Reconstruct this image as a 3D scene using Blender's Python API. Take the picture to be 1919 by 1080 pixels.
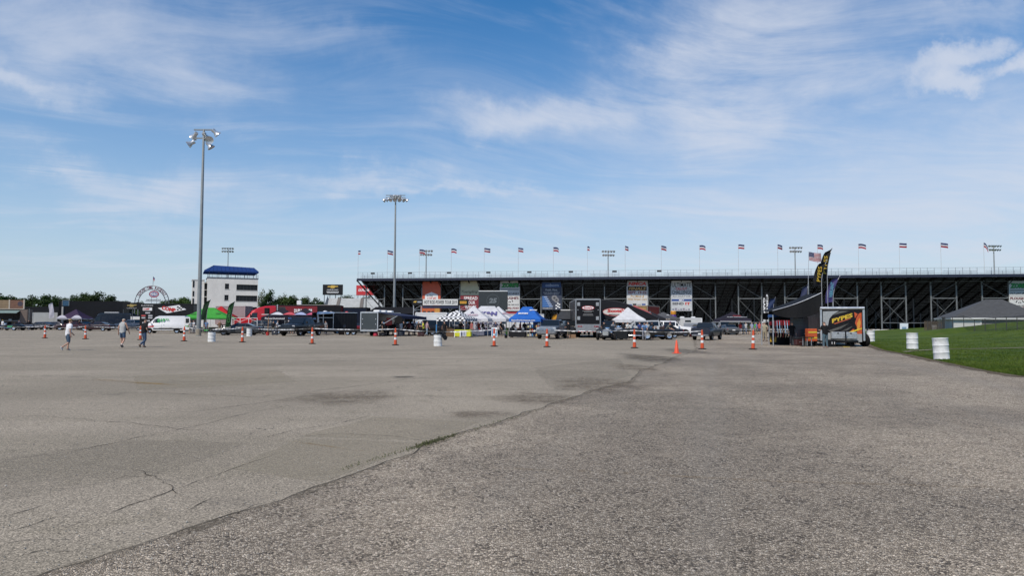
import bpy, bmesh, math, random
from math import radians, sin, cos, pi, atan2, sqrt, exp, floor
from mathutils import Vector, Matrix, noise as mnoise

# ------------------------------------------------------------------ scene, camera, sky, sun, exposure
S = bpy.context.scene
for o in list(bpy.data.objects):
    bpy.data.objects.remove(o, do_unlink=True)
COL = S.collection
rnd = random.Random(7)

EYE = 1.65
PITCH = math.atan(64 / 1280)
ROLL = radians(0.2)
FPX = 1280.0
cam_d = bpy.data.cameras.new('camera')
cam_d.sensor_width = 36.0
cam_d.lens = 36.0 * FPX / 1919.0
cam_d.clip_start = 0.05
cam_d.clip_end = 6000.0
cam = bpy.data.objects.new('camera', cam_d)
COL.objects.link(cam)
R_, U_, W_ = Vector((1, 0, 0)), Vector((0, -sin(PITCH), cos(PITCH))), Vector((0, cos(PITCH), sin(PITCH)))
CR = R_ * cos(ROLL) + U_ * sin(ROLL)
CU = U_ * cos(ROLL) - R_ * sin(ROLL)
m = Matrix((CR, CU, -W_)).transposed().to_4x4()
m.translation = Vector((0, 0, EYE))
cam.matrix_world = m
S.camera = cam

SUN_EL, SUN_AZ = 50.0, -148.0          # azimuth clockwise from +Y (the way the camera looks)
sdir = Vector((cos(radians(SUN_EL)) * sin(radians(SUN_AZ)), cos(radians(SUN_EL)) * cos(radians(SUN_AZ)), sin(radians(SUN_EL))))

world = bpy.data.worlds.new('World')
S.world = world
world.use_nodes = True


class NT:
    """small node-tree helper"""
    def __init__(self, tree):
        self.t = tree
        self.t.nodes.clear()

    def n(self, typ, **kw):
        nd = self.t.nodes.new(typ)
        for k, v in kw.items():
            setattr(nd, k, v)
        return nd

    def l(self, a, b):
        self.t.links.new(a, b)

    def put(self, sock, v):
        if hasattr(v, 'is_output') or hasattr(v, 'links'):
            self.t.links.new(v, sock)
        else:
            sock.default_value = v

    def math(self, op, a, b=None, c=None, clamp=False):
        nd = self.n('ShaderNodeMath', operation=op, use_clamp=clamp)
        self.put(nd.inputs[0], a)
        if b is not None:
            self.put(nd.inputs[1], b)
        if c is not None:
            self.put(nd.inputs[2], c)
        return nd.outputs[0]

    def vmath(self, op, a, b=None):
        nd = self.n('ShaderNodeVectorMath', operation=op)
        self.put(nd.inputs[0], a)
        if b is not None:
            self.put(nd.inputs[1], b)
        return nd.outputs[0]

    def comb(self, x, y, z=0.0):
        nd = self.n('ShaderNodeCombineXYZ')
        self.put(nd.inputs[0], x); self.put(nd.inputs[1], y); self.put(nd.inputs[2], z)
        return nd.outputs[0]

    def sep(self, v):
        nd = self.n('ShaderNodeSeparateXYZ')
        self.put(nd.inputs[0], v)
        return nd.outputs

    def noise(self, vec, scale, detail=4.0, rough=0.5, dist=0.0, dims='3D'):
        nd = self.n('ShaderNodeTexNoise', noise_dimensions=dims)
        if vec is not None:
            self.l(vec, nd.inputs['Vector'])
        nd.inputs['Scale'].default_value = scale
        nd.inputs['Detail'].default_value = detail
        nd.inputs['Roughness'].default_value = rough
        nd.inputs['Distortion'].default_value = dist
        return nd.outputs[0]

    def ramp(self, v, stops, interp='LINEAR'):
        nd = self.n('ShaderNodeValToRGB')
        nd.color_ramp.interpolation = interp
        el = nd.color_ramp.elements
        while len(el) < len(stops):
            el.new(0.5)
        for e, (p, c) in zip(el, stops):
            e.position = p
            e.color = (c, c, c, 1) if isinstance(c, (int, float)) else (c[0], c[1], c[2], 1)
        self.l(v, nd.inputs[0])
        return nd.outputs[0]

    def mix(self, f, a, b, typ='MIX'):
        nd = self.n('ShaderNodeMix', data_type='RGBA', blend_type=typ)
        self.put(nd.inputs[0], f)
        for s, v in ((nd.inputs[6], a), (nd.inputs[7], b)):
            if isinstance(v, (tuple, list)):
                v = (v[0], v[1], v[2], 1)
            self.put(s, v)
        return nd.outputs[2]

    def smooth(self, v, lo, hi):
        nd = self.n('ShaderNodeMapRange', interpolation_type='SMOOTHSTEP')
        self.put(nd.inputs[0], v)
        nd.inputs[1].default_value = lo
        nd.inputs[2].default_value = hi
        return nd.outputs[0]


w = NT(world.node_tree)
sky = w.n('ShaderNodeTexSky', sky_type='NISHITA')
sky.sun_disc = False
sky.sun_elevation = radians(SUN_EL)
sky.sun_rotation = radians(SUN_AZ)
sky.altitude = 250
sky.air_density = 1.0
sky.dust_density = 0.3
sky.ozone_density = 2.0
geo = w.n('ShaderNodeTexCoord')
dx, dy, dz = w.sep(geo.outputs['Generated'])
zz = w.math('MAXIMUM', dz, 0.0)
inv = w.math('DIVIDE', 1.0, w.math('ADD', zz, 0.10))
cu, cv = w.math('MULTIPLY', dx, inv), w.math('MULTIPLY', dy, inv)      # a cloud layer high above
warp = w.noise(w.comb(cu, cv), 0.55, 2, 0.5, 0.0, '2D')
ang = radians(14)
ru = w.math('ADD', w.math('MULTIPLY', cu, cos(ang)), w.math('MULTIPLY', cv, sin(ang)))
rv = w.math('SUBTRACT', w.math('MULTIPLY', cv, cos(ang)), w.math('MULTIPLY', cu, sin(ang)))
rv2 = w.math('ADD', rv, w.math('MULTIPLY', warp, 0.9))
fib = w.noise(w.comb(w.math('MULTIPLY', ru, 0.75), w.math('MULTIPLY', rv2, 2.1), 3.1), 1.0, 7, 0.63, 0.35, '2D')
fine = w.noise(w.comb(w.math('MULTIPLY', ru, 4.5), w.math('MULTIPLY', rv2, 11.0), 9.7), 1.0, 4, 0.6, 0.2, '2D')
big = w.noise(w.vmath('ADD', w.comb(cu, cv, 0.0), (5.3, 1.7, 0.0)), 0.45, 2, 0.55, 0.0, '2D')
base = w.math('MULTIPLY', w.smooth(fib, 0.46, 0.80), w.smooth(big, 0.38, 0.66))
haze_el = w.math('POWER', w.math('SUBTRACT', 1.0, w.math('MINIMUM', w.math('MULTIPLY', zz, 1.75), 1.0)), 2.0)
base = w.math('ADD', w.math('MULTIPLY', base, 0.18), w.math('MULTIPLY', w.smooth(fib, 0.40, 0.75), w.math('MULTIPLY', haze_el, 0.28)))
# single clouds of this sky: bearing (x/y), height (z/y), half sizes, tilt, strength, fibrous or puffy
yy = w.math('MAXIMUM', dy, 0.02)
gu, gv = w.math('DIVIDE', dx, yy), w.math('DIVIDE', dz, yy)
wob = w.n('ShaderNodeTexNoise', noise_dimensions='2D')
w.l(w.comb(gu, gv), wob.inputs['Vector'])
wob.inputs['Scale'].default_value = 9.0
wob.inputs['Detail'].default_value = 5
wob.inputs['Roughness'].default_value = 0.62
wobc = w.sep(wob.outputs['Color'])
gu2 = w.math('ADD', gu, w.math('MULTIPLY', w.math('SUBTRACT', wobc[0], 0.5), 0.16))
gv2 = w.math('ADD', gv, w.math('MULTIPLY', w.math('SUBTRACT', wobc[1], 0.5), 0.09))


def bearing(px, py):
    d = CR * (px - 959.5) + CU * (540 - py) + W_ * FPX
    return d.x / d.y, d.z / d.y


CLOUDS = [(1400, 75, 200, 90, 22, 0.95, 0), (1480, 165, 190, 52, 10, 0.60, 0), (1350, 240, 80, 55, 25, 0.55, 0), (1240, 120, 110, 30, 8, 0.5, 0),
          (1020, 212, 160, 28, 2, 0.75, 0), (690, 336, 100, 24, 6, 0.8, 0), (300, 365, 130, 28, 12, 0.6, 0), (125, 305, 85, 24, -22, 0.65, 0), (45, 155, 105, 18, -14, 0.65, 0),
          (110, 55, 210, 75, -14, 0.42, 0), (400, 150, 130, 55, -12, 0.34, 0), (610, 70, 150, 34, -10, 0.24, 0),
          (1790, 108, 130, 38, 16, 1.0, 1), (1800, 160, 130, 28, 4, 0.9, 1), (1930, 125, 60, 40, 5, 0.95, 1),
          (1850, 15, 130, 34, 6, 0.65, 0), (1780, 350, 520, 140, 8, 0.75, 2), (1150, 400, 420, 40, 3, 0.22, 2), (860, 352, 110, 10, -4, 0.5, 0)]
tot = None
for (px, py, rx, ry, tl, st, puff) in CLOUDS:
    u0, v0 = bearing(px, py)
    a = w.math('SUBTRACT', gu2, u0)
    b = w.math('SUBTRACT', gv2, v0)
    t = radians(tl)
    a2 = w.math('DIVIDE', w.math('ADD', w.math('MULTIPLY', a, cos(t)), w.math('MULTIPLY', b, sin(t))), rx / FPX)
    b2 = w.math('DIVIDE', w.math('SUBTRACT', w.math('MULTIPLY', b, cos(t)), w.math('MULTIPLY', a, sin(t))), ry / FPX)
    q = w.math('ADD', w.math('MULTIPLY', a2, a2), w.math('MULTIPLY', b2, b2))
    g = w.math('EXPONENT', w.math('MULTIPLY', q, -0.9 if puff else -0.75))
    if puff == 2:
        g = w.math('MULTIPLY', g, w.math('ADD', 0.6, w.math('MULTIPLY', w.smooth(fib, 0.3, 0.75), 0.5)))
    elif puff:
        g = w.smooth(w.math('ADD', g, w.math('MULTIPLY', w.math('SUBTRACT', wobc[2], 0.5), 0.9)), 0.28, 1.1)
        g = w.math('MULTIPLY', g, w.smooth(q, 5.0, 2.0))
    else:
        g = w.math('MULTIPLY', g, w.math('ADD', w.math('MULTIPLY', w.smooth(fib, 0.30, 0.72), 0.75), w.math('MULTIPLY', fine, 0.45)))
    g = w.math('MULTIPLY', g, st)
    tot = g if tot is None else w.math('ADD', tot, g)
front = w.smooth(dy, 0.05, 0.35)
dens = w.math('ADD', base, w.math('MULTIPLY', tot, front))
dens = w.math('MULTIPLY', dens, w.math('ADD', 0.66, w.math('MULTIPLY', fine, 0.66)))
dens = w.math('MULTIPLY', w.math('SUBTRACT', 1.0, w.math('EXPONENT', w.math('MULTIPLY', dens, -1.75))), 0.95)
dens = w.math('MAXIMUM', dens, 0.0)
skyc = w.n('ShaderNodeHueSaturation')
skyc.inputs['Saturation'].default_value = 1.42
skyc.inputs['Value'].default_value = 1.16
w.l(sky.outputs[0], skyc.inputs['Color'])
hz_ = w.mix(w.math('MULTIPLY', haze_el, 0.92), skyc.outputs[0], (4.15, 4.95, 6.1))
cc = w.mix(dens, hz_, (5.7, 6.1, 7.0))
bg = w.n('ShaderNodeBackground')
bg.inputs['Strength'].default_value = 0.115
w.l(cc, bg.inputs['Color'])
wo = w.n('ShaderNodeOutputWorld')
w.l(bg.outputs[0], wo.inputs['Surface'])

sun_d = bpy.data.lights.new('sun', 'SUN')
sun_d.energy = 3.9
sun_d.angle = radians(0.53)
sun_d.color = (1.0, 0.92, 0.80)
sun = bpy.data.objects.new('sun', sun_d)
COL.objects.link(sun)
sun.rotation_euler = sdir.to_track_quat('Z', 'Y').to_euler()
sun.location = (-60, -60, 90)

S.view_settings.view_transform = 'Standard'
S.view_settings.look = 'None'
S.view_settings.exposure = 0.0
S.view_settings.gamma = 1.0
S.view_settings.use_curve_mapping = False
S.render.engine = 'CYCLES'
S.cycles.use_denoising = True
S.cycles.max_bounces = 6
S.cycles.transparent_max_bounces = 16

# ------------------------------------------------------------------ survey: where a point of the place lies
def P(px, py, Y):
    """the point at depth Y (metres ahead of the camera's stand) seen in direction px, py of the survey photograph"""
    d = CR * (px - 959.5) + CU * (540 - py) + W_ * FPX
    d = d * (Y / d.y)
    return Vector((d.x, d.y, EYE + d.z))


def G(px, py):
    """the spot on level ground"""
    d = CR * (px - 959.5) + CU * (540 - py) + W_ * FPX
    d = d * (-EYE / d.z)
    return Vector((d.x, d.y, 0.0))


def GX(px, Y):
    """ground spot at depth Y below bearing px"""
    v = P(px, 604, Y)
    return Vector((v.x, Y, 0.0))


def ZT(px, py, Y):
    return P(px, py, Y).z


# ------------------------------------------------------------------ materials
MATS = {}


def bsdf(nt, color, rough=0.6, metal=0.0, spec=0.5, normal=None, alpha=None):
    b = nt.n('ShaderNodeBsdfPrincipled')
    if isinstance(color, tuple):
        b.inputs['Base Color'].default_value = (*color[:3], 1)
    else:
        nt.l(color, b.inputs['Base Color'])
    nt.put(b.inputs['Roughness'], rough)
    nt.put(b.inputs['Metallic'], metal)
    b.inputs['Specular IOR Level'].default_value = spec
    if normal is not None:
        nt.l(normal, b.inputs['Normal'])
    if alpha is not None:
        nt.put(b.inputs['Alpha'], alpha)
    o = nt.n('ShaderNodeOutputMaterial')
    nt.l(b.outputs[0], o.inputs['Surface'])
    return b


def newmat(name):
    mt = bpy.data.materials.new(name)
    mt.use_nodes = True
    MATS[name] = mt
    return mt, NT(mt.node_tree)


def mat(color, rough=0.6, metal=0.0, vary=0.18, scale=6.0, name=None, spec=0.5):
    """plain surface with worn, uneven colour"""
    key = name or 'm_%03d_%03d_%03d_%d_%d_%d' % (int(color[0] * 999), int(color[1] * 999), int(color[2] * 999), int(rough * 99), int(metal * 99), int(vary * 99))
    if key in MATS:
        return MATS[key]
    mt, nt = newmat(key)
    tc = nt.n('ShaderNodeTexCoord')
    n1 = nt.noise(tc.outputs['Object'], scale, 5, 0.6)
    f = nt.smooth(n1, 0.3, 0.75)
    dark = tuple(c * (1 - vary) for c in color)
    lite = tuple(min(1, c * (1 + vary * 0.5)) for c in color)
    c = nt.mix(f, dark, lite)
    r = nt.math('ADD', nt.math('MULTIPLY', f, 0.12), max(0.02, rough - 0.06))
    bsdf(nt, c, r, metal, 0.18 if max(color) < 0.035 and metal == 0 else spec)
    return mt


def fabric(color, trans=0.25, vary=0.12):
    """tent and flag cloth that lets some light through"""
    key = 'cloth_%03d_%03d_%03d_%d' % (int(color[0] * 999), int(color[1] * 999), int(color[2] * 999), int(trans * 100))
    if key in MATS:
        return MATS[key]
    mt, nt = newmat(key)
    tc = nt.n('ShaderNodeTexCoord')
    n1 = nt.smooth(nt.noise(tc.outputs['Object'], 2.2, 4, 0.55), 0.3, 0.7)
    c = nt.mix(n1, tuple(x * (1 - vary) for x in color), tuple(min(1, x * (1 + vary * .4)) for x in color))
    nz = nt.noise(tc.outputs['Object'], 5.0, 3, 0.5)
    bp = nt.n('ShaderNodeBump'); bp.inputs['Strength'].default_value = 0.35; bp.inputs['Distance'].default_value = 0.05
    nt.l(nz, bp.inputs['Height'])
    b = nt.n('ShaderNodeBsdfPrincipled')
    nt.l(c, b.inputs['Base Color']); b.inputs['Roughness'].default_value = 0.75
    b.inputs['Specular IOR Level'].default_value = 0.25
    nt.l(bp.outputs[0], b.inputs['Normal'])
    tr = nt.n('ShaderNodeBsdfTranslucent')
    nt.l(c, tr.inputs['Color'])
    mx = nt.n('ShaderNodeMixShader'); mx.inputs[0].default_value = trans
    nt.l(b.outputs[0], mx.inputs[1]); nt.l(tr.outputs[0], mx.inputs[2])
    o = nt.n('ShaderNodeOutputMaterial'); nt.l(mx.outputs[0], o.inputs['Surface'])
    return mt


def paint(color, rough=0.28, metal=0.0):
    """vehicle paint with clear coat and a little road dust"""
    key = 'paint_%03d_%03d_%03d_%d' % (int(color[0] * 999), int(color[1] * 999), int(color[2] * 999), int(metal * 99))
    if key in MATS:
        return MATS[key]
    mt, nt = newmat(key)
    tc = nt.n('ShaderNodeTexCoord')
    n1 = nt.smooth(nt.noise(tc.outputs['Object'], 3.0, 5, 0.6), 0.35, 0.8)
    dust = tuple(c * 0.8 + 0.035 for c in color)
    c = nt.mix(nt.math('MULTIPLY', n1, 0.5), color, dust)
    b = bsdf(nt, c, nt.math('ADD', nt.math('MULTIPLY', n1, 0.15), rough), metal, 0.35)
    b.inputs['Coat Weight'].default_value = 0.3
    b.inputs['Coat Roughness'].default_value = 0.08
    return mt


def glass():
    if 'car_glass' in MATS:
        return MATS['car_glass']
    mt, nt = newmat('car_glass')
    b = bsdf(nt, (0.012, 0.015, 0.017), 0.05, 0.0, 0.6)
    return mt


BLACK = lambda: mat((0.012, 0.012, 0.013), 0.55, 0, 0.3)
RUBBER = lambda: mat((0.018, 0.017, 0.017), 0.85, 0, 0.3)
WHITE = lambda: mat((0.76, 0.76, 0.75), 0.45, 0, 0.06)
STEEL = lambda: mat((0.42, 0.43, 0.44), 0.42, 0.75, 0.15)
CHROME = lambda: mat((0.75, 0.76, 0.78), 0.15, 1.0, 0.05)
ALU = lambda: mat((0.62, 0.63, 0.64), 0.38, 0.8, 0.1)
SKIN = lambda: mat((0.52, 0.29, 0.20), 0.55, 0, 0.12, 9)


def asphalt_old():
    mt, nt = newmat('weathered_asphalt')
    tc = nt.n('ShaderNodeTexCoord'); v = tc.outputs['Object']
    vor = nt.n('ShaderNodeTexVoronoi', voronoi_dimensions='2D', feature='F1'); nt.l(v, vor.inputs['Vector']); vor.inputs['Scale'].default_value = 95
    vc = nt.sep(vor.outputs['Color'])[0]
    speck = nt.ramp(vc, [(0, 0.40), (0.4, 0.85), (0.8, 1.14), (1, 1.75)])
    n_l = nt.noise(v, 0.16, 5, 0.6, 0.0, '2D')
    n_m = nt.noise(v, 1.3, 6, 0.65, 0.4, '2D')
    n_f = nt.noise(v, 22, 4, 0.6, 0.0, '2D')
    c = nt.mix(nt.smooth(n_l, 0.3, 0.7), (0.280, 0.238, 0.180), (0.350, 0.297, 0.226))
    c = nt.mix(nt.math('MULTIPLY', nt.smooth(n_m, 0.52, 0.78), 0.5), c, (0.218, 0.184, 0.130))
    # lengthwise paving strips
    sx = nt.sep(v)
    strip = nt.noise(nt.comb(nt.math('MULTIPLY', sx[0], 0.035), nt.math('MULTIPLY', sx[1], 0.55), 1.0), 1.0, 2, 0.5, 0.0, '2D')
    c = nt.mix(nt.math('MULTIPLY', nt.smooth(strip, 0.42, 0.68), 0.4), c, (0.236, 0.202, 0.146))
    # fine map cracking
    dv = nt.n('ShaderNodeTexNoise', noise_dimensions='2D'); nt.l(v, dv.inputs['Vector']); dv.inputs['Scale'].default_value = 1.1; dv.inputs['Detail'].default_value = 5
    vv = nt.vmath('ADD', v, nt.vmath('SCALE', dv.outputs['Color']))
    sc = vv.node.inputs[1].links[0].from_node; sc.inputs[3].default_value = 1.1
    ve = nt.n('ShaderNodeTexVoronoi', voronoi_dimensions='2D', feature='DISTANCE_TO_EDGE'); nt.l(vv, ve.inputs['Vector']); ve.inputs['Scale'].default_value = 0.42
    crack = nt.math('MULTIPLY', nt.smooth(ve.outputs['Distance'], 0.007, 0.0), nt.smooth(nt.noise(v, 0.33, 3, 0.5, 0.0, '2D'), 0.52, 0.66))
    c = nt.mix(1.0, c, speck, 'MULTIPLY')
    c = nt.mix(nt.math('MULTIPLY', crack, 0.75), c, (0.03, 0.027, 0.024))
    # oil drips
    vo = nt.n('ShaderNodeTexVoronoi', voronoi_dimensions='2D', feature='F1'); nt.l(v, vo.inputs['Vector']); vo.inputs['Scale'].default_value = 0.30
    drip = nt.math('MULTIPLY', nt.smooth(nt.math('ADD', vo.outputs['Distance'], nt.math('MULTIPLY', n_m, 0.60)), 0.40, 0.22), 0.22)
    c = nt.mix(drip, c, (0.06, 0.054, 0.048))
    hgt = nt.math('ADD', nt.math('MULTIPLY', vor.outputs['Distance'], -0.6), nt.math('MULTIPLY', n_f, 0.6))
    bp = nt.n('ShaderNodeBump'); bp.inputs['Strength'].default_value = 0.5; bp.inputs['Distance'].default_value = 0.006
    nt.l(hgt, bp.inputs['Height'])
    bsdf(nt, c, 0.88, 0, 0.25, bp.outputs[0])
    return mt


def asphalt_coarse():
    mt, nt = newmat('coarse_aggregate_asphalt')
    tc = nt.n('ShaderNodeTexCoord'); v = tc.outputs['Object']
    wv = nt.vmath('ADD', v, None); w2 = wv.node
    dv = nt.n('ShaderNodeTexNoise', noise_dimensions='2D'); nt.l(v, dv.inputs['Vector']); dv.inputs['Scale'].default_value = 30; dv.inputs['Detail'].default_value = 2
    scl = nt.n('ShaderNodeVectorMath', operation='SCALE'); nt.l(dv.outputs['Color'], scl.inputs[0]); scl.inputs[3].default_value = 0.022
    nt.l(scl.outputs[0], w2.inputs[1])
    vor = nt.n('ShaderNodeTexVoronoi', voronoi_dimensions='2D', feature='F1'); nt.l(wv, vor.inputs['Vector']); vor.inputs['Scale'].default_value = 58
    ved = nt.n('ShaderNodeTexVoronoi', voronoi_dimensions='2D', feature='DISTANCE_TO_EDGE'); nt.l(wv, ved.inputs['Vector']); ved.inputs['Scale'].default_value = 58
    rc = nt.sep(vor.outputs['Color'])
    stone = nt.ramp(rc[0], [(0, (0.165, 0.146, 0.118)), (0.35, (0.30, 0.270, 0.222)), (0.65, (0.43, 0.390, 0.325)), (0.9, (0.53, 0.485, 0.41)), (1, (0.64, 0.60, 0.53))])
    n_l = nt.noise(v, 0.22, 5, 0.6, 0.0, '2D')
    n_m = nt.noise(v, 2.6, 6, 0.7, 0.3, '2D')
    gap = nt.smooth(ved.outputs['Distance'], 0.16, 0.02)
    lost = nt.math('MULTIPLY', nt.math('GREATER_THAN', rc[1], 0.80), nt.smooth(n_m, 0.40, 0.62))     # plucked stones
    c = nt.mix(nt.math('MULTIPLY', gap, 0.85), stone, (0.055, 0.048, 0.040))
    c = nt.mix(nt.math('MULTIPLY', lost, 0.85), c, (0.042, 0.037, 0.033))
    tone = nt.mix(nt.smooth(n_l, 0.32, 0.68), (1.06, 0.965, 0.865), (1.56, 1.41, 1.25))
    c = nt.mix(1.0, c, tone, 'MULTIPLY')
    c = nt.mix(nt.math('MULTIPLY', nt.smooth(n_m, 0.58, 0.80), 0.42), c, (0.155, 0.118, 0.088))
    # wheel lanes worn paler along the drive
    sx = nt.sep(v)
    lane = nt.noise(nt.comb(nt.math('MULTIPLY', nt.math('SUBTRACT', sx[0], nt.math('MULTIPLY', sx[1], 0.30)), 0.7), nt.math('MULTIPLY', sx[1], 0.02), 2.0), 1.0, 2, 0.5, 0.0, '2D')
    c = nt.mix(nt.math('MULTIPLY', nt.smooth(lane, 0.50, 0.72), 0.14), c, (0.36, 0.33, 0.28))
    hgt = nt.math('SUBTRACT', nt.math('ADD', nt.smooth(ved.outputs['Distance'], 0.0, 0.3), nt.math('MULTIPLY', rc[2], 0.5)), nt.math('MULTIPLY', lost, 1.0))
    bp = nt.n('ShaderNodeBump'); bp.inputs['Strength'].default_value = 0.9; bp.inputs['Distance'].default_value = 0.007
    nt.l(hgt, bp.inputs['Height'])
    bsdf(nt, c, 0.9, 0, 0.3, bp.outputs[0])
    return mt


def grass_mat(name='lawn_grass', a=(0.050, 0.090, 0.010), b=(0.098, 0.142, 0.018)):
    mt, nt = newmat(name)
    tc = nt.n('ShaderNodeTexCoord'); v = tc.outputs['Object']
    n1 = nt.noise(v, 0.35, 5, 0.6)
    n2 = nt.noise(v, 9.0, 6, 0.7)
    n3 = nt.noise(v, 70.0, 3, 0.6)
    c = nt.mix(nt.smooth(n1, 0.3, 0.7), a, b)
    c = nt.mix(nt.math('MULTIPLY', nt.smooth(n2, 0.45, 0.75), 0.6), c, (0.028, 0.055, 0.010))
    c = nt.mix(nt.math('MULTIPLY', nt.smooth(n3, 0.5, 0.8), 0.5), c, (0.11, 0.14, 0.04))
    c = nt.mix(nt.math('MULTIPLY', nt.smooth(nt.noise(v, 1.1, 6, 0.7), 0.55, 0.72), 0.55), c, (0.15, 0.14, 0.05))
    bp = nt.n('ShaderNodeBump'); bp.inputs['Strength'].default_value = 0.8; bp.inputs['Distance'].default_value = 0.06
    nt.l(nt.math('ADD', n2, n3), bp.inputs['Height'])
    bsdf(nt, c, 0.85, 0, 0.2, bp.outputs[0])
    return mt


def patchy(name, color, cover=0.5, scale=3.0, rough=0.8, soft=0.12, fine=14.0):
    """worn paint or a stain: the colour breaks up and lets the paving show"""
    mt, nt = newmat(name)
    tc = nt.n('ShaderNodeTexCoord'); v = tc.outputs['Object']
    n = nt.noise(v, scale, 6, 0.7)
    n2 = nt.noise(v, fine, 5, 0.7)
    q = nt.math('ADD', nt.math('MULTIPLY', n, 0.6), nt.math('MULTIPLY', n2, 0.4))
    at = nt.n('ShaderNodeAttribute', attribute_name='fade')
    al = nt.math('MULTIPLY', nt.smooth(q, 1 - cover - soft, 1 - cover + soft), at.outputs['Fac'])
    bsdf(nt, color, rough, 0, 0.2, None, al)
    return mt


# ------------------------------------------------------------------ mesh builder
class MB:
    """collects shapes; build() links them as one mesh object"""
    def __init__(self):
        self.v, self.f, self.mi = [], [], []
        self.cur = 0

    def add(self, vs, fs):
        o = len(self.v)
        self.v += [tuple(p) for p in vs]
        self.f += [tuple(i + o for i in f) for f in fs]
        self.mi += [self.cur] * len(fs)
        return self

    def box(self, x0, x1, y0, y1, z0, z1):
        return self.add([(x0, y0, z0), (x1, y0, z0), (x1, y1, z0), (x0, y1, z0), (x0, y0, z1), (x1, y0, z1), (x1, y1, z1), (x0, y1, z1)],
                        [(0, 3, 2, 1), (4, 5, 6, 7), (0, 1, 5, 4), (1, 2, 6, 5), (2, 3, 7, 6), (3, 0, 4, 7)])

    def bbox(self, x0, x1, y0, y1, z0, z1, b=0.02):
        """box with chamfered edges"""
        b = min(b, (x1 - x0) * .45, (y1 - y0) * .45, (z1 - z0) * .45)
        rings = []
        for z, i in ((z0, b), (z0 + b, 0), (z1 - b, 0), (z1, b)):
            X0, X1, Y0, Y1 = x0 + i, x1 - i, y0 + i, y1 - i
            rings.append([(X0 + b, Y0, z), (X1 - b, Y0, z), (X1, Y0 + b, z), (X1, Y1 - b, z), (X1 - b, Y1, z), (X0 + b, Y1, z), (X0, Y1 - b, z), (X0, Y0 + b, z)])
        return self.loft(rings, True, True)

    def loft(self, rings, closed=True, caps=True):
        n = len(rings[0])
        vs = [p for r in rings for p in r]
        fs = []
        for i in range(len(rings) - 1):
            for j in range(n if closed else n - 1):
                k = (j + 1) % n
                fs.append((i * n + j, i * n + k, (i + 1) * n + k, (i + 1) * n + j))
        if caps and closed:
            fs.append(tuple(range(n - 1, -1, -1)))
            fs.append(tuple((len(rings) - 1) * n + j for j in range(n)))
        return self.add(vs, fs)

    def bar(self, a, b, wd, hg=None, up=Vector((0, 0, 1))):
        """square bar from a to b"""
        hg = hg or wd
        a, b = Vector(a), Vector(b)
        d = (b - a).normalized()
        if abs(d.dot(up)) > 0.99:
            up = Vector((0, 1, 0))
        s = d.cross(up).normalized()
        t = s.cross(d).normalized()
        r = [[p + s * sx * wd / 2 + t * tz * hg / 2 for sx, tz in ((-1, -1), (1, -1), (1, 1), (-1, 1))] for p in (a, b)]
        return self.loft(r)

    def tube(self, pts, rad, n=8, caps=True):
        pts = [Vector(p) for p in pts]
        rings = []
        for i, p in enumerate(pts):
            d = (pts[min(i + 1, len(pts) - 1)] - pts[max(i - 1, 0)])
            d = d.normalized() if d.length > 1e-9 else Vector((0, 0, 1))
            up = Vector((0, 0, 1)) if abs(d.z) < 0.95 else Vector((1, 0, 0))
            s = d.cross(up).normalized()
            t = s.cross(d).normalized()
            r = rad[i] if isinstance(rad, (list, tuple)) else rad
            rings.append([p + (s * cos(2 * pi * k / n) + t * sin(2 * pi * k / n)) * r for k in range(n)])
        return self.loft(rings, True, caps)

    def lathe(self, prof, n=16, axis='z', c=(0, 0, 0)):
        """prof = [(r, h)...] about an axis through c"""
        rings = []
        for r, h in prof:
            ring = []
            for k in range(n):
                a = 2 * pi * k / n
                p, q = r * cos(a), r * sin(a)
                if axis == 'z':
                    ring.append((c[0] + p, c[1] + q, c[2] + h))
                elif axis == 'y':
                    ring.append((c[0] + p, c[1] + h, c[2] + q))
                else:
                    ring.append((c[0] + h, c[1] + p, c[2] + q))
            rings.append(ring)
        return self.loft(rings)

    def quad(self, a, b, c, d):
        return self.add([a, b, c, d], [(0, 1, 2, 3)])

    def poly(self, pts):
        return self.add(pts, [tuple(range(len(pts)))])

    def slab(self, pts, t):
        """flat polygon thickened along t"""
        t = Vector(t)
        return self.loft([[Vector(p) for p in pts], [Vector(p) + t for p in pts]])

    def sphere(self, c, r, n=10, sz=1.0, sy=1.0):
        prof = [(max(0.001, r * sin(pi * i / n)), -r * cos(pi * i / n) * sz) for i in range(n + 1)]
        o = len(self.v)
        self.lathe(prof, n + 4, 'z', c)
        if sy != 1.0:
            for i in range(o, len(self.v)):
                x, y, z = self.v[i]
                self.v[i] = (x, c[1] + (y - c[1]) * sy, z)
        return self

    def mesh(self, name, mats, smooth=False):
        me = bpy.data.meshes.new(name)
        me.from_pydata(self.v, [], self.f)
        for mt in (mats if isinstance(mats, (list, tuple)) else [mats]):
            me.materials.append(mt)
        if any(self.mi):
            me.polygons.foreach_set('material_index', self.mi)
        bm = bmesh.new(); bm.from_mesh(me)
        bmesh.ops.recalc_face_normals(bm, faces=bm.faces)
        if smooth:
            for f in bm.faces:
                f.smooth = True
            for e in bm.edges:
                if len(e.link_faces) == 2 and e.calc_face_angle(0) > 0.7:
                    e.smooth = False
        bm.to_mesh(me); bm.free()
        return me

    def build(self, name, mats, parent=None, smooth=False, loc=None, rz=0.0):
        o = bpy.data.objects.new(name, self.mesh(name, mats, smooth))
        COL.objects.link(o)
        if parent is not None:
            o.parent = parent
        if loc is not None:
            o.location = loc
        if rz:
            o.rotation_euler.z = rz
        return o


def tag(o, label=None, cat=None, group=None, kind=None):
    if label: o['label'] = label
    if cat: o['category'] = cat
    if group: o['group'] = group
    if kind: o['kind'] = kind
    return o


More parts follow.
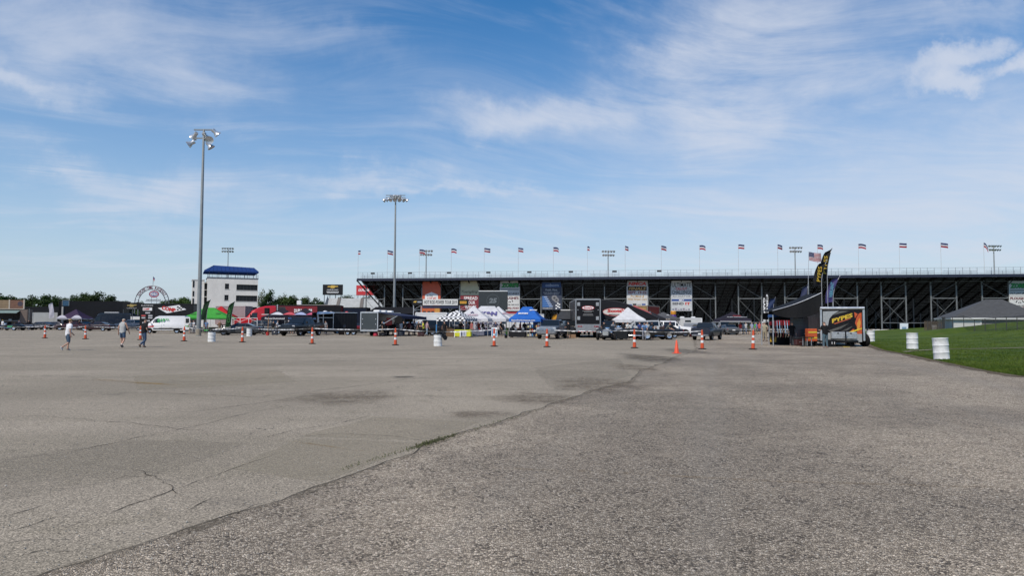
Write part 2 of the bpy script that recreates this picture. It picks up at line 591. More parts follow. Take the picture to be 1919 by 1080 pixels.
def thing(name, loc, rz, label, cat, group=None):
    o = bpy.data.objects.new(name, None)
    o.empty_display_size = 0.2
    COL.objects.link(o)
    o.location = loc
    o.rotation_euler.z = rz
    return tag(o, label, cat, group)


def dup(root, loc=None, rz=None, label=None, parent=None):
    c = root.copy()
    COL.objects.link(c)
    if parent is not None:
        c.parent = parent
        c.matrix_parent_inverse = root.matrix_parent_inverse.copy()
    if loc is not None: c.location = loc
    if rz is not None: c.rotation_euler.z = rz
    if label: c['label'] = label
    for ch in root.children:
        dup(ch, parent=c)
    return c


TEXTS = {}


def text_mesh(txt, size=1.0, bold=0.0, shear=0.0, align='CENTER', space=1.0):
    key = (txt, round(size, 3), bold, shear, align, space)
    if key in TEXTS:
        return TEXTS[key].copy()
    cu_ = bpy.data.curves.new('lettering', 'FONT')
    cu_.body = txt
    cu_.size = size
    cu_.align_x = align
    cu_.align_y = 'CENTER'
    cu_.shear = shear
    cu_.offset = bold * size
    cu_.space_character = space
    cu_.resolution_u = 2
    cu_.extrude = 0.002
    ob = bpy.data.objects.new('lettering', cu_)
    COL.objects.link(ob)
    me = bpy.data.meshes.new_from_object(ob.evaluated_get(bpy.context.evaluated_depsgraph_get()))
    bpy.data.objects.remove(ob)
    bpy.data.curves.remove(cu_)
    TEXTS[key] = me
    return me.copy()


def letter(txt, width, height, mtl, parent, loc, rot=(pi / 2, 0, 0), bold=0.02, shear=0.0, name='lettering', space=1.0):
    """lettering fitted to width x height (metres), standing in its parent's xz plane and facing -y by default"""
    me = text_mesh(txt, 1.0, bold, shear, 'CENTER', space)
    xs = [v.co.x for v in me.vertices]; ys = [v.co.y for v in me.vertices]
    if not xs:
        return None
    sx = width / max(1e-6, max(xs) - min(xs)); sy = height / max(1e-6, max(ys) - min(ys))
    mx, my = (max(xs) + min(xs)) / 2, (max(ys) + min(ys)) / 2
    for v in me.vertices:
        v.co = ((v.co.x - mx) * sx, (v.co.y - my) * sy, v.co.z)
    me.materials.clear()
    me.materials.append(mtl)
    o = bpy.data.objects.new(name, me)
    COL.objects.link(o)
    o.parent = parent
    o.location = loc
    o.rotation_euler = rot
    return o


# ------------------------------------------------------------------ the ground
def sheet(name, pts, z, mtl, kind='structure', parent=None):
    b = MB()
    b.poly([(p[0], p[1], z) for p in pts])
    o = b.build(name, mtl, parent)
    if kind and parent is None:
        tag(o, kind=kind)
    return o


fld = sheet('field', [(-3000, -400), (3000, -400), (3000, 5000), (-3000, 5000)], -0.012, grass_mat('field_grass', (0.05, 0.08, 0.02), (0.09, 0.11, 0.035)))
lot = sheet('parking_lot', [(-320, -30), (70, -30), (70, 60), (110, 200), (-320, 200)], 0.0, asphalt_old())
lot['label'] = 'weathered pale grey asphalt of the wide parking lot'

EDGE = [(100, 1072), (165, 1052), (280, 1015), (350, 992), (435, 965), (530, 940), (590, 915), (650, 895), (720, 867), (770, 852), (790, 840), (820, 826),
        (920, 796), (960, 783), (1010, 766), (1055, 752), (1110, 733), (1155, 722), (1180, 716), (1190, 706), (1200, 695), (1240, 682), (1262, 670), (1305, 658)]
epts = [G(*p) for p in EDGE]
epts = [Vector((-4.6, -8, 0)), Vector((-3.6, 1.0, 0))] + epts + [Vector((16.5, 62, 0)), Vector((27, 105, 0)), Vector((38, 150, 0))]


def jag(pts, step=0.12, amp=0.035, seed=0.0, grow=0.004):
    """subdivide a line and let it wander like a broken paving edge"""
    out = []
    for a, b in zip(pts[:-1], pts[1:]):
        n = max(1, min(160, int((b - a).length / (step + 0.006 * a.y if a.y > 0 else step))))
        for i in range(n):
            p = a.lerp(b, i / n)
            s = (amp + grow * max(0, p.y))
            off = mnoise.noise(Vector((p.x * 1.7, p.y * 1.7, seed))) + 0.5 * mnoise.noise(Vector((p.x * 6, p.y * 6, seed + 3)))
            nrm = Vector((-(b - a).y, (b - a).x, 0)).normalized()
            out.append(p + nrm * off * s)
    out.append(pts[-1])
    return out


ej = jag(epts, 0.10, 0.032, 1.0)
mbl = MB()
# the coarse lane: strips from the broken edge to its right side, so the polygon stays well shaped
for i in range(len(ej) - 1):
    a, b = ej[i], ej[i + 1]
    mbl.quad((a.x, a.y, 0.004), (62, a.y + 0.0, 0.004), (62, b.y, 0.004), (b.x, b.y, 0.004))
lane = mbl.build('drive_lane', asphalt_coarse())
tag(lane, 'coarse brownish asphalt drive running up to the stand', kind='structure')


def ribbon(name, pts, width, mtl, z, parent, wvar=0.6, seed=2.0, step=0.12, amp=0.03, fade_ends=True):
    pj = jag(pts, step, amp, seed)
    vs, fs, fade = [], [], []
    n = len(pj)
    for i, p in enumerate(pj):
        d = (pj[min(i + 1, n - 1)] - pj[max(i - 1, 0)])
        nrm = Vector((-d.y, d.x, 0)).normalized()
        ww = width * (1 + wvar * mnoise.noise(Vector((p.x * 3, p.y * 3, seed + 9)))) * 0.5
        vs += [p - nrm * ww + Vector((0, 0, z)), p + nrm * ww + Vector((0, 0, z))]
        q = min(1, 5 * min(i / max(1, n - 1), 1 - i / max(1, n - 1)) + 0.1) if fade_ends else 1
        fade += [q, q]
        if i:
            fs.append((2 * i - 2, 2 * i, 2 * i + 1, 2 * i - 1))
    me = bpy.data.meshes.new(name)
    me.from_pydata([tuple(v) for v in vs], [], fs)
    at = me.attributes.new('fade', 'FLOAT', 'POINT')
    at.data.foreach_set('value', fade)
    me.materials.append(mtl)
    o = bpy.data.objects.new(name, me)
    COL.objects.link(o)
    o.parent = parent
    return o


crack_m = patchy('crack_filling', (0.060, 0.051, 0.040), 0.50, 2.6, 0.9, 0.14, 22)
edge_m = patchy('edge_dirt', (0.15, 0.125, 0.09), 0.40, 2.6, 0.9, 0.2)
ribbon('edge_crack', epts[1:-1], 0.013, patchy('edge_crack_dark', (0.040, 0.034, 0.026), 0.62, 1.3), 0.008, lane, 0.9, 1.0, 0.10, 0.032, False)
ribbon('edge_dirt', [p + Vector((0.06, 0, 0)) for p in epts[1:-2]], 0.16, edge_m, 0.012, lane, 0.8, 1.0, 0.2, 0.032, False)

CRACKS = [[(0, 778), (110, 783), (200, 790), (300, 800), (400, 812)],
          [(0, 970), (60, 955), (130, 932)], [(205, 902), (235, 893), (265, 895), (300, 888)], [(10, 1000), (90, 975), (170, 958)],
          [(345, 960), (385, 942), (430, 930)], [(440, 965), (470, 948), (525, 938)], [(350, 935), (300, 900), (250, 880)],
          [(0, 715), (120, 712), (260, 718), (420, 716), (520, 708), (600, 700), (760, 690), (900, 672), (1010, 660)],
          [(0, 742), (160, 735), (330, 738), (480, 745), (640, 728), (760, 712), (900, 700), (1000, 688)],
          [(255, 780), (400, 768), (540, 748), (690, 728)],
          [(0, 865), (120, 850), (245, 825), (360, 800), (480, 772), (600, 752)],
          [(0, 668), (200, 665), (420, 668), (640, 660), (860, 655), (1030, 648)],
          [(0, 692), (180, 690), (380, 690), (560, 680), (760, 672), (960, 658), (1120, 650)],
          [(0, 650), (260, 650), (520, 650), (760, 644), (960, 640)],
          [(560, 820), (640, 812), (730, 818), (800, 828)], [(480, 826), (560, 805), (650, 792), (700, 778)],
          [(30, 1045), (90, 1030), (150, 1035)], [(100, 1000), (220, 960), (330, 915), (440, 880), (520, 850)]]
for i, c in enumerate(CRACKS):
    pts = [G(*p) for p in c]
    dist = sum(p.y for p in pts) / len(pts)
    ribbon('pavement_crack', pts, 0.007 + 0.0011 * dist, crack_m, 0.004, lot, 0.9, 4.0 + i, 0.035 + 0.002 * dist, 0.05)
yel = patchy('worn_yellow_paint', (0.34, 0.215, 0.075), 0.45, 1.1, 0.8, 0.16, 25)
yel2 = patchy('faint_yellow_paint', (0.30, 0.20, 0.09), 0.40, 1.4, 0.8, 0.16, 30)
for pts, ww, par, z in (([(880, 875), (1000, 882), (1160, 888), (1300, 896), (1460, 904), (1620, 909), (1900, 916)], 0.06, lane, 0.009),
                        ([(500, 826), (560, 830), (640, 842), (720, 853)], 0.06, lot, 0.005)):
    ribbon('painted_line', [G(*p) for p in pts], ww, yel2, z, par, 0.2, 3.0, 0.2, 0.006)
ribbon('painted_stripe', [G(*p) for p in ((172, 712), (215, 714), (270, 719), (340, 722))], 0.28, yel, 0.006, lot, 0.4, 3.0, 0.3, 0.02)


def stain(px, py, rx, ry, mtl, z=0.007, par=None, name='oil_stain'):
    c = G(px, py)
    l, r = G(px - rx, py), G(px + rx, py)
    n_, f_ = G(px, py + ry), G(px, py - ry)
    hx, hy0, hy1 = (r.x - l.x) / 2, c.y - n_.y, f_.y - c.y
    vs, fs, fade = [(c.x, c.y, z)], [], [1.0]
    K = 28
    for k in range(K):
        a = 2 * pi * k / K
        s = 1 + 0.30 * mnoise.noise(Vector((cos(a) * 1.6 + px, sin(a) * 1.6 + py, 1)))
        hy = hy1 if sin(a) > 0 else hy0
        for q, fd in ((0.55, 0.9), (1.0, 0.0)):
            vs.append((c.x + cos(a) * hx * s * q, c.y + sin(a) * hy * s * q, z))
            fade.append(fd)
    for k in range(K):
        j = (k + 1) % K
        fs += [(0, 1 + 2 * k, 1 + 2 * j), (1 + 2 * k, 2 + 2 * k, 2 + 2 * j, 1 + 2 * j)]
    me = bpy.data.meshes.new(name)
    me.from_pydata(vs, [], fs)
    me.attributes.new('fade', 'FLOAT', 'POINT').data.foreach_set('value', fade)
    me.materials.append(mtl)
    o = bpy.data.objects.new(name, me); COL.objects.link(o); o.parent = par or lot
    return o


oil = patchy('oil_stain', (0.085, 0.074, 0.060), 0.44, 1.4, 0.7, 0.22, 9)
oil2 = patchy('old_stain', (0.185, 0.160, 0.128), 0.30, 1.8, 0.8, 0.2, 10)
for a in ((1215, 672, 60, 10, oil), (1290, 659, 45, 5, oil), (1130, 722, 70, 14, oil2), (1080, 735, 80, 12, oil2), (755, 707, 30, 2.4, oil), (805, 739, 42, 10, oil2), (690, 762, 90, 12, oil2),
          (215, 789, 30, 5, oil2), (640, 742, 80, 16, oil2), (1180, 690, 40, 6, oil2)):
    stain(*a)
dirt = patchy('washed_dirt', (0.175, 0.140, 0.102), 0.44, 1.5, 0.9, 0.22, 10)
for a in ((1120, 722, 95, 16), (1010, 748, 90, 14), (1195, 690, 45, 9), (1225, 672, 50, 6), (900, 778, 70, 10), (640, 746, 110, 16)):
    stain(*a, mtl=dirt, z=0.010, name='washed_dirt')
for a in ((1190, 835, 60, 8, oil2), (1390, 847, 30, 5, oil2), (1540, 853, 16, 3, oil), (1480, 680, 220, 8, oil2), (1790, 685, 90, 5, oil2), (1150, 930, 60, 14, oil2), (870, 925, 90, 14, oil2)):
    stain(*a, z=0.016, par=lane)

pale = patchy('pale_paving_patch', (0.365, 0.318, 0.235), 0.66, 2.5, 0.9, 0.2, 18)
dull = patchy('dull_paving_patch', (0.245, 0.217, 0.170), 0.60, 2.5, 0.9, 0.2, 18)
for q, mt_ in (([(430, 880), (560, 822), (800, 830), (720, 862), (600, 905)], pale), ([(560, 818), (700, 782), (900, 792), (800, 826)], pale), ([(0, 860), (250, 826), (470, 830), (300, 890), (0, 940)], dull), ([(1000, 690), (1160, 672), (1180, 705), (1040, 735)], dull), ([(250, 705), (520, 694), (560, 716), (260, 732)], pale)):
    me = bpy.data.meshes.new('paving_patch')
    pj = jag([G(*p) for p in q + q[:1]], 0.3, 0.06, 8)[:-1]
    me.from_pydata([(p.x, p.y, 0.003) for p in pj], [], [tuple(range(len(pj)))])
    me.attributes.new('fade', 'FLOAT', 'POINT').data.foreach_set('value', [0.34 if mt_ == pale else 0.16] * len(pj))
    me.materials.append(mt_)
    o = bpy.data.objects.new('paving_patch', me); COL.objects.link(o); o.parent = lot

# grass growing in the joint
tb = MB()
for i in range(900):
    k = rnd.choice((0, 0, 1))
    px = rnd.gauss(812, 22) if k == 0 else rnd.uniform(640, 1010)
    py = 829 - (px - 812) * 0.30 + rnd.gauss(0, 2.0)
    p = G(px, py)
    h = rnd.uniform(0.012, 0.04)
    a = rnd.uniform(0, 6.28)
    dx_, dy_ = cos(a) * 0.006, sin(a) * 0.006
    lx, ly = rnd.gauss(0, 0.018), rnd.gauss(0, 0.018)
    tb.add([(p.x - dx_, p.y - dy_, 0.003), (p.x + dx_, p.y + dy_, 0.003), (p.x + lx, p.y + ly, h)], [(0, 1, 2)])
tg = tb.build('joint_grass', mat((0.085, 0.095, 0.03), 0.8, 0, 0.4))
tag(tg, 'low dry grass growing out of the pavement joint', 'grass', kind='stuff')

# ------------------------------------------------------------------ the lawn bank on the right
LEDGE = [(1600, 632), (1622, 641), (1640, 650), (1660, 657), (1710, 666), (1760, 677), (1810, 687), (1860, 697), (1919, 706)]
lpts = [Vector((48, 115, 0)), Vector((41, 98, 0)), Vector((34.5, 76, 0))] + [G(*p) for p in LEDGE] + [Vector((16.6, 19.4, 0)), Vector((18, 14, 0)), Vector((22, 5, 0)), Vector((28, -10, 0))]


def edge_x(y):
    for a, b in zip(lpts[:-1], lpts[1:]):
        if b.y <= y <= a.y:
            t = (y - b.y) / (a.y - b.y)
            return b.x + (a.x - b.x) * t
    return lpts[0].x if y > lpts[0].y else lpts[-1].x


def sst(a, b, x):
    t = max(0, min(1, (x - a) / (b - a)))
    return t * t * (3 - 2 * t)


def lawn_z(x, y):
    d = x - edge_x(y)
    if d <= 0:
        return 0.012
    up = sst(28, 66, y) * (1 - 0.55 * sst(72, 96, y))
    z = 0.012 + 0.05 * sst(0, 0.8, d) + up * 2.0 * sst(4.0, 25, d) + 0.05 * min(d, 4) / 4
    z += 0.06 * mnoise.noise(Vector((x * 0.25, y * 0.25, 2))) * sst(0, 3, d)
    return z


ys = [-10 + 1.0 * i for i in range(126)]
mb = MB()
cols = [0, 0.12, 0.35, 0.7, 1.2, 1.8, 2.6, 3.5, 4.5, 6, 7.5, 9, 11, 13, 15, 17, 19, 21, 24, 28, 34, 45, 70, 120]
vs = []
for y in ys:
    e = edge_x(y) + 0.16 * mnoise.noise(Vector((y * 0.9, 0, 4))) + 0.08 * mnoise.noise(Vector((y * 3.1, 0, 7)))
    for c in cols:
        x = e + c
        vs.append((x, y, lawn_z(x, y) if c else 0.011))
nc = len(cols)
fs = [(i * nc + j, i * nc + j + 1, (i + 1) * nc + j + 1, (i + 1) * nc + j) for i in range(len(ys) - 1) for j in range(nc - 1)]
mb.add(vs, fs)
lawn = mb.build('lawn', grass_mat('lawn_grass'), None, True)
tag(lawn, 'mown green grass bank rising to the right of the drive', kind='structure')
# blades
gb = MB()
for i in range(52000):
    y = 18 + 50 * rnd.random() ** 1.6
    e = edge_x(y)
    xmax = y * 0.80
    x = e + (xmax - e) * rnd.random() if rnd.random() < 0.8 else e + abs(rnd.gauss(0, 0.25)) - 0.05
    if xmax < e:
        continue
    z = lawn_z(x, y) - 0.01
    h = rnd.uniform(0.03, 0.075) * (1.3 if rnd.random() < 0.1 else 1)
    ww = 0.008 + 0.0003 * y
    a = rnd.uniform(0, pi)
    dx_, dy_ = cos(a) * ww, sin(a) * ww
    lx, ly = rnd.gauss(0, 0.03), rnd.gauss(0, 0.03)
    gb.add([(x - dx_, y - dy_, z), (x + dx_, y + dy_, z), (x + lx, y + ly, z + h)], [(0, 1, 2)])
go = gb.build('grass_blades', grass_mat('blade_green', (0.055, 0.105, 0.010), (0.115, 0.165, 0.020)))
tag(go, 'short green grass blades covering the bank', 'grass', kind='stuff')
vg = patchy('verge_dirt', (0.12, 0.095, 0.058), 0.55, 2.0, 0.9, 0.2, 12)
ribbon('verge_dirt', [p + Vector((-0.22, -0.1, 0)) for p in lpts[2:-2]], 0.75, vg, 0.014, lane, 0.9, 6.0, 0.3, 0.12, False)
# loose stones on the drive and along the joint
lg = MB()
for i in range(5200):
    if i % 3:
        y = 3.2 + 13 * rnd.random() ** 1.8
        x = rnd.uniform(-0.85 * y, 0.85 * y)
    else:
        q = ej[rnd.randrange(4, len(ej) - 60)]
        x, y = q.x + rnd.gauss(0.05, 0.16), q.y + rnd.gauss(0, 0.05)
    s = rnd.uniform(0.003, 0.0085) * (1.6 if rnd.random() < 0.06 else 1)
    a = rnd.uniform(0, 3.1)
    v = [(cos(a) * s * 1.3, sin(a) * s * 1.3, 0), (-sin(a) * s, cos(a) * s, 0.1 * s), (-cos(a) * s, -sin(a) * s, 0), (sin(a) * s, -cos(a) * s, 0), (s * rnd.uniform(-.3, .3), s * rnd.uniform(-.3, .3), s * 1.1)]
    lg.add([(x + p[0], y + p[1], 0.004 + p[2]) for p in v], [(0, 1, 4), (1, 2, 4), (2, 3, 4), (3, 0, 4)])
tag(lg.build('loose_gravel', mat((0.40, 0.37, 0.32), 0.9, 0, 0.6, 60)), 'loose grey stones scattered on the asphalt near the joint', 'gravel', kind='stuff')
# worn dirt line along the bank
pt = []
for px, py in ((1692, 660.5), (1740, 658.5), (1800, 657.5), (1860, 657), (1919, 656.5), (1990, 656)):
    g = G(px, py + 1.2)
    pt.append(Vector((g.x, g.y, 0)))
vs, fs = [], []
pj = jag(pt, 0.4, 0.05, 5)
for i, p in enumerate(pj):
    for s in (-0.3, 0.0, 0.3):
        vs.append((p.x, p.y + s, lawn_z(p.x, p.y + s) + 0.03))
    if i:
        fs += [(3 * i - 3, 3 * i, 3 * i + 1, 3 * i - 2), (3 * i - 2, 3 * i + 1, 3 * i + 2, 3 * i - 1)]
mb = MB(); mb.add(vs, fs)
pth = mb.build('dirt_path', mat((0.20, 0.175, 0.11), 0.9, 0, 0.3, 4))
tag(pth, 'narrow worn dirt path across the grass bank', kind='structure')

# ------------------------------------------------------------------ the grandstand
STA, STB = GX(668, 136.0), GX(1847, 118.0)
st_ang = atan2(STB.y - STA.y, STB.x - STA.x)
UX, NX = Vector((cos(st_ang), sin(st_ang), 0)), Vector((-sin(st_ang), cos(st_ang), 0))


def u_at(px, n):
    """where along the stand the bearing px meets the line n metres behind its back edge"""
    k = (px - 959.5) / FPX
    o = STA + NX * n
    return (k * o.y - o.x) / (UX.x - k * UX.y)


def z_at(px, py, n):
    p = STA + NX * n + UX * u_at(px, n)
    return P(px, py, p.y).z


stand = thing('grandstand', STA, st_ang, 'long dark steel grandstand seen from behind with railing along its top', 'grandstand')
DECK, SLOPE, DEPTH = 10.25, 0.36, 27.0
U0, U1 = 0.0, u_at(2060, 0)
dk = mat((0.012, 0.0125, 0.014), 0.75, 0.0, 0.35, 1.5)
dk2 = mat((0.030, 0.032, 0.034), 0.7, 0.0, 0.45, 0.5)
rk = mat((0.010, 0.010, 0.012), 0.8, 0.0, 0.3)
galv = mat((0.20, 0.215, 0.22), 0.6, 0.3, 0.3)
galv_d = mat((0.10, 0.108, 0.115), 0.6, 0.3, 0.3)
navy = mat((0.018, 0.022, 0.045), 0.5, 0, 0.2)
RUN = 0.75
nrow = int(DEPTH / RUN)
pl = MB(); pr = MB(); ps = MB()
seg_us = [U0 + (U1 - U0) * i / 24 for i in range(25)]
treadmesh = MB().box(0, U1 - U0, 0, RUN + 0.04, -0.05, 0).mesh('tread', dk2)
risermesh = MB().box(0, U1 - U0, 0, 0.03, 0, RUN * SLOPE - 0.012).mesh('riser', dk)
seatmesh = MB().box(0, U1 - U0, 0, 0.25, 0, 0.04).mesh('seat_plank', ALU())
for i in range(nrow):
    n0 = 1.3 + i * RUN
    z0 = DECK - 0.12 - (n0 - 1.3) * SLOPE
    for nm, me, y, z in (('tread', treadmesh, n0, z0), ('riser', risermesh, n0 + RUN + 0.005, z0 - RUN * SLOPE + 0.004), ('seat_plank', seatmesh, n0 + 0.30, z0 + 0.42)):
        o = bpy.data.objects.new(nm, me); COL.objects.link(o); o.parent = stand; o.location = (U0, y, z)
MB().box(U0, U1, 0, 1.32, DECK - 0.1, DECK - 0.04).build('walkway', dk2, stand)
MB().box(U0 - 0.05, U1, -0.06, -0.01, DECK - 0.5, DECK).build('fascia', navy, stand)
# columns, rakers, beams and braces
CPX = [686, 720.5, 755, 791, 826, 862, 898, 937, 974, 1014, 1053, 1092, 1133, 1175, 1215, 1257, 1297, 1341, 1384, 1428, 1471, 1516, 1561, 1607, 1652, 1698, 1745, 1793, 1841, 1891, 1941, 1992, 2045]
CU_ = [u_at(px, 2.5) for px in CPX]


def under(n):
    return DECK - 0.30 - max(0, n - 1.3) * SLOPE


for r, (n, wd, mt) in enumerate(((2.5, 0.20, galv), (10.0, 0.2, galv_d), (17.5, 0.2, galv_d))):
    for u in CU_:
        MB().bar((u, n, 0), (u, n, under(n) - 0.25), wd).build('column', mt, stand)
for u in CU_:
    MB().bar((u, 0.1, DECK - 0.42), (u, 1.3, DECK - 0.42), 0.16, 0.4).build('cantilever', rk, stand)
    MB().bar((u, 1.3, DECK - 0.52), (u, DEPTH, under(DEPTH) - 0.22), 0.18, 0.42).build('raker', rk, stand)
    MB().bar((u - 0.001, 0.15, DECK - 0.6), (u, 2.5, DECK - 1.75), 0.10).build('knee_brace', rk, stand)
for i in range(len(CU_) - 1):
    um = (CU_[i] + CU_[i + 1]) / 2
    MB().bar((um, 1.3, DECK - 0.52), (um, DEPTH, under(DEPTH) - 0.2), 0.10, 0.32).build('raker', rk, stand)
brace_bays = {0: 'x', 2: 'd', 3: None, 4: 'w', 5: None, 6: 'w', 8: 'w', 9: None, 10: 'w', 12: 'u', 14: 'w', 16: 'k', 18: 'k', 20: 'w', 22: 'k', 24: 'x', 26: 'w', 28: 'k', 30: 'w'}
for i in range(len(CU_) - 1):
    a, b = CU_[i], CU_[i + 1]
    zt = 9.15
    if i % 2 == 0 or i in (3, 5):
        MB().bar((a, 2.38, 6.15), (b, 2.38, 6.15), 0.10, 0.14).build('beam', galv, stand)
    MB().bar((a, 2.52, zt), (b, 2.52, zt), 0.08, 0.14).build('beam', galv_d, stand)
    k = brace_bays.get(i)
    if k:
        q = [((a, 6.2), (b, 8.9)), ((b, 6.2), (a, 8.9)), ((a, 6.1), (b, 1.6)), ((b, 6.1), (a, 1.6))]
        use = {'x': (0, 2, 3), 'd': (1, 2), 'w': (0, 2, 3), 'u': (0, 3), 'k': (1, 2)}[k]
        for s in use:
            (ua, za), (ub, zb) = q[s]
            MB().bar((ua, 2.44 + 0.03 * s, za), (ub, 2.44 + 0.03 * s, zb), 0.055).build('brace', galv, stand)
    if i % 3 == 0:
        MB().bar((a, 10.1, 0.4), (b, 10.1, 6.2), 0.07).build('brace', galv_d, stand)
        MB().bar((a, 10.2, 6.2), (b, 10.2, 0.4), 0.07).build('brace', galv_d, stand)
    if i in (17, 18, 24, 25):
        MB().bar((a, 2.38, 1.75), (b, 2.38, 1.75), 0.08, 0.1).build('beam', galv, stand)
# left end stringer with stepped plank ends
MB().bar((U0 - 0.12, 0.1, DECK - 0.35), (U0 - 0.12, DEPTH, DECK - 0.35 - DEPTH * SLOPE), 0.1, 0.3).build('end_stringer', galv_d, stand)
# railing along the top: flag poles stand at the section joints
FPXS = [670, 725, 785, 845, 907, 971, 1037, 1101, 1172, 1240, 1312, 1385, 1459, 1534, 1611, 1688, 1766, 1847, 1929, 2012]
FU = [u_at(px, 0.0) for px in FPXS]
rail_m = mat((0.36, 0.38, 0.40), 0.45, 0.4, 0.2)
RH = 1.18
mtl, nt_ = newmat('chain_link')
b_ = bsdf(nt_, (0.55, 0.58, 0.62), 0.5, 0.3, 0.4, None, 0.16)
CHAIN = mtl
postmesh = MB().bar((0, 0, -0.35), (0, 0, RH), 0.055).mesh('rail_post', rail_m)
plate = MB().box(-0.42, 0.42, -0.015, 0.015, -0.16, 0.16).mesh('row_sign', mat((0.03, 0.03, 0.035), 0.6))
for i in range(len(FU) - 1):
    a, b = FU[i], FU[i + 1]
    L = b - a
    for k in range(6):
        o = bpy.data.objects.new('rail_post', postmesh); COL.objects.link(o); o.parent = stand
        o.location = (a + L * k / 6, 0.02, DECK)
    g0, g1 = a + L * 0.06, b - L * 0.14
    for z in (0.32, 0.62):
        MB().bar((g0, 0.5, DECK + z), (g1, 0.5, DECK + z), 0.05, 0.06).build('rail', rail_m, stand)
    MB().bar((a, 0.02, DECK + RH), (b, 0.02, DECK + RH), 0.03).build('rail', rail_m, stand)
    for k in range(3):
        u = g0 + (g1 - g0) * (k + 0.5) / 3
        MB().bar((u, 0.55, DECK), (u, 0.55, DECK + 0.62), 0.05).build('bench_post', rail_m, stand)
    MB().quad((a, 0.03, DECK - 0.02), (b, 0.03, DECK - 0.02), (b, 0.03, DECK + RH), (a, 0.03, DECK + RH)).build('chain_link_mesh', CHAIN, stand)
for px in (698, 768, 841, 915, 992, 1070, 1152, 1236):
    o = bpy.data.objects.new('row_sign', plate); COL.objects.link(o); o.parent = stand
    o.location = (u_at(px, 0), -0.04, DECK + 0.98)

# pennants on poles along the top rail
flag_g = 'striped pennants along the grandstand top'


def cloth_strip(wd, hg, z0, z1, seed, droop, n=10):
    """part of a waving flag between heights z0..z1 (0 top..1 bottom)"""
    b = MB(); vs = []
    for i in range(n + 1):
        t = i / n
        y = 0.14 * wd * sin(t * 6.0 + seed) * t
        sag = -droop * t * t * hg
        for q in (z0, z1):
            vs.append((t * wd * (1 - 0.06 * sin(seed * 3)), y + 0.03 * sin(q * 5 + seed), -q * hg + sag + 0.05 * hg * sin(t * 5 + seed)))
    b.add(vs, [(2 * i, 2 * i + 2, 2 * i + 3, 2 * i + 1) for i in range(n)])
    return b


ordinals = ['first', 'second', 'third', 'fourth', 'fifth', 'sixth', 'seventh', 'eighth', 'ninth', 'tenth', 'eleventh', 'twelfth', 'thirteenth', 'fourteenth', 'fifteenth', 'sixteenth', 'seventeenth', 'eighteenth']
FTOP = [470, 469, 467, 466, 465, 464, 463, 462, 461, 460, 459.5, 458.5, 458, 458, 457, 456, 455, 454.5]
for i in range(18):
    p = STA + UX * FU[i]
    ztop = P(FPXS[i], FTOP[i], p.y).z
    lab = '%s striped red white and blue pennant from the left on the grandstand top' % ordinals[i]
    if i == 17:
        lab = 'drooping striped pennant, last at the right on the grandstand top'
    f = thing('pennant_flag', (p.x, p.y, DECK), st_ang + rnd.gauss(0, 0.4), lab, 'flag', flag_g)
    MB().tube([(0, 0, 0), (0, 0, ztop - DECK)], 0.035, 6).build('pole', mat((0.55, 0.56, 0.58), 0.5), f)
    s = 0.7 + i * 1.7
    dr = 0.02 + 0.40 * abs(sin(i * 2.3)) + (0.9 if i == 17 else 0)
    wd = 1.12 * (0.55 if i in (8, 17) else (0.8 if i in (9, 13) else 1.0))
    for q0, q1, cl in ((0.0, 0.36, (0.03, 0.04, 0.13)), (0.36, 0.66, (0.72, 0.72, 0.74)), (0.66, 1.0, (0.42, 0.03, 0.045))):
        o = cloth_strip(wd, 0.80, q0, q1, s, dr).build('stripe', fabric(cl, 0.3), f, True)
        o.location = (0.04, 0, ztop - DECK - 0.02)

# ------------------------------------------------------------------ banners on the stand's back
def stand_banner(name, px0, px1, py0, py1, color, label, n=2.2, mtl=None):
    u0, u1 = u_at(px0, n), u_at(px1, n)
    zt, zb = z_at((px0 + px1) / 2, py0, n), z_at((px0 + px1) / 2, py1, n)
    base = STA + UX * ((u0 + u1) / 2) + NX * n
    wd, hg = u1 - u0, zt - zb
    t = thing(name, (base.x, base.y, zb), st_ang, label, 'banner', 'advertising banners on the back of the grandstand')
    b = MB()
    b.slab([(-wd / 2, 0, 0), (wd / 2, 0, 0), (wd / 2, 0, hg), (-wd / 2, 0, hg)], (0, 0.03, 0))
    b.build('sheet', mtl or mat(color, 0.6, 0, 0.12, 0.8), t)
    for z in (0, hg):
        MB().bar((-wd / 2, 0.06, z), (wd / 2, 0.06, z), 0.05).build('hem_rod', galv_d, t)
    return t, wd, hg


def rect(parent, x0, x1, z0, z1, y, mtl, name='printed_panel'):
    return MB().quad((x0, y, z0), (x1, y, z0), (x1, y, z1), (x0, y, z1)).build(name, mtl, parent)


def ellipse(parent, cx, cz, rx, rz, y, mtl, name='printed_oval', n=28, shear=0.0):
    pts = [(cx + rx * cos(2 * pi * k / n) + shear * sin(2 * pi * k / n), y, cz + rz * sin(2 * pi * k / n)) for k in range(n)]
    return MB().poly(pts).build(name, mtl, parent)


ink = lambda c: mat(c, 0.55, 0, 0.05)
K_, W__, RED, DRED = ink((0.02, 0.02, 0.022)), ink((0.75, 0.75, 0.75)), ink((0.52, 0.035, 0.03)), ink((0.20, 0.022, 0.03))
BLU, GRN, TAN, GOLD, ORG = ink((0.03, 0.075, 0.26)), ink((0.02, 0.27, 0.06)), ink((0.42, 0.25, 0.08)), ink((0.62, 0.40, 0.07)), ink((0.60, 0.13, 0.04))
LBLU = ink((0.08, 0.20, 0.50))

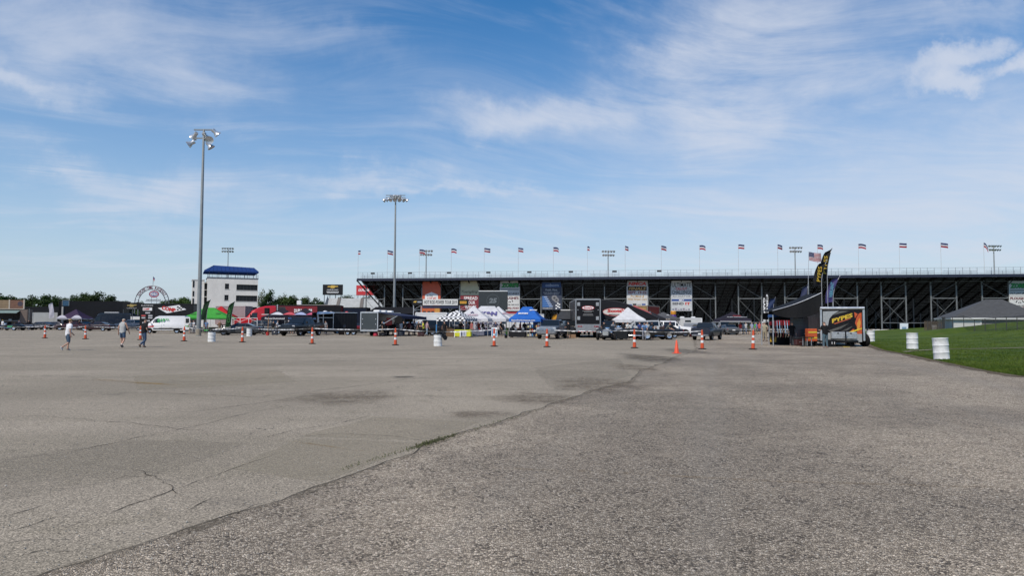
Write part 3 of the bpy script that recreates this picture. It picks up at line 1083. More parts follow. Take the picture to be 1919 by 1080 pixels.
t, W1, H1 = stand_banner('banner', 791.5, 825.5, 528, 576, (0.56, 0.105, 0.05), 'orange banner with red and white oil shield on the grandstand back')
MB().poly([(-1.35, -0.01, 1.6), (-1.2, -0.01, 0.9), (0, -0.01, 0.2), (1.2, -0.01, 0.9), (1.35, -0.01, 1.6), (1.3, -0.01, 2.5), (0, -0.01, 3.0), (-1.3, -0.01, 2.5)]).build('shield', W__, t)
MB().poly([(-1.25, -0.02, 1.25), (-1.05, -0.02, 0.85), (0, -0.02, 0.33), (1.05, -0.02, 0.85), (1.25, -0.02, 1.25)]).build('shield_base', BLU, t)
letter('LUCAS', 1.9, 0.6, RED, t, (0.1, -0.02, 1.75), shear=0.25, bold=0.03)
letter('OIL PRODUCTS', 1.9, 0.24, W__, t, (0, -0.03, 1.08), bold=0.02)
letter('Its Hot', 1.3, 0.3, K_, t, (-0.35, -0.02, 2.3), shear=0.3)
t, W1, H1 = stand_banner('banner', 863, 897.5, 527, 553.5, (0.50, 0.49, 0.34), 'cream banner with slanting black script on the grandstand back')
letter('Yuengling', W1 * 0.9, 0.72, K_, t, (0, -0.01, 0.62), shear=0.35, bold=0.0)
t, W1, H1 = stand_banner('banner', 863, 897.5, 554, 582, (0.20, 0.022, 0.03), 'dark red banner with big white words half behind the video screen')
for i, x in enumerate(('SPREAD', 'YOUR', 'WINGS')):
    letter(x, W1 * (0.74, 0.5, 0.62)[i], 0.66, W__, t, (0.2, -0.01, H1 - 0.55 - i * 0.88), bold=0.02)


def plumb(px0, px1, lab1, lab2):
    t, W1, H1 = stand_banner('banner', px0, px1, 527, 554.5, (0.52, 0.54, 0.55), lab1)
    letter("ZORE'S", W1 * 0.92, 0.95, ink((0.01, 0.06, 0.02)), t, (0.03, -0.01, H1 - 0.82), shear=0.1, bold=0.09)
    letter("ZORE'S", W1 * 0.86, 0.80, GRN, t, (0, -0.025, H1 - 0.80), shear=0.1, bold=0.05)
    rect(t, -W1 * .45, W1 * .45, H1 - 1.75, H1 - 1.5, -0.008, ink((0.22, 0.23, 0.24)))
    letter('317-247-8484', W1 * 0.92, 0.34, K_, t, (0, -0.01, 0.42), shear=0.2, bold=0.02)
    t, W1, H1 = stand_banner('banner', px0, px1, 555, 583, (0.60, 0.60, 0.59), lab2)
    letter("PLOUGHE'S", W1 * 0.9, 0.5, ink((0.12, 0.02, 0.025)), t, (0, -0.01, H1 - 0.42), bold=0.05)
    for s in (-1, 1):
        for i in range(3):
            for j in range(2):
                rect(t, s * 0.15 + s * (i + (j * .5)) * 0.2 - .1, s * 0.15 + s * (i + j * .5) * 0.2 + .1, H1 - 1.25 + j * .2 + .05 * i, H1 - 1.07 + j * .2 + .05 * i, -0.01 - 0.002 * j, K_ if (i + j) % 2 == 0 else W__)
    letter('WRECKER SERVICE', W1 * 0.9, 0.26, K_, t, (0, -0.01, H1 - 1.72), bold=0.02)
    letter('317-392-7333', W1 * 0.9, 0.4, DRED, t, (0, -0.01, 0.52), bold=0.04)


plumb(937, 974, 'white banner with bold green name beside the video screen', 'white banner with checkered flags and phone number below the green name')
plumb(1892, 1931, 'white banner with bold green name cut by the right edge', 'white banner with dark red name just above the pavilion roof')
t, W1, H1 = stand_banner('banner', 1015, 1052.5, 528, 581, (0.035, 0.045, 0.075), 'dark blue banner with grey grinding discs and blue bars')
rect(t, -W1 * .47, W1 * .47, H1 - 1.15, H1 - 0.2, -0.006, ink((0.02, 0.06, 0.19)))
letter('osborn', W1 * 0.66, 0.6, ink((0.30, 0.40, 0.60)), t, (0.1, -0.012, H1 - 0.68), bold=0.02)
letter('Finish. First.', W1 * 0.6, 0.36, ink((0.5, 0.52, 0.55)), t, (0, -0.01, H1 - 1.62))
for i in range(2):
    letter('Power Brushes | Abrasives', W1 * (0.8, 0.7)[i], 0.18, W__, t, (0, -0.01, H1 - 2.15 - 0.32 * i))
for i in range(6):
    rect(t, -W1 * .46, -W1 * .46 + 0.85 + 0.22 * i, 2.35 - 0.36 * i, 2.63 - 0.36 * i, -0.006, ink((0.05, 0.16, 0.42)))
    rect(t, -W1 * .46 + 0.3 + .2 * i, -W1 * .46 + 0.95 + 0.22 * i, 2.42 - 0.36 * i, 2.54 - 0.36 * i, -0.012, ink((0.45, 0.5, 0.6)))
for cx, cz, r in ((0.55, 2.3, 0.55), (0.95, 1.9, 0.5)):
    ellipse(t, cx, cz, r, r, -0.008 - cx * .004, ink((0.20, 0.20, 0.21)))
    ellipse(t, cx, cz, r * .4, r * .4, -0.016 - cx * .004, ink((0.05, 0.05, 0.055)))
for i in range(4):
    for j in range(3):
        if (i + j) % 2 == 0:
            rect(t, W1 * .2 + .3 * j, W1 * .2 + .3 * j + .29, 0.15 + .28 * i + .1 * j, 0.42 + .28 * i + .1 * j, -0.012, W__)
letter('www.osborn.com', W1 * 0.5, 0.2, W__, t, (-W1 * .2, -0.01, 0.3))
t, W1, H1 = stand_banner('banner', 1175, 1214, 526.5, 574, (0.58, 0.58, 0.57), 'white banner with red series letters and a September date')
rect(t, -W1 * .48, W1 * .48, H1 - 1.02, H1 - 0.08, -0.005, ink((0.40, 0.41, 0.42)))
letter('NMCA', W1 * 0.86, 0.66, RED, t, (0, -0.015, H1 - 0.55), shear=0.2, bold=0.05)
rect(t, -W1 * .46, W1 * .46, H1 - 1.9, H1 - 1.08, -0.006, K_)
letter('FINALS', W1 * 0.86, 0.6, TAN, t, (0, -0.015, H1 - 1.5), shear=0.3, bold=0.04)
letter('SEPT. 19-22', W1 * 0.9, 0.52, DRED, t, (0, -0.01, H1 - 2.25), bold=0.04)
letter('Pro Mods &', W1 * 0.66, 0.46, TAN, t, (0, -0.01, H1 - 2.95), shear=0.3)
letter('Wild Street Cars', W1 * 0.92, 0.42, TAN, t, (0, -0.01, H1 - 3.5), shear=0.3)
for i in range(4):
    rect(t, -W1 * .44 + i * .85, -W1 * .44 + i * .85 + .7, 0.1, 0.36 + .1 * (i % 2), -0.012, (BLU, K_, ink((0.3, 0.3, 0.32)), BLU)[i])
t, W1, H1 = stand_banner('banner', 1258, 1297, 526.5, 583, (0.52, 0.54, 0.55), 'grey white banner with tall black challenge words')
letter('ULTIMATE', W1 * 0.92, 0.82, K_, t, (0, -0.01, H1 - 0.78), bold=0.01)
letter('CALLOUT', W1 * 0.54, 0.5, RED, t, (0, -0.01, H1 - 1.5), bold=0.03)
for s in (-1, 1):
    rect(t, s * 1.2 - .25, s * 1.2 + .25, H1 - 1.53, H1 - 1.46, -0.01, K_)
letter('CHALLENGE', W1 * 0.92, 0.74, K_, t, (0, -0.01, H1 - 2.15), bold=0.01)
letter('ALLIGATOR', W1 * 0.88, 0.36, ink((0.2, 0.2, 0.22)), t, (0, -0.01, H1 - 2.95))
rect(t, -W1 * .48, W1 * .48, H1 - 3.85, H1 - 3.45, -0.006, BLU)
letter('MAY', 1.0, 0.34, W__, t, (0, -0.015, H1 - 3.66), shear=0.25, bold=0.03)
letter('SEND', W1 * 0.56, 0.5, ink((0.1, 0.1, 0.11)), t, (-W1 * .17, -0.01, H1 - 4.3), bold=0.05)
letter('IT', W1 * 0.25, 0.5, RED, t, (W1 * .30, -0.01, H1 - 4.3), bold=0.05)
for i in range(7):
    rect(t, -W1 * .45 + i * .48, -W1 * .45 + i * .48 + .36, 0.12, 0.4 + .14 * sin(i * 2.1), -0.01, ink((0.18 + .04 * (i % 3), 0.19, 0.24)))

# white low barrier at the stand's foot
for i, (a, b) in enumerate(((1634, 1668), (1672, 1704), (1707, 1740))):
    p0, p1 = STA + UX * u_at(a, -1.2) - NX * 1.2, STA + UX * u_at(b, -1.2) - NX * 1.2
    L = (p1 - p0).length
    o = MB().bbox(0, L, -0.15, 0.15, 0, 0.55, 0.05).bbox(0.1, L - 0.1, -0.24, 0.24, 0, 0.16, 0.03).build('barrier', mat((0.62, 0.62, 0.60), 0.8, 0, 0.2), None, False, p0, st_ang)
    tag(o, '%s white concrete barrier at the foot of the stand by the lawn' % ('left', 'middle', 'right')[i], 'barrier', 'barriers at the foot of the stand')

# ------------------------------------------------------------------ floodlight masts
lamp_m = mat((0.60, 0.61, 0.62), 0.3, 0.6, 0.1)
pole_m = mat((0.22, 0.24, 0.245), 0.6, 0.2, 0.15, 1.2)


def lamp_mesh(s):
    b = MB()
    b.lathe([(0.02, 0.0), (0.16 * s, 0.0), (0.19 * s, 0.10 * s), (0.16 * s, 0.30 * s), (0.34 * s, 0.62 * s), (0.36 * s, 0.64 * s), (0.30 * s, 0.60 * s), (0.03, 0.56 * s)], 12)
    return b.mesh('floodlight', lamp_m, True)


def mast(px, Y, ztop, spec, label, r0, r1, zbase=0.0, s=1.0, cross=((-1.0, 1.0, 0.0),), name='floodlight_mast'):
    g = GX(px, Y)
    t = thing(name, (g.x, g.y, zbase), 0, label, 'light mast', 'floodlight masts')
    h = ztop - zbase
    MB().lathe([(r0 * 1.25, 0), (r0 * 1.25, 0.06), (r0, 0.1), (r1, h), (r1 * .4, h + 0.1)], 12).build('pole', pole_m, t, True)
    for x0, x1, dz in cross:
        MB().bar((x0, 0, h + dz), (x1, 0, h + dz), 0.10 * s).build('crossarm', pole_m, t)
    me = lamp_mesh(s)
    for (x, dz, az, tilt) in spec:
        o = bpy.data.objects.new('floodlight', me); COL.objects.link(o); o.parent = t
        o.location = (x, -0.1, h + dz)
        o.rotation_euler = (0, 0, 0)
        d = Vector((cos(radians(az)) * cos(radians(tilt)), sin(radians(az)) * cos(radians(tilt)), -sin(radians(tilt))))
        o.rotation_euler = d.to_track_quat('Z', 'Y').to_euler()
    return t


Ym = G(372.5, 630).y
zt1 = P(380, 243, Ym).z
mast(372.5, Ym, zt1, [(-0.75, -0.35, 150, 40), (-0.95, -1.35, 200, 35), (0.0, -0.35, 70, 45), (1.0, 0.0, 30, 42), (0.75, -1.15, -70, 18), (0.45, -1.4, 20, 55)],
     'tall grey steel floodlight mast beside the green tent', 0.24, 0.11, 0, 1.25, ((-1.1, 1.25, 0.0), (-1.0, 1.0, -0.95)))
MB().lathe([(0.285, 0), (0.285, 0.75), (0.26, 0.78)], 12).build('pole_footing', mat((0.30, 0.26, 0.20), 0.8, 0, 0.3), bpy.data.objects['floodlight_mast'])
Y2 = 112.0
zt2 = P(741, 366, Y2).z
mast(738.5, Y2, zt2, [(-1.5 + 0.5 * k, -0.55, (160, 190, 240, 270, 300, 330, 10)[k], 35) for k in range(7)] + [(-0.9 + 0.6 * k, 0.0, 40 + 30 * k, 30) for k in range(4)],
     'grey floodlight mast with a wide lamp rack standing before the grandstand', 0.24, 0.12, 0, 1.0, ((-1.6, 1.6, 0.0), (-1.6, 1.6, -0.35)))
for px, py, lab in ((797.5, 470, 'distant floodlight rack behind the stand, beside the third pennant'), (1140, 471, 'distant floodlight rack behind the stand, just right of the screen'), (1492, 464, 'distant floodlight rack behind the stand by the american flag'),
                    (1866.5, 461, 'distant floodlight rack behind the stand at far right')):
    lab = lab.replace(', just right of the screen', ', above its middle')
    mast(px, 190.0, P(px, py, 190).z, [(-1.35 + 0.68 * k, 0.1, 250 + 12 * k, 30) for k in range(5)] + [(-1.2 + 0.6 * k, -0.95, 250 + 12 * k, 30) for k in range(5)],
         lab, 0.26, 0.13, 0, 0.95, ((-1.6, 1.6, 0.0), (-1.5, 1.5, -1.0)))
mast(424.5, 230, P(424.5, 465, 230).z, [(-1.5 + 0.75 * k, 0.0, 250 + 12 * k, 30) for k in range(5)] + [(-1.5 + 0.75 * k, -1.0, 250 + 12 * k, 30) for k in range(5)],
     'distant floodlight rack rising behind the blue tower canopy', 0.2, 0.12, 0, 1.0, ((-1.7, 1.7, 0.0), (-1.7, 1.7, -1.0)))

# ------------------------------------------------------------------ the white tower with the blue canopy
YT = 190.0
tb_ = GX(387, YT)
k_ = YT / FPX


def tx(px):
    return (px - 387) * k_ * 0.94


def tz(py):
    return P(430, py, YT).z


tower = thing('tower_building', tb_, radians(26), 'white concrete tower building with dark windows and blue roof canopy', 'building')
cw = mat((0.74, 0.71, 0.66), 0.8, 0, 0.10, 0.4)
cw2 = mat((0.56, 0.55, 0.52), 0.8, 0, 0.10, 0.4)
x1 = tx(482)
zT = tz(521)
wins = [(tx(419.3), tx(427), tz(541.5), tz(531)), (tx(418.8), tx(426.5), tz(563), tz(552.5)), (tx(418.5), tx(426.2), tz(583), tz(574)),
        (tx(441), tx(481.3), tz(543), tz(532)), (tx(440.5), tx(481), tz(564.3), tz(553)), (tx(440.5), tx(481), tz(585), tz(575))]
# front wall built round its window openings: piers between x cuts
xs_ = sorted({0.0, x1} | {w_[0] for w_ in wins} | {w_[1] for w_ in wins})
xs2 = [xs_[0]]
for x in xs_[1:]:
    if x - xs2[-1] > 0.01:
        xs2.append(x)
fw = MB()
for a, b in zip(xs2[:-1], xs2[1:]):
    cuts = sorted([(w_[2], w_[3]) for w_ in wins if w_[0] <= a + 1e-4 and w_[1] >= b - 1e-4])
    z = 0.0
    for c0, c1 in cuts:
        fw.box(a, b, 0, 0.3, z, c0); z = c1
    fw.box(a, b, 0, 0.3, z, zT)
fw.build('front_wall', cw, tower)
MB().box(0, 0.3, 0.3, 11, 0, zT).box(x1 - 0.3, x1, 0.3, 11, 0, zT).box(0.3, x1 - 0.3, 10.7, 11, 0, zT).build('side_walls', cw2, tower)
MB().box(-0.1, x1 + 0.1, -0.1, 11.1, zT, zT + 0.25).build('roof_slab', mat((0.05, 0.06, 0.09), 0.6), tower)
gl_d = mat((0.015, 0.017, 0.02), 0.12, 0, 0.1)
for w_ in wins:
    o = MB().quad((w_[0], 0.22, w_[2]), (w_[1], 0.22, w_[2]), (w_[1], 0.22, w_[3]), (w_[0], 0.22, w_[3])).build('window', gl_d, tower)
    f = MB()
    n_ = 2 if w_[1] - w_[0] < 3 else 6
    for i in range(n_ + 1):
        x = w_[0] + (w_[1] - w_[0]) * i / n_
        f.box(x - 0.03, x + 0.03, 0.17, 0.21, w_[2], w_[3])
    f.box(w_[0], w_[1], 0.16, 0.169, w_[2], w_[2] + 0.07)
    f.build('window_frame', mat((0.06, 0.06, 0.065), 0.5), o)
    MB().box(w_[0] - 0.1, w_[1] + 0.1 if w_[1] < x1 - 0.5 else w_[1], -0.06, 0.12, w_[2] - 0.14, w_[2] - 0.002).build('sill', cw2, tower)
# stair wing on its left
xa, xb, zW = tx(359.5), tx(386), tz(525.5)
MB().box(xa, xb - 0.6, 1.4, 9, 0, zW).build('stair_wing', cw, tower)
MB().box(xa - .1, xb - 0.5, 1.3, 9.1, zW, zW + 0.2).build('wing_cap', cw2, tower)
for py0, py1 in ((527, 539), (546, 556), (560, 572)):
    MB().box(xa + 0.15, xa + 0.55, 1.33, 1.39, tz(py1), tz(py0)).build('slit_window', gl_d, tower)
for i in range(4):
    MB().box(xb - 0.6, -0.001, 0.9, 3.0, tz(530 + 13 * i) - 0.15, tz(530 + 13 * i)).build('stair_landing', cw2, tower)
MB().box(xb - .55, -0.05, 3.0, 3.2, 0, zW - .4).build('stair_back', gl_d, tower)
rb = MB()
for i in range(12):
    x = (x1) * i / 11
    rb.bar((x, 0.1, zT + .25), (x, 0.1, zT + 1.2), 0.06)
for z in (0.55, 0.85, 1.2):
    rb.bar((0, 0.1, zT + .25 + z - .25), (x1, 0.1, zT + z), 0.05)
rb.build('roof_railing', mat((0.10, 0.10, 0.11), 0.5), tower)
cz0, cz1 = tz(509.5), tz(495.5)
for i in range(6):
    for y in (0.4, 10.4):
        x = 0.4 + (x1 - 0.8) * i / 5
        MB().bar((x, y, zT + .25), (x, y, cz0 + .1), 0.10).build('canopy_post', mat((0.10, 0.10, 0.11), 0.5), tower)
cx0, cx1 = tx(380.5), tx(482.5)
blue_f = fabric((0.016, 0.050, 0.19), 0.1)
cb = MB()
cb.loft([[(cx0, -0.6, cz0), (cx1, -0.6, cz0), (cx1, 11.6, cz0), (cx0, 11.6, cz0)], [(cx0, -0.6, cz0 + .35), (cx1, -0.6, cz0 + .35), (cx1, 11.6, cz0 + .35), (cx0, 11.6, cz0 + .35)],
         [(cx0 + 2.6, 3.2, cz1), (cx1 - 1.0, 3.2, cz1 - .35), (cx1 - 1.0, 7.8, cz1 - .35), (cx0 + 2.6, 7.8, cz1)]], True, False)
cnp = cb.build('canopy', blue_f, tower)
for i in range(14):
    x = cx0 + (cx1 - cx0) * i / 13
    MB().bar((x, -0.62, cz0 + .35), (min(max(x, cx0 + 2.6), cx1 - 1.0), 3.18, cz1 + .01 - .35 * i / 13), 0.06).build('seam', fabric((0.012, 0.036, 0.15), 0.1), cnp)

# ------------------------------------------------------------------ the arch sign
YA = 165.0
ka = YA / FPX
ab = GX(283.5, YA)
arch = thing('arch_sign', ab, 0, 'lattice arch sign with red letters and oval emblem above black transporters', 'sign')
z0 = P(283.5, 568, YA).z
R1, R2 = 32.0 * ka, 25.5 * ka
zc = P(283.5, 536, YA).z - R1
met = mat((0.13, 0.135, 0.15), 0.5, 0.3, 0.1)
for R in (R1, R2):
    MB().tube([(R * cos(pi * i / 24), 0, zc + R * sin(pi * i / 24)) for i in range(25)], 0.10, 6).build('arch_tube', met, arch)
for i in range(0, 17):
    a = pi * i / 16
    MB().bar((R1 * cos(a), 0, zc + R1 * sin(a)), (R2 * cos(a), 0, zc + R2 * sin(a)), 0.05).build('lattice_bar', met, arch)
for sx in (-1, 1):
    for R in (R1, R2):
        MB().bar((sx * R, 0, 0), (sx * R, 0, zc), 0.2).build('arch_leg', met, arch)
for i, ch in enumerate('LUCAS OIL RACEWAY'):
    if ch == ' ':
        continue
    a = pi - radians(32) - radians(116) * i / 16
    r = (R1 + R2) / 2 + 0.05
    o = letter(ch, 0.44, 0.72, ink((0.10, 0.012, 0.03)), arch, (r * cos(a), -0.14, zc + r * sin(a)), bold=0.05)
    o.rotation_euler = (pi / 2, -(a - pi / 2) * -1 * -1, 0)
xo, zo = (287.5 - 283.5) * ka, P(287, 551.5, YA).z
for rx, rz, y, mt in ((9.6, 6.6, -0.10, ink((0.03, 0.04, 0.12))), (8.7, 5.8, -0.11, ink((0.45, 0.03, 0.04))), (7.4, 4.5, -0.12, W__), (6.8, 4.0, -0.13, ink((0.03, 0.06, 0.22)))):
    ellipse(arch, xo, zo, rx * ka, rz * ka, y, mt, 'emblem')
letter('NHRA', 11 * ka, 4.4 * ka, W__, arch, (xo, -0.15, zo), bold=0.03)
for sx in (-1, 1):
    MB().bar((xo + sx * 5 * ka, 0, zo - 5 * ka), (xo + sx * 5 * ka, 0, z0 - 1), 0.06).build('hanger', met, arch)
MB().bar((xo, 0, zo + 5.5 * ka), (xo, 0, zc + R2), 0.06).build('hanger', met, arch)
letter('INDIANAPOLIS', 27 * ka, 2.6 * ka, K_, arch, ((287 - 283.5) * ka, -0.05, P(287, 562.5, YA).z), bold=0.03)
MB().bar((-12 * ka, 0, P(287, 565, YA).z), (18 * ka, 0, P(287, 565, YA).z), 0.12).build('crossbar', met, arch)
pf = thing('flag', (ab.x + 0.15, YA, zc + R1), 0, 'small american flag hanging limp on top of the arch sign', 'flag')
MB().tube([(0, 0, 0), (0, 0, 2.3)], 0.04, 6).build('pole', met, pf)
for i in range(3):
    MB().quad((0.05 + .02 * i, -0.02 * i, 2.2 - .35 * i), (0.45 - .05 * i, -.05, 1.85 - .35 * i), (0.38 - .06 * i, -.06, 1.5 - .35 * i), (0.05, 0, 1.85 - .35 * i)).build('stripe', fabric(((0.05, 0.06, 0.2), (0.5, 0.06, 0.07), (0.6, 0.6, 0.6))[i], 0.3), pf)

# ------------------------------------------------------------------ far bleachers and billboards
YB = 225.0
kb = YB / FPX
bl = thing('far_bleachers', GX(596, YB), 0, 'pale aluminium bleachers across the track with dark aisles', 'bleachers')
zb0, zb1 = P(640, 579, YB).z, P(640, 557.5, YB).z
ln = 116 * kb
alum = mat((0.62, 0.62, 0.60), 0.55, 0.2, 0.12, 0.5)
rows = 12
for i in range(rows):
    f_ = i / (rows - 1)
    xl = (2 + 13 * (1 - f_)) * kb
    z = zb0 + (zb1 - zb0) * f_
    MB().box(xl, ln, i * 0.9, i * 0.9 + 0.5, z - 0.30, z).build('bench_row', alum, bl)
    MB().box(xl, ln, i * 0.9 + 0.4, i * 0.9 + 0.95, z - 0.32, z - 0.25).build('foot_plank', mat((0.42, 0.42, 0.41), 0.6), bl)
for px0 in (619, 664):
    sl = MB()
    sl.slab([((px0 - 596 + 9) * kb, -0.1, zb0 + .05), ((px0 - 596 + 15) * kb, -0.1, zb0 + .05), ((px0 - 596 + 5) * kb, 10, zb1 + .06), ((px0 - 596 - 1) * kb, 10, zb1 + .06)], (0, 0, 0.05))
    sl.build('aisle', mat((0.16, 0.14, 0.12), 0.8), bl)
MB().slab([(0.3, 0, zb0 - 4), (15 * kb, 0, zb0), (1.5 * kb, 10.6, zb1 + .9), (0.2, 10.6, zb0)], (-0.1, 0, 0)).build('end_panel', galv_d, bl)
MB().box(0, ln, -0.2, -0.1, 0, zb0 - .3).build('front_skirt', mat((0.10, 0.11, 0.13), 0.7), bl)
rl = MB()
for i in range(30):
    rl.bar((1.5 * kb + (ln - 1.5 * kb) * i / 29, 10.7, zb1), (1.5 * kb + (ln - 1.5 * kb) * i / 29, 10.7, zb1 + 1.1), 0.06)
rl.bar((1.5 * kb, 10.7, zb1 + 1.1), (ln, 10.7, zb1 + 1.1), 0.06)
rl.build('back_railing', galv_d, bl)


def billboard(px0, px1, py0, py1, py2, color, label):
    Y = 240.0
    k = Y / FPX
    b0 = GX((px0 + px1) / 2, Y)
    t = thing('billboard', b0, 0, label, 'billboard')
    wd, zt, zb = (px1 - px0) * k, P(px0, py0, Y).z, P(px0, py1, Y).z
    MB().bbox(-wd / 2, wd / 2, -0.2, 0.2, zb, zt, 0.03).build('panel', mat(color, 0.5, 0, 0.08), t)
    for i in range(4):
        MB().bar((-wd * .42 + wd * .28 * i, 0, 0), (-wd * .42 + wd * .28 * i, 0, zb), 0.2).build('post', galv_d, t)
    return t, wd, zt, zb


t, wd, zt, zb = billboard(604, 641.5, 533.5, 553, 560, (0.018, 0.018, 0.02), 'black billboard with gold emblem above the pale bleachers')
cx, cz = 0, zt - 0.85
MB().poly([(-1.9, -0.21, cz - .1), (-0.6, -0.21, cz - .1), (-0.75, -0.21, cz - .42), (0.6, -0.21, cz - .42), (0.75, -0.21, cz - .05), (2.0, -0.21, cz + .05), (1.75, -0.21, cz + .35), (0.65, -0.21, cz + .35), (0.7, -0.21, cz + .55), (-0.6, -0.21, cz + .55), (-0.7, -0.21, cz + .3), (-1.7, -0.21, cz + .3)]).build('emblem', GOLD, t)
letter('CHEVROLET', wd * .58, 0.36, W__, t, (0, -0.21, zt - 1.85), bold=0.02)
letter('PERFORMANCE', wd * .6, 0.40, W__, t, (0, -0.21, zt - 2.6), bold=0.04)
rect(t, -wd * .28, wd * .28, zt - 3.02, zt - 2.9, -0.21, W__)
t, wd, zt, zb = billboard(667, 706, 535, 553.5, 560, (0.55, 0.035, 0.04), 'red billboard with white letters half hidden by the stand')
letter('LUCAS OIL', wd * .86, 1.0, W__, t, (0.2, -0.21, (zt + zb) / 2 + .1), shear=0.25, bold=0.05)

# ------------------------------------------------------------------ trees
def leaf_mat(name, c0, c1):
    mt, nt = newmat(name)
    tc = nt.n('ShaderNodeTexCoord')
    oi = nt.n('ShaderNodeObjectInfo')
    n = nt.noise(tc.outputs['Object'], 0.9, 4, 0.6)
    c = nt.mix(nt.smooth(n, 0.3, 0.7), c0, c1)
    hs = nt.n('ShaderNodeHueSaturation')
    nt.l(c, hs.inputs['Color'])
    nt.l(nt.math('ADD', 0.75, nt.math('MULTIPLY', oi.outputs['Random'], 0.5)), hs.inputs['Value'])
    nt.l(nt.math('ADD', 0.485, nt.math('MULTIPLY', oi.outputs['Random'], 0.03)), hs.inputs['Hue'])
    b = nt.n('ShaderNodeBsdfPrincipled'); nt.l(hs.outputs[0], b.inputs['Base Color']); b.inputs['Roughness'].default_value = 0.7
    b.inputs['Specular IOR Level'].default_value = 0.2
    tr = nt.n('ShaderNodeBsdfTranslucent'); nt.l(hs.outputs[0], tr.inputs['Color'])
    mx = nt.n('ShaderNodeMixShader'); mx.inputs[0].default_value = 0.25
    nt.l(b.outputs[0], mx.inputs[1]); nt.l(tr.outputs[0], mx.inputs[2])
    o = nt.n('ShaderNodeOutputMaterial'); nt.l(mx.outputs[0], o.inputs['Surface'])
    return mt


bark = mat((0.09, 0.07, 0.05), 0.9, 0, 0.4)
LEAF = [leaf_mat('leaf_deep', (0.020, 0.042, 0.012), (0.045, 0.080, 0.020)), leaf_mat('leaf_mid', (0.035, 0.062, 0.015), (0.070, 0.105, 0.026)), leaf_mat('leaf_pale', (0.13, 0.14, 0.075), (0.20, 0.21, 0.13))]


def make_tree(seed, leaf, dense=1.0, spread=1.0):
    """unit tree, 10 m tall, 9 m wide"""
    r = random.Random(seed)
    tk = MB()
    tk.tube([(0, 0, 0), (0.1, 0.05, 1.5), (0.0, 0.1, 3.2), (0.1, 0, 5.5), (0, 0, 8.2)], [0.32, 0.26, 0.2, 0.13, 0.04], 7)
    lobes = []
    for i in range(19):
        a = r.uniform(0, 2 * pi)
        z = r.uniform(1.9, 8.2)
        rr = (1.0 - abs(z - 5.0) / 5.2) * 3.6 * spread * r.uniform(0.55, 1.0)
        c = Vector((cos(a) * rr, sin(a) * rr, z))
        lobes.append((c, r.uniform(1.0, 1.8)))
        tk.tube([(0, 0, max(1.8, z - 2.2)), c * 0.5 + Vector((0, 0, z * .5 - 0.4)), c], [0.12, 0.07, 0.03], 5)
    lobes.append((Vector((0, 0, 8.6)), 1.3))
    lv = MB()
    for c, rad in lobes:
        for i in range(int(120 * dense)):
            d = Vector((r.gauss(0, 1), r.gauss(0, 1), r.gauss(0, 0.75)))
            d = d.normalized() * rad * (r.random() ** 0.45) * r.uniform(0.85, 1.2)
            p = c + d
            s = r.uniform(0.15, 0.34)
            n = (d.normalized() + Vector((r.gauss(0, .5), r.gauss(0, .5), r.gauss(0, .5) + .3))).normalized()
            t1 = n.orthogonal().normalized()
            t1 = (Matrix.Rotation(r.uniform(0, 6.28), 3, n) @ t1)
            t2 = n.cross(t1)
            lv.add([p - t1 * s, p - t2 * s * .6 + n * .05, p + t1 * s, p + t2 * s * .6 + n * .05], [(0, 1, 2, 3)])
    return tk.mesh('trunk', bark, True), lv.mesh('crown', leaf)


TREES = [make_tree(1, LEAF[0], 1.3), make_tree(2, LEAF[1], 1.3, 1.1), make_tree(3, LEAF[0], 1.2, 0.9), make_tree(4, LEAF[2], 0.55, 0.8), make_tree(5, LEAF[1], 1.3, 1.0)]
# bearing, top, width (px of the survey), distance, kind, where it stands
TL = [(-14, 550, 56, 250, 0, 'cut by the left edge'), (16, 556, 40, 262, 1, 'behind the brown sign boards'), (42, 561, 36, 270, 4, 'right of the brown sign boards'), (60, 556, 38, 255, 0, 'above the grey trailer, left one'),
      (84, 554, 42, 250, 2, 'above the grey trailer, tallest one'), (104, 557, 34, 262, 0, 'just left of the black transporters'), (119, 560, 30, 275, 4, 'behind the small blue sign on the transporter'), (136, 556, 30, 250, 0, 'leftmost of the clump above the black transporter'),
      (158, 551, 42, 245, 2, 'second of the clump above the black transporter'), (184, 549, 46, 240, 0, 'tallest of the clump above the black transporter'), (208, 555, 36, 250, 2, 'rightmost of the clump above the black transporter'), (234, 566, 28, 290, 4, 'low in the gap left of the arch sign'),
      (262, 567, 30, 295, 1, 'seen low through the left leg of the arch'), (306, 566, 30, 285, 4, 'seen through the right leg of the arch'), (324, 562, 32, 265, 1, 'right of the arch sign'), (345, 559, 38, 255, 4, 'against the left wall of the tower'),
      (490, 544, 26, 260, 3, 'pale and thin, against the right wall of the tower'), (507, 545, 26, 245, 0, 'dark and tall, right of the pale thin tree'), (526, 557, 34, 255, 1, 'left one above the red transporter'), (548, 556, 36, 250, 4, 'middle one above the red transporter'),
      (572, 558, 36, 250, 1, 'right one above the red transporter'), (592, 561, 32, 262, 0, 'beside the end of the pale bleachers'), (533, 550, 16, 268, 3, 'small and pale behind the trees over the red transporter'),
      (652, 556, 40, 300, 4, 'behind the pale bleachers between the billboards'), (690, 558, 40, 310, 1, 'behind the red billboard')]
for px, py, wd, Y, kd, where in TL:
    g = GX(px, Y)
    h = P(px, py - 2, Y).z
    sc = wd * 1.28 * Y / FPX / 8.2
    t = thing('tree', g, rnd.uniform(0, 6.28), '%s tree far off, %s' % (('dark green', 'mid green', 'dark round', 'pale', 'leafy green')[kd], where), 'tree', 'trees behind the raceway')
    t.scale = (sc * 1.15, sc * 1.15, h / 9.6)
    for nm, me in zip(('trunk', 'crown'), TREES[kd]):
        o = bpy.data.objects.new(nm, me); COL.objects.link(o); o.parent = t
hb = MB()
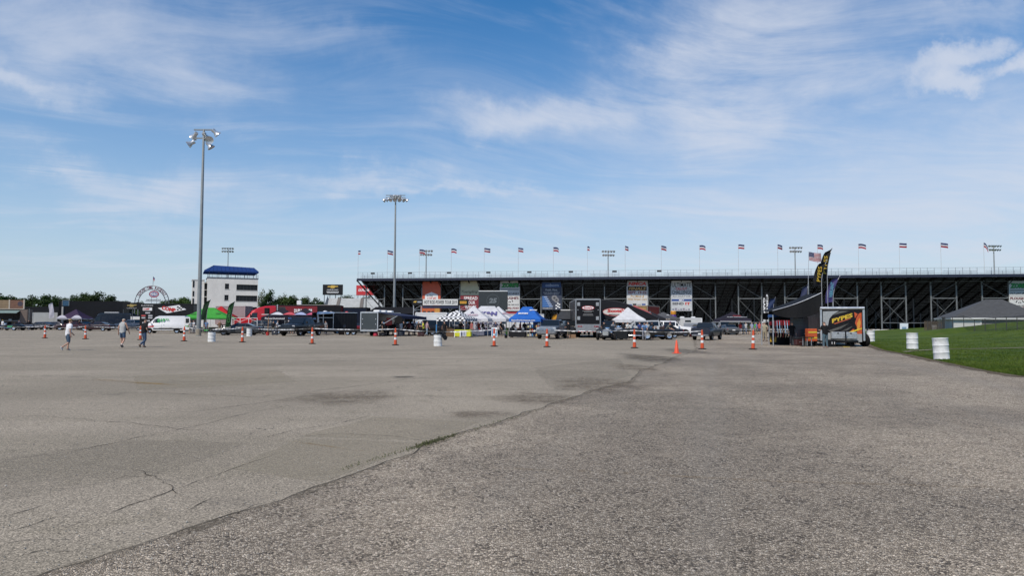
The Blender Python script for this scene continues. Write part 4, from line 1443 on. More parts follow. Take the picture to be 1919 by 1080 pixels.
for i in range(14000):        # far hedge line closing the gaps at the horizon
    px = rnd.uniform(-60, 720)
    Y = rnd.uniform(300, 330)
    g = GX(px, Y)
    z = rnd.uniform(0, 7.0 + 2.0 * mnoise.noise(Vector((px * 0.05, 0, 0))))
    s = rnd.uniform(0.4, 0.9)
    a = rnd.uniform(0, 3.14)
    hb.add([(g.x - s * cos(a), g.y - s * sin(a), z - s * .4), (g.x + s * cos(a), g.y + s * sin(a), z - s * .2), (g.x + s * .3, g.y, z + s * .8)], [(0, 1, 2)])
tag(hb.build('far_wood', LEAF[1]), 'far green wood closing the horizon behind the raceway', 'wood', kind='stuff')

# ------------------------------------------------------------------ pavilion and fence on the bank
YP = 84.0
kp = YP / FPX
pc = GX(1838, YP)
pz = lawn_z(pc.x, pc.y - 4)
pav = thing('pavilion', (60.6, 88.0, 0.2), radians(-20), 'white walled pavilion with dark grey hip roof behind the grass bank', 'building')
zE, zR = P(1800, 597.5, YP).z - 0.2, P(1840, 562, YP + 4).z - 0.2
wl, wr, wf, wbk = -4.2, 5.4, -4.2, 4.2
pw = mat((0.68, 0.68, 0.66), 0.7, 0, 0.08, 1.0)
MB().box(wl, wl + 2.9, wf, wf + .15, 0, zE).box(wr - 1.6, wr, wf, wf + .15, 0, zE).build('front_wall', pw, pav)
MB().box(wl, wl + .15, wf + .15, wbk, 0, zE).box(wr - .15, wr, wf + .15, wbk, 0, zE).box(wl + .15, wr - .15, wbk - .15, wbk, 0, zE).build('side_walls', pw, pav)
for i in range(10):
    a = wl + 2.9 + (wr - 1.6 - wl - 2.0) * i / 10
    b = wl + 2.9 + (wr - 1.6 - wl - 2.0) * (i + 1) / 10
    MB().box(a + .006, b - .006, wf + .04, wf + .12, 0, zE - .002).build('siding_panel', mat((0.23, 0.22, 0.20), 0.8, 0, 0.15), pav)
for x in (wl + 2.9, wr - 1.6):
    MB().box(x - .08, x + .08, wf - .06, wf + .1, 0, zE - .001).build('corner_post', pw, pav)
e = 0.32
roof_m = mat((0.075, 0.077, 0.08), 0.85, 0, 0.25, 3)
rf = MB()
rf.loft([[(wl - e, wf - e, zE), (wr + e, wf - e, zE), (wr + e, wbk + e, zE), (wl - e, wbk + e, zE)], [(wl - e, wf - e, zE + .08), (wr + e, wf - e, zE + .08), (wr + e, wbk + e, zE + .08), (wl - e, wbk + e, zE + .08)],
         [(0.3, -0.05, zR), (2.2, -0.05, zR), (2.2, 0.05, zR), (0.3, 0.05, zR)]])
ro = rf.build('roof', roof_m, pav)
MB().box(wl - e - .02, wr + e + .02, wf - e - .03, wf - e - .001, zE - .1, zE + .1).box(wl - e - .03, wl - e - .001, wf - e, wbk + e, zE - .1, zE + .1).build('fascia_board', pw, ro)
ch = MB()
shg = mat((0.10, 0.102, 0.105), 0.9, 0, 0.3, 5)
for i in range(1, 14):       # shingle courses standing proud on the front and left slopes
    f0 = i / 14
    y = (wf - e) * (1 - f0) - 0.05 * f0; z = zE + .08 + (zR - zE - .08) * f0
    xl = (wl - e) * (1 - f0) + 0.3 * f0; xr = (wr + e) * (1 - f0) + 2.2 * f0
    MB().bar((xl, y - .01, z + .012), (xr, y - .01, z + .012), 0.05, 0.02).build('shingle_course', shg, ro)
# wire fence climbing the bank
fp = []
for px, Y in ((1738, 88), (1762, 84), (1785, 80), (1806, 76), (1826, 73), (1846, 70.5), (1866, 68), (1886, 66), (1906, 64), (1926, 62.5), (1948, 61), (1972, 60)):
    g = GX(px, Y)
    fp.append(Vector((g.x, g.y, lawn_z(g.x, g.y) - 0.05)))
fen = thing('wire_fence', fp[0], 0, 'thin dark wire mesh fence climbing the grass bank before the pavilion', 'fence')
fd = mat((0.05, 0.05, 0.05), 0.6)
mtl, nt_ = newmat('wire_mesh')
bsdf(nt_, (0.06, 0.06, 0.06), 0.6, 0.2, 0.3, None, 0.30)
for i, p in enumerate(fp):
    q = p - fp[0]
    MB().tube([q, q + Vector((0, 0, 1.35))], 0.035, 6).build('post', fd, fen)
    if i:
        o_ = fp[i - 1] - fp[0]
        MB().quad(o_, q, q + Vector((0, 0, 1.3)), o_ + Vector((0, 0, 1.3))).build('mesh_panel', mtl, fen)
        MB().tube([o_ + Vector((0, 0, 1.32)), q + Vector((0, 0, 1.32))], 0.02, 5).build('top_rail', fd, fen)
# brown slatted screen left of the pavilion
g = GX(1750, 90)
sc_ = thing('slatted_screen', (g.x, g.y, lawn_z(g.x, g.y) - .1), radians(-10), 'low brown slatted timber screen left of the pavilion', 'screen')
for i in range(16):
    MB().box(-1.15 + .145 * i, -1.15 + .145 * i + .10, 0, .03, 0, 1.25).build('slat', mat((0.10, 0.075, 0.055), 0.85, 0, 0.3), sc_)
for z in (.25, 1.0):
    MB().box(-1.18, 1.18, .035, .08, z, z + .08).build('rail', mat((0.09, 0.07, 0.05), 0.85), sc_)
g = GX(1768, 88)
o = thing('post', (g.x, g.y, lawn_z(g.x, g.y) - .1), 0, 'short dark post with a lamp head beside the pavilion', 'post')
MB().box(-.1, .1, -.1, .1, 0, 1.5).build('shaft', fd, o); MB().box(-.16, .16, -.16, .16, 1.502, 1.65).build('head', fd, o)
g = GX(1694, 112)
o = thing('leaning_sign', (g.x, g.y, 0), radians(-12), 'small pale blue and white board leaning at the stand foot behind the lawn', 'sign')
MB().slab([(-1.0, 0, 0.3), (0.9, 0, 0.3), (1.15, 0.25, 1.85), (-0.85, 0.25, 1.85)], (0, .06, 0)).build('board', mat((0.55, 0.60, 0.64), 0.6), o)
MB().slab([(-.5, -.01, 0.5), (0.5, -.01, 0.5), (.6, 0.09, 1.2), (-.45, 0.09, 1.2)], (0, -.004, 0)).build('printed_panel', mat((0.15, 0.25, 0.35), 0.6), o)
for x in (-.8, .8):
    MB().bar((x, .1, 0), (x, .3, 1.5), .07).build('leg', fd, o)
o.scale = (0.62, 1, 0.9)

# ------------------------------------------------------------------ people
def skin_mesh(verts, edges, radii, root=0, sub=1):
    me = bpy.data.meshes.new('figure')
    me.from_pydata([tuple(v) for v in verts], edges, [])
    ob = bpy.data.objects.new('figure', me)
    COL.objects.link(ob)
    ob.modifiers.new('Skin', 'SKIN').use_smooth_shade = True
    if not me.skin_vertices:
        with bpy.context.temp_override(object=ob, active_object=ob):
            bpy.ops.mesh.customdata_skin_add()
    for i, r in enumerate(radii):
        sv = me.skin_vertices[0].data[i]
        sv.radius = (r, r) if not isinstance(r, tuple) else r
        sv.use_root = (i == root)
    sb = ob.modifiers.new('Sub', 'SUBSURF'); sb.levels = sub; sb.render_levels = sub
    out = bpy.data.meshes.new_from_object(ob.evaluated_get(bpy.context.evaluated_depsgraph_get()))
    bpy.data.objects.remove(ob); bpy.data.meshes.remove(me)
    return out


POSES = {
    # elbow, wrist offsets from shoulder (x outward); knee, ankle offsets from hip, toe dir; lean of the trunk (forward +y)
    'walk_a': dict(lean=0.16, arms=[((0.06, 0.10, -0.27), (0.05, 0.28, -0.46)), ((0.07, -0.10, -0.27), (0.08, -0.06, -0.52))], legs=[((0.0, 0.10, -0.43), (0.0, 0.06, -0.84)), ((0.0, 0.02, -0.44), (0.0, -0.34, -0.74))]),
    'walk_b': dict(lean=0.05, arms=[((0.09, -0.04, -0.28), (0.13, 0.02, -0.54)), ((0.09, 0.05, -0.28), (0.07, 0.20, -0.50))], legs=[((0.03, 0.10, -0.43), (0.03, 0.10, -0.85)), ((0.02, 0.0, -0.44), (0.03, -0.24, -0.80))]),
    'walk_c': dict(lean=0.08, arms=[((0.10, 0.02, -0.28), (0.12, 0.16, -0.50)), ((0.08, -0.04, -0.28), (0.06, 0.12, -0.48))], legs=[((0.0, 0.10, -0.43), (-0.02, 0.05, -0.85)), ((0.0, 0.04, -0.44), (0.0, -0.30, -0.76))]),
    'stand': dict(lean=0.0, arms=[((0.08, 0.0, -0.28), (0.09, 0.05, -0.54)), ((0.08, 0.0, -0.28), (0.09, 0.06, -0.54))], legs=[((0.02, 0.02, -0.43), (0.03, 0.0, -0.86)), ((0.02, 0.02, -0.43), (0.04, 0.0, -0.86))]),
    'busy': dict(lean=0.10, arms=[((0.08, 0.08, -0.26), (0.0, 0.30, -0.26)), ((0.09, 0.06, -0.27), (0.02, 0.28, -0.20))], legs=[((0.02, 0.02, -0.43), (0.03, 0.0, -0.86)), ((0.03, 0.03, -0.43), (0.05, 0.02, -0.86))]),
    'hips': dict(lean=0.02, arms=[((0.17, -0.08, -0.22), (0.0, 0.05, -0.42)), ((0.17, -0.08, -0.22), (0.0, 0.05, -0.42))], legs=[((0.02, 0.02, -0.43), (0.04, 0.0, -0.86)), ((0.03, 0.02, -0.43), (0.06, 0.02, -0.86))]),
    'bend': dict(lean=0.62, arms=[((0.06, 0.16, -0.24), (0.02, 0.36, -0.34)), ((0.06, 0.14, -0.24), (0.02, 0.34, -0.30))], legs=[((0.02, 0.02, -0.43), (0.03, 0.0, -0.86)), ((0.02, 0.08, -0.42), (0.03, 0.04, -0.85))]),
    'sit': dict(lean=0.04, arms=[((0.07, 0.08, -0.26), (0.0, 0.30, -0.30)), ((0.07, 0.08, -0.26), (0.0, 0.30, -0.30))], legs=[((0.04, 0.42, 0.02), (0.04, 0.44, -0.42)), ((0.05, 0.42, 0.02), (0.06, 0.40, -0.42))]),
}
BODY = {}


def body(pose):
    if pose in BODY:
        return BODY[pose]
    p = POSES[pose]
    V, E, Rr, reg = [], [], [], []

    def add(v, r, par=None):
        V.append(Vector(v)); Rr.append(r)
        if par is not None:
            E.append((par, len(V) - 1))
        return len(V) - 1
    hipz = 0.90 if pose != 'sit' else 0.50
    ln = p['lean']
    up = lambda h: Vector((0, sin(ln) * h, hipz + cos(ln) * h))
    pel = add((0, 0, hipz + 0.02), (0.155, 0.115))
    sp = add(up(0.22), (0.145, 0.11), pel)
    chs = add(up(0.44), (0.175, 0.12), sp)
    nk = add(up(0.58), 0.058, chs)
    hl = ln * 0.35
    n0 = V[nk]
    hd = lambda y, z: n0 + Vector((0, y + sin(hl) * z, z))
    h1 = add(hd(0.02, 0.075), 0.068, nk)
    h2 = add(hd(0.025, 0.15), (0.080, 0.098), h1)
    h3 = add(hd(0.015, 0.225), (0.070, 0.085), h2)
    bones = [('hip', pel, sp), ('chest', sp, chs), ('chest', chs, nk), ('neck', nk, h1), ('head', h1, h2), ('head', h2, h3)]
    nose = add(hd(0.135, 0.135), 0.014, h2); bones.append(('head', h2, nose))
    for s, (el, wr) in zip((-1, 1), p['arms']):
        sh0 = up(0.50)
        sh = add(sh0 + Vector((s * 0.185, 0, 0)), 0.062, chs)
        e = add(V[sh] + Vector((s * el[0], el[1], el[2])), 0.044, sh)
        w_ = add(V[sh] + Vector((s * wr[0], wr[1], wr[2])), 0.030, e)
        d = (V[w_] - V[e]).normalized()
        pm = add(V[w_] + d * 0.075, (0.036, 0.020), w_)
        bones += [('arm', sh, e), ('forearm', e, w_), ('hand', w_, pm), ('chest', chs, sh)]
        side = d.cross(Vector((s, 0, 0))).normalized()
        for k in range(4):
            L = (0.075, 0.088, 0.083, 0.066)[k]
            o_ = side * (0.030 - 0.020 * k)
            f1 = add(V[pm] + d * (L * .5) + o_ * 1.1, 0.009, pm)
            f2 = add(V[pm] + d * L * .95 + o_ * 1.1 + Vector((-s * 0.015, 0.012, 0)), 0.008, f1)
            bones += [('hand', pm, f1), ('hand', f1, f2)]
        tb1 = add(V[w_] + d * 0.045 + side * 0.045, 0.010, w_)
        tb2 = add(V[tb1] + d * 0.035 + side * 0.012, 0.008, tb1)
        bones += [('hand', w_, tb1), ('hand', tb1, tb2)]
    for s, (kn, an) in zip((-1, 1), p['legs']):
        h = add((s * 0.095, 0, hipz - 0.03), 0.088, pel)
        k = add(V[h] + Vector((s * kn[0], kn[1], kn[2])), 0.060, h)
        a = add(V[h] + Vector((s * an[0], an[1], an[2])) + Vector((0, 0, 0.05)), 0.040, k)
        sh = (V[a] - V[k]).normalized()
        fwd = Vector((0, 1, 0)) - sh * sh.y * 0.9
        fwd = (fwd + Vector((0, 0, -0.25 if abs(sh.y) > .5 else 0.0))).normalized()
        ht = add(V[a] + sh * 0.045 - fwd * 0.035, 0.036, a)
        tt = add(V[a] + sh * 0.055 + fwd * 0.15, (0.042, 0.026), a)
        bones += [('hip', pel, h), ('thigh', h, k), ('shin', k, a), ('foot', a, ht), ('foot', a, tt)]
    me = skin_mesh(V, E, Rr, pel, 1)
    zmin = min(v.co.z for v in me.vertices)
    for v in me.vertices:
        v.co.z -= zmin
    off = Vector((0, 0, zmin))
    lab = []
    for v in me.vertices:
        best = None
        q = v.co + off
        for nm, i, j in bones:
            a, b = V[i], V[j]
            ab = b - a
            t = max(0, min(1, (q - a).dot(ab) / max(1e-9, ab.length_squared)))
            ra = Rr[i][0] if isinstance(Rr[i], tuple) else Rr[i]
            rb_ = Rr[j][0] if isinstance(Rr[j], tuple) else Rr[j]
            dd = (q - a - ab * t).length / (ra * (1 - t) + rb_ * t)
            if best is None or dd < best[0]:
                best = (dd, nm, t)
        lab.append(best)
    head_c = V[h2] - off
    BODY[pose] = (me, lab, head_c)
    return BODY[pose]


GARM = {}


def garment(pose, test, grow, key):
    kk = (pose, key)
    if kk in GARM:
        return GARM[kk]
    me, lab, hc = body(pose)
    out = bpy.data.meshes.new('garment')
    vs, fs, mp = [], [], {}
    for pl_ in me.polygons:
        if all(test(lab[i][1], lab[i][2], me.vertices[i].co, hc) for i in pl_.vertices):
            f = []
            for i in pl_.vertices:
                if i not in mp:
                    mp[i] = len(vs)
                    vs.append(tuple(me.vertices[i].co + me.vertices[i].normal * grow))
                f.append(mp[i])
            fs.append(tuple(f))
    out.from_pydata(vs, [], fs)
    for p_ in out.polygons:
        p_.use_smooth = True
    out.materials.append(None)
    GARM[kk] = out
    return out


SHIRT = {'short': lambda b, t, c, h: b == 'chest' or (b == 'hip' and c.z > 0 and t > -1 and b == 'hip' and False) or (b == 'arm' and t < 0.72) or (b == 'hip'),
         'none': lambda b, t, c, h: b in ('chest', 'hip') and abs(c.x) < 0.20,
         'long': lambda b, t, c, h: b in ('chest', 'hip', 'arm', 'forearm')}
PANT = {'shorts': lambda b, t, c, h: b == 'hip' or (b == 'thigh') or (b == 'shin' and t < 0.08),
        'brief': lambda b, t, c, h: b == 'hip' or (b == 'thigh' and t < 0.72),
        'long': lambda b, t, c, h: b in ('hip', 'thigh') or (b == 'shin' and t < 0.96)}


def person(px, py, face, pose, label, top, bottom, shoes=(0.05, 0.05, 0.055), hair=(0.10, 0.07, 0.05), hat=None, height=1.75, Y=None, socks=False, group='people at the raceway', z=0.0):
    g = G(px, py) if Y is None else GX(px, Y)
    me, lab, hc = body(pose)
    t = thing('person', (g.x, g.y, z), radians(face), label, 'person', group)
    s = height / (hc.z + 0.135 if pose not in ('bend', 'sit') else 1.75)
    if pose in ('bend', 'sit'):
        s = height / 1.75
    t.scale = (s, s, s)

    def part(nm, m_, col, rough=0.85):
        o = bpy.data.objects.new(nm, m_); COL.objects.link(o); o.parent = t
        if not m_.materials:
            m_.materials.append(None)
        o.material_slots[0].link = 'OBJECT'
        o.material_slots[0].material = mat(col, rough, 0, 0.22, 7)
        return o
    part('body', me, (0.50, 0.29, 0.205), 0.6)
    part('trousers' if bottom[1] == 'long' else 'shorts', garment(pose, PANT[bottom[1]], 0.016, 'p' + bottom[1]), bottom[0])
    part('shirt', garment(pose, SHIRT[top[1]], 0.026, 's' + top[1]), top[0])
    part('shoes', garment(pose, lambda b, t, c, h: b == 'foot' or (b == 'shin' and t > 0.985), 0.014, 'sh'), shoes)
    if socks:
        part('socks', garment(pose, lambda b, t, c, h: b == 'shin' and t > 0.78, 0.008, 'so'), (0.7, 0.7, 0.7))
    if hair:
        part('hair', garment(pose, lambda b, t, c, h: b in ('head',) and (c.z > h.z + 0.035 or (c.y < h.y - 0.005 and c.z > h.z - 0.05)), 0.010, 'ha'), hair)
    if hat:
        b = MB()
        hz = hc + Vector((0, -0.005, 0.055))
        b.lathe([(0.001, 0.10), (0.06, 0.085), (0.092, 0.05), (0.102, 0.0), (0.10, -0.01)], 12, 'z', hz)
        b.slab([hz + Vector((-0.07, 0.07, 0.0)), hz + Vector((0.07, 0.07, 0.0)), hz + Vector((0.05, 0.19, -0.015)), hz + Vector((-0.05, 0.19, -0.015))], (0, 0, 0.008))
        b.build('cap', mat(hat, 0.85), t, True)
    for sx in (-1, 1):
        MB().sphere((hc.x + sx * 0.032, hc.y + 0.088, hc.z + 0.02), 0.013, 6).build('eye', mat((0.05, 0.04, 0.035), 0.3), t)
        MB().sphere((hc.x + sx * 0.083, hc.y - 0.005, hc.z), 0.024, 6, 1.4, 0.6).build('ear', mat((0.50, 0.29, 0.205), 0.6), t)
    return t


# ------------------------------------------------------------------ vehicles (nose along +x)
WHEELS = {}


def wheel_meshes(r, wd, rimc):
    key = (r, wd, rimc)
    if key not in WHEELS:
        ty = MB().lathe([(r * .62, -wd / 2), (r * .9, -wd / 2), (r * .99, -wd * .36), (r, 0), (r * .99, wd * .36), (r * .9, wd / 2), (r * .62, wd / 2), (r * .60, 0)], 20, 'y').mesh('wheel', RUBBER(), True)
        b = MB()
        b.lathe([(0.01, wd * .30), (r * .14, wd * .32), (r * .2, wd * .25), (r * .2, wd * .1), (0.01, wd * .08)], 12, 'y')
        b.lathe([(r * .60, wd * .42), (r * .66, wd * .46), (r * .66, -wd * .3), (r * .58, -wd * .3)], 20, 'y')
        for k in range(5):
            a = 2 * pi * k / 5
            b.bar((r * .15 * cos(a), wd * .24, r * .15 * sin(a)), (r * .62 * cos(a), wd * .36, r * .62 * sin(a)), r * .20, wd * .12, Vector((0, 1, 0)))
        rm = b.mesh('rim', mat(rimc, 0.25, 0.8, 0.1), True)
        bk = MB().lathe([(0.01, 0.0), (r * .6, 0.0), (r * .6, -0.02), (0.01, -0.02)], 16, 'y').mesh('brake_disc', BLACK())
        WHEELS[key] = (ty, rm, bk)
    return WHEELS[key]


def wheels(t, spots, r, wd, rimc=(0.6, 0.61, 0.63)):
    ty, rm, bk = wheel_meshes(r, wd, rimc)
    for x, y in spots:
        o = bpy.data.objects.new('wheel', ty); COL.objects.link(o); o.parent = t; o.location = (x, y, r)
        if y < 0:
            o.rotation_euler.z = pi
        for nm, m_ in (('rim', rm), ('brake_disc', bk)):
            c = bpy.data.objects.new(nm, m_); COL.objects.link(c); c.parent = o


CARS = {
    'coupe': dict(st=[(2.50, .36, .60, .62, .74, .55), (2.44, .24, .76, .78, .88, .72), (1.05, .20, .93, .95, .95, .80), (.15, .20, .98, 1.40, .95, .62), (-.85, .20, 1.0, 1.42, .95, .62), (-1.75, .20, 1.02, 1.06, .95, .74), (-2.42, .26, .98, 1.0, .92, .76), (-2.50, .42, .90, .92, .86, .70)],
                  cowl=2, roof=(3, 4), back=5, ax=(1.52, -1.45), r=.36, wd=.26, light=.70, tail=.86),
    'sedan': dict(st=[(2.35, .36, .60, .62, .70, .55), (2.28, .24, .74, .76, .84, .7), (1.0, .20, .90, .92, .90, .78), (.35, .20, .94, 1.38, .90, .60), (-.95, .20, .96, 1.42, .90, .60), (-1.65, .20, .98, 1.04, .90, .72), (-2.25, .26, .95, .98, .87, .74), (-2.35, .42, .86, .88, .80, .66)],
                  cowl=2, roof=(3, 4), back=5, ax=(1.40, -1.35), r=.33, wd=.22, light=.66, tail=.84),
    'suv': dict(st=[(2.58, .45, .80, .82, .82, .65), (2.50, .34, 1.08, 1.10, .95, .82), (1.25, .32, 1.16, 1.18, 1.0, .86), (.55, .32, 1.2, 1.82, 1.0, .74), (-2.05, .32, 1.2, 1.86, 1.0, .74), (-2.50, .34, 1.2, 1.26, .98, .84), (-2.58, .48, 1.1, 1.12, .92, .80)],
                cowl=2, roof=(3, 4), back=5, ax=(1.60, -1.45), r=.40, wd=.27, light=.92, tail=1.15),
    'pickup': dict(st=[(2.90, .52, .86, .88, .84, .66), (2.82, .42, 1.14, 1.16, .97, .84), (1.35, .40, 1.20, 1.22, 1.0, .88), (.62, .40, 1.22, 1.84, 1.0, .74), (-.82, .40, 1.22, 1.86, 1.0, .74), (-1.02, .40, 1.22, 1.26, 1.0, .90), (-2.82, .42, 1.22, 1.25, .99, .92), (-2.88, .52, 1.18, 1.2, .95, .88)],
                   cowl=2, roof=(3, 4), back=5, ax=(1.90, -1.75), r=.40, wd=.28, light=.98, tail=1.02),
    'van': dict(st=[(2.85, .46, .84, .86, .80, .66), (2.76, .34, 1.08, 1.10, .94, .82), (2.05, .32, 1.30, 1.33, 1.0, .88), (1.22, .32, 1.36, 2.28, 1.0, .82), (.75, .32, 1.36, 2.46, 1.0, .84), (-2.72, .32, 1.36, 2.46, 1.0, .84), (-2.80, .40, 1.30, 2.36, .97, .82)],
                cowl=2, roof=(3, 5), back=6, ax=(1.95, -1.75), r=.36, wd=.24, light=.98, tail=1.2),
    'bigvan': dict(st=[(3.40, .46, .84, .86, .82, .66), (3.30, .34, 1.10, 1.12, .95, .82), (2.55, .32, 1.36, 1.39, 1.0, .88), (1.62, .32, 1.40, 2.55, 1.0, .80), (1.15, .32, 1.40, 2.85, 1.0, .82), (-3.25, .32, 1.40, 2.85, 1.0, .82), (-3.40, .40, 1.30, 2.74, .97, .80)],
                   cowl=2, roof=(3, 5), back=6, ax=(2.35, -1.95), r=.36, wd=.24, light=1.0, tail=1.2),
}


def vehicle(kind, name, loc, rz, color, label, cat, cargo_side=False, grille=(0.05, 0.05, 0.055), rimc=(0.55, 0.56, 0.58), scale=1.0, metal=0.0, group=None, glassm=None):
    d = CARS[kind]
    st = d['st']
    t = thing(name, loc, rz, label, cat, group or 'vehicles parked in the lot')
    t.scale = (scale,) * 3
    rings = []
    for (x, zb, zl, zr, wb, wr) in st:
        h = [(wb * .80, zb), (wb * .97, zb + .10), (wb, (zb + zl) / 2), (wb * .985, zl - .05), (wb * .95, zl), (wr, zr - .07 if zr - zl > .2 else zr - .01), (wr * .80, zr)]
        rings.append([(x, y, z) for y, z in h] + [(x, -y, z) for y, z in reversed(h)])
    n = len(rings[0])
    pm = paint(color, 0.28, metal)
    MB().loft(rings).build('body', pm, t, True)
    gm = glassm or glass()

    def cell(i, j, nm, a0=.08, a1=.92, b0=.12, b1=.90):
        A, B, C, D = [Vector(rings[i + q][(j + w_) % n]) for q, w_ in ((0, 0), (1, 0), (1, 1), (0, 1))]
        nr = (B - A).cross(D - A)
        if nr.length < 1e-5:
            nr = (C - A).cross(D - B)
        nr.normalize()
        cen = (A + B + C + D) / 4
        if nr.dot(cen - Vector((cen.x, 0, 0.8))) < 0:
            nr = -nr
        f = lambda a, b: A.lerp(B, a).lerp(D.lerp(C, a), b) + nr * 0.008
        MB().quad(f(a0, b0), f(a1, b0), f(a1, b1), f(a0, b1)).build(nm, gm, t)
    cw_, (r0, r1), bk = d['cowl'], d['roof'], d['back']
    # windscreen and rear window: the flat of the ring between the two shoulder points
    for (i, nm) in ((cw_, 'windscreen'), (bk - 1, 'rear_window')):
        if nm == 'rear_window' and kind in ('van', 'bigvan'):
            continue
        A, B = Vector(rings[i][5]), Vector(rings[i + 1][5])
        A2, B2 = Vector(rings[i][8]), Vector(rings[i + 1][8])
        if nm == 'rear_window':
            A, B, A2, B2 = B, A, B2, A2
        k = Vector((0.02 if nm == 'windscreen' else -0.02, 0, 0.012))
        up = Vector((0, 0, .05))
        pts = [A.lerp(B, .10) * 1, A2.lerp(B2, .10), A2.lerp(B2, .93), A.lerp(B, .93)]
        pts = [p + k + up * (q in (2, 3)) + Vector((0, 0, .02)) for q, p in enumerate(pts)]
        MB().slab(pts, (0, 0, 0.006)).build(nm, gm, t)
    for j in (4, 8):
        cell(cw_, j, 'side_window', .55, .95, .14, .86)
        if kind in ('van', 'bigvan'):
            cell(r0, j, 'side_window', .0, .98, .12, .75)
        else:
            m_ = .52
            cell(r0, j, 'side_window', .02, m_ - .02, .12, .88)
            cell(r0, j, 'side_window', m_ + .02, .96, .12, .88)
            if kind != 'pickup':
                cell(r1, j, 'side_window', .05, .5, .14, .86)
    L, Wf = st[1][0], st[1][4]
    xr = st[-2][0]
    for s in (-1, 1):
        o = MB().bbox(L - .22, L + .045, s * Wf * .80 - .17, s * Wf * .80 + .14, d['light'] - .11, d['light'] + .09, .03).build('headlight', mat((0.62, 0.64, 0.66), 0.12, 0.2, 0.05), t)
        MB().bbox(xr - .055, xr + .16, s * st[-2][4] * .88 - .09, s * st[-2][4] * .88 + .09, d['tail'] - .2, d['tail'] + .08, .02).build('tail_light', mat((0.30, 0.015, 0.015), 0.2, 0, 0.1), t)
        mx = st[cw_][0] - .35
        MB().bbox(mx - .08, mx + .08, s * (st[cw_][4] + .16) - .12, s * (st[cw_][4] + .16) + .1, st[cw_][2] + .06, st[cw_][2] + .30, .04).build('mirror', pm, t)
        for q in ((0.30, -.70) if kind not in ('van', 'bigvan', 'coupe') else (0.0,)):
            MB().bbox(q - .1, q + .1, s * st[r0][4] - .012 + s * .01, s * st[r0][4] + .012 + s * .01, st[r0][2] - .2, st[r0][2] - .16, .008).build('door_handle', CHROME(), t)
            MB().box(q + .28, q + .29, s * st[r0][4] - .004, s * st[r0][4] + .004, .42, st[r0][2] - .06).build('door_gap', BLACK(), t)
        for x in d['ax']:
            r = d['r']
            pts = [(x + (r + .09) * cos(pi * k / 14), s * (st[2][4] + .006), r + (r + .09) * sin(pi * k / 14)) for k in range(15)]
            MB().slab(pts, (0, -s * .05, 0)).build('wheel_arch', BLACK(), t)
    zg = d['light']
    MB().bbox(L - .1, L + .03, -Wf * .58, Wf * .58, zg - .17, zg + .10, .03).build('grille', mat(grille, 0.3, .6 if grille[0] > .2 else 0, .1), t)
    MB().bbox(L - .08, L + .10, -Wf * .94, Wf * .94, zg - .46, zg - .26, .05).build('bumper', mat((0.35, 0.35, 0.36), 0.3, .7) if kind == 'pickup' else BLACK(), t)
    MB().bbox(xr - .12, xr + .05, -Wf * .9, Wf * .9, .42, .62, .04).build('bumper', mat((0.30, 0.30, 0.31), 0.3, .7) if kind == 'pickup' else BLACK(), t)
    MB().box(xr - .135, xr - .122, -.2, .2, .60, .74).build('number_plate', W__, t)
    wy = st[2][4] - d['wd'] / 2 + .02
    wheels(t, [(x, s * wy) for x in d['ax'] for s in (-1, 1)], d['r'], d['wd'], rimc)
    if kind == 'pickup':
        MB().box(-2.72, -1.1, -.80, .80, 1.262, 1.268).build('painted_bed_shade', BLACK(), t)  # dark sheet on the closed bed top, painting in the shade of a recess
        for s in (-1, 1):
            MB().bbox(-2.8, -1.0, s * .9 - .08, s * .9 + .08, 1.25, 1.33, .02).build('bed_rail', pm, t)
        MB().bbox(-2.84, -2.74, -.85, .85, 1.25, 1.33, .02).build('tailgate_cap', pm, t)
    return t


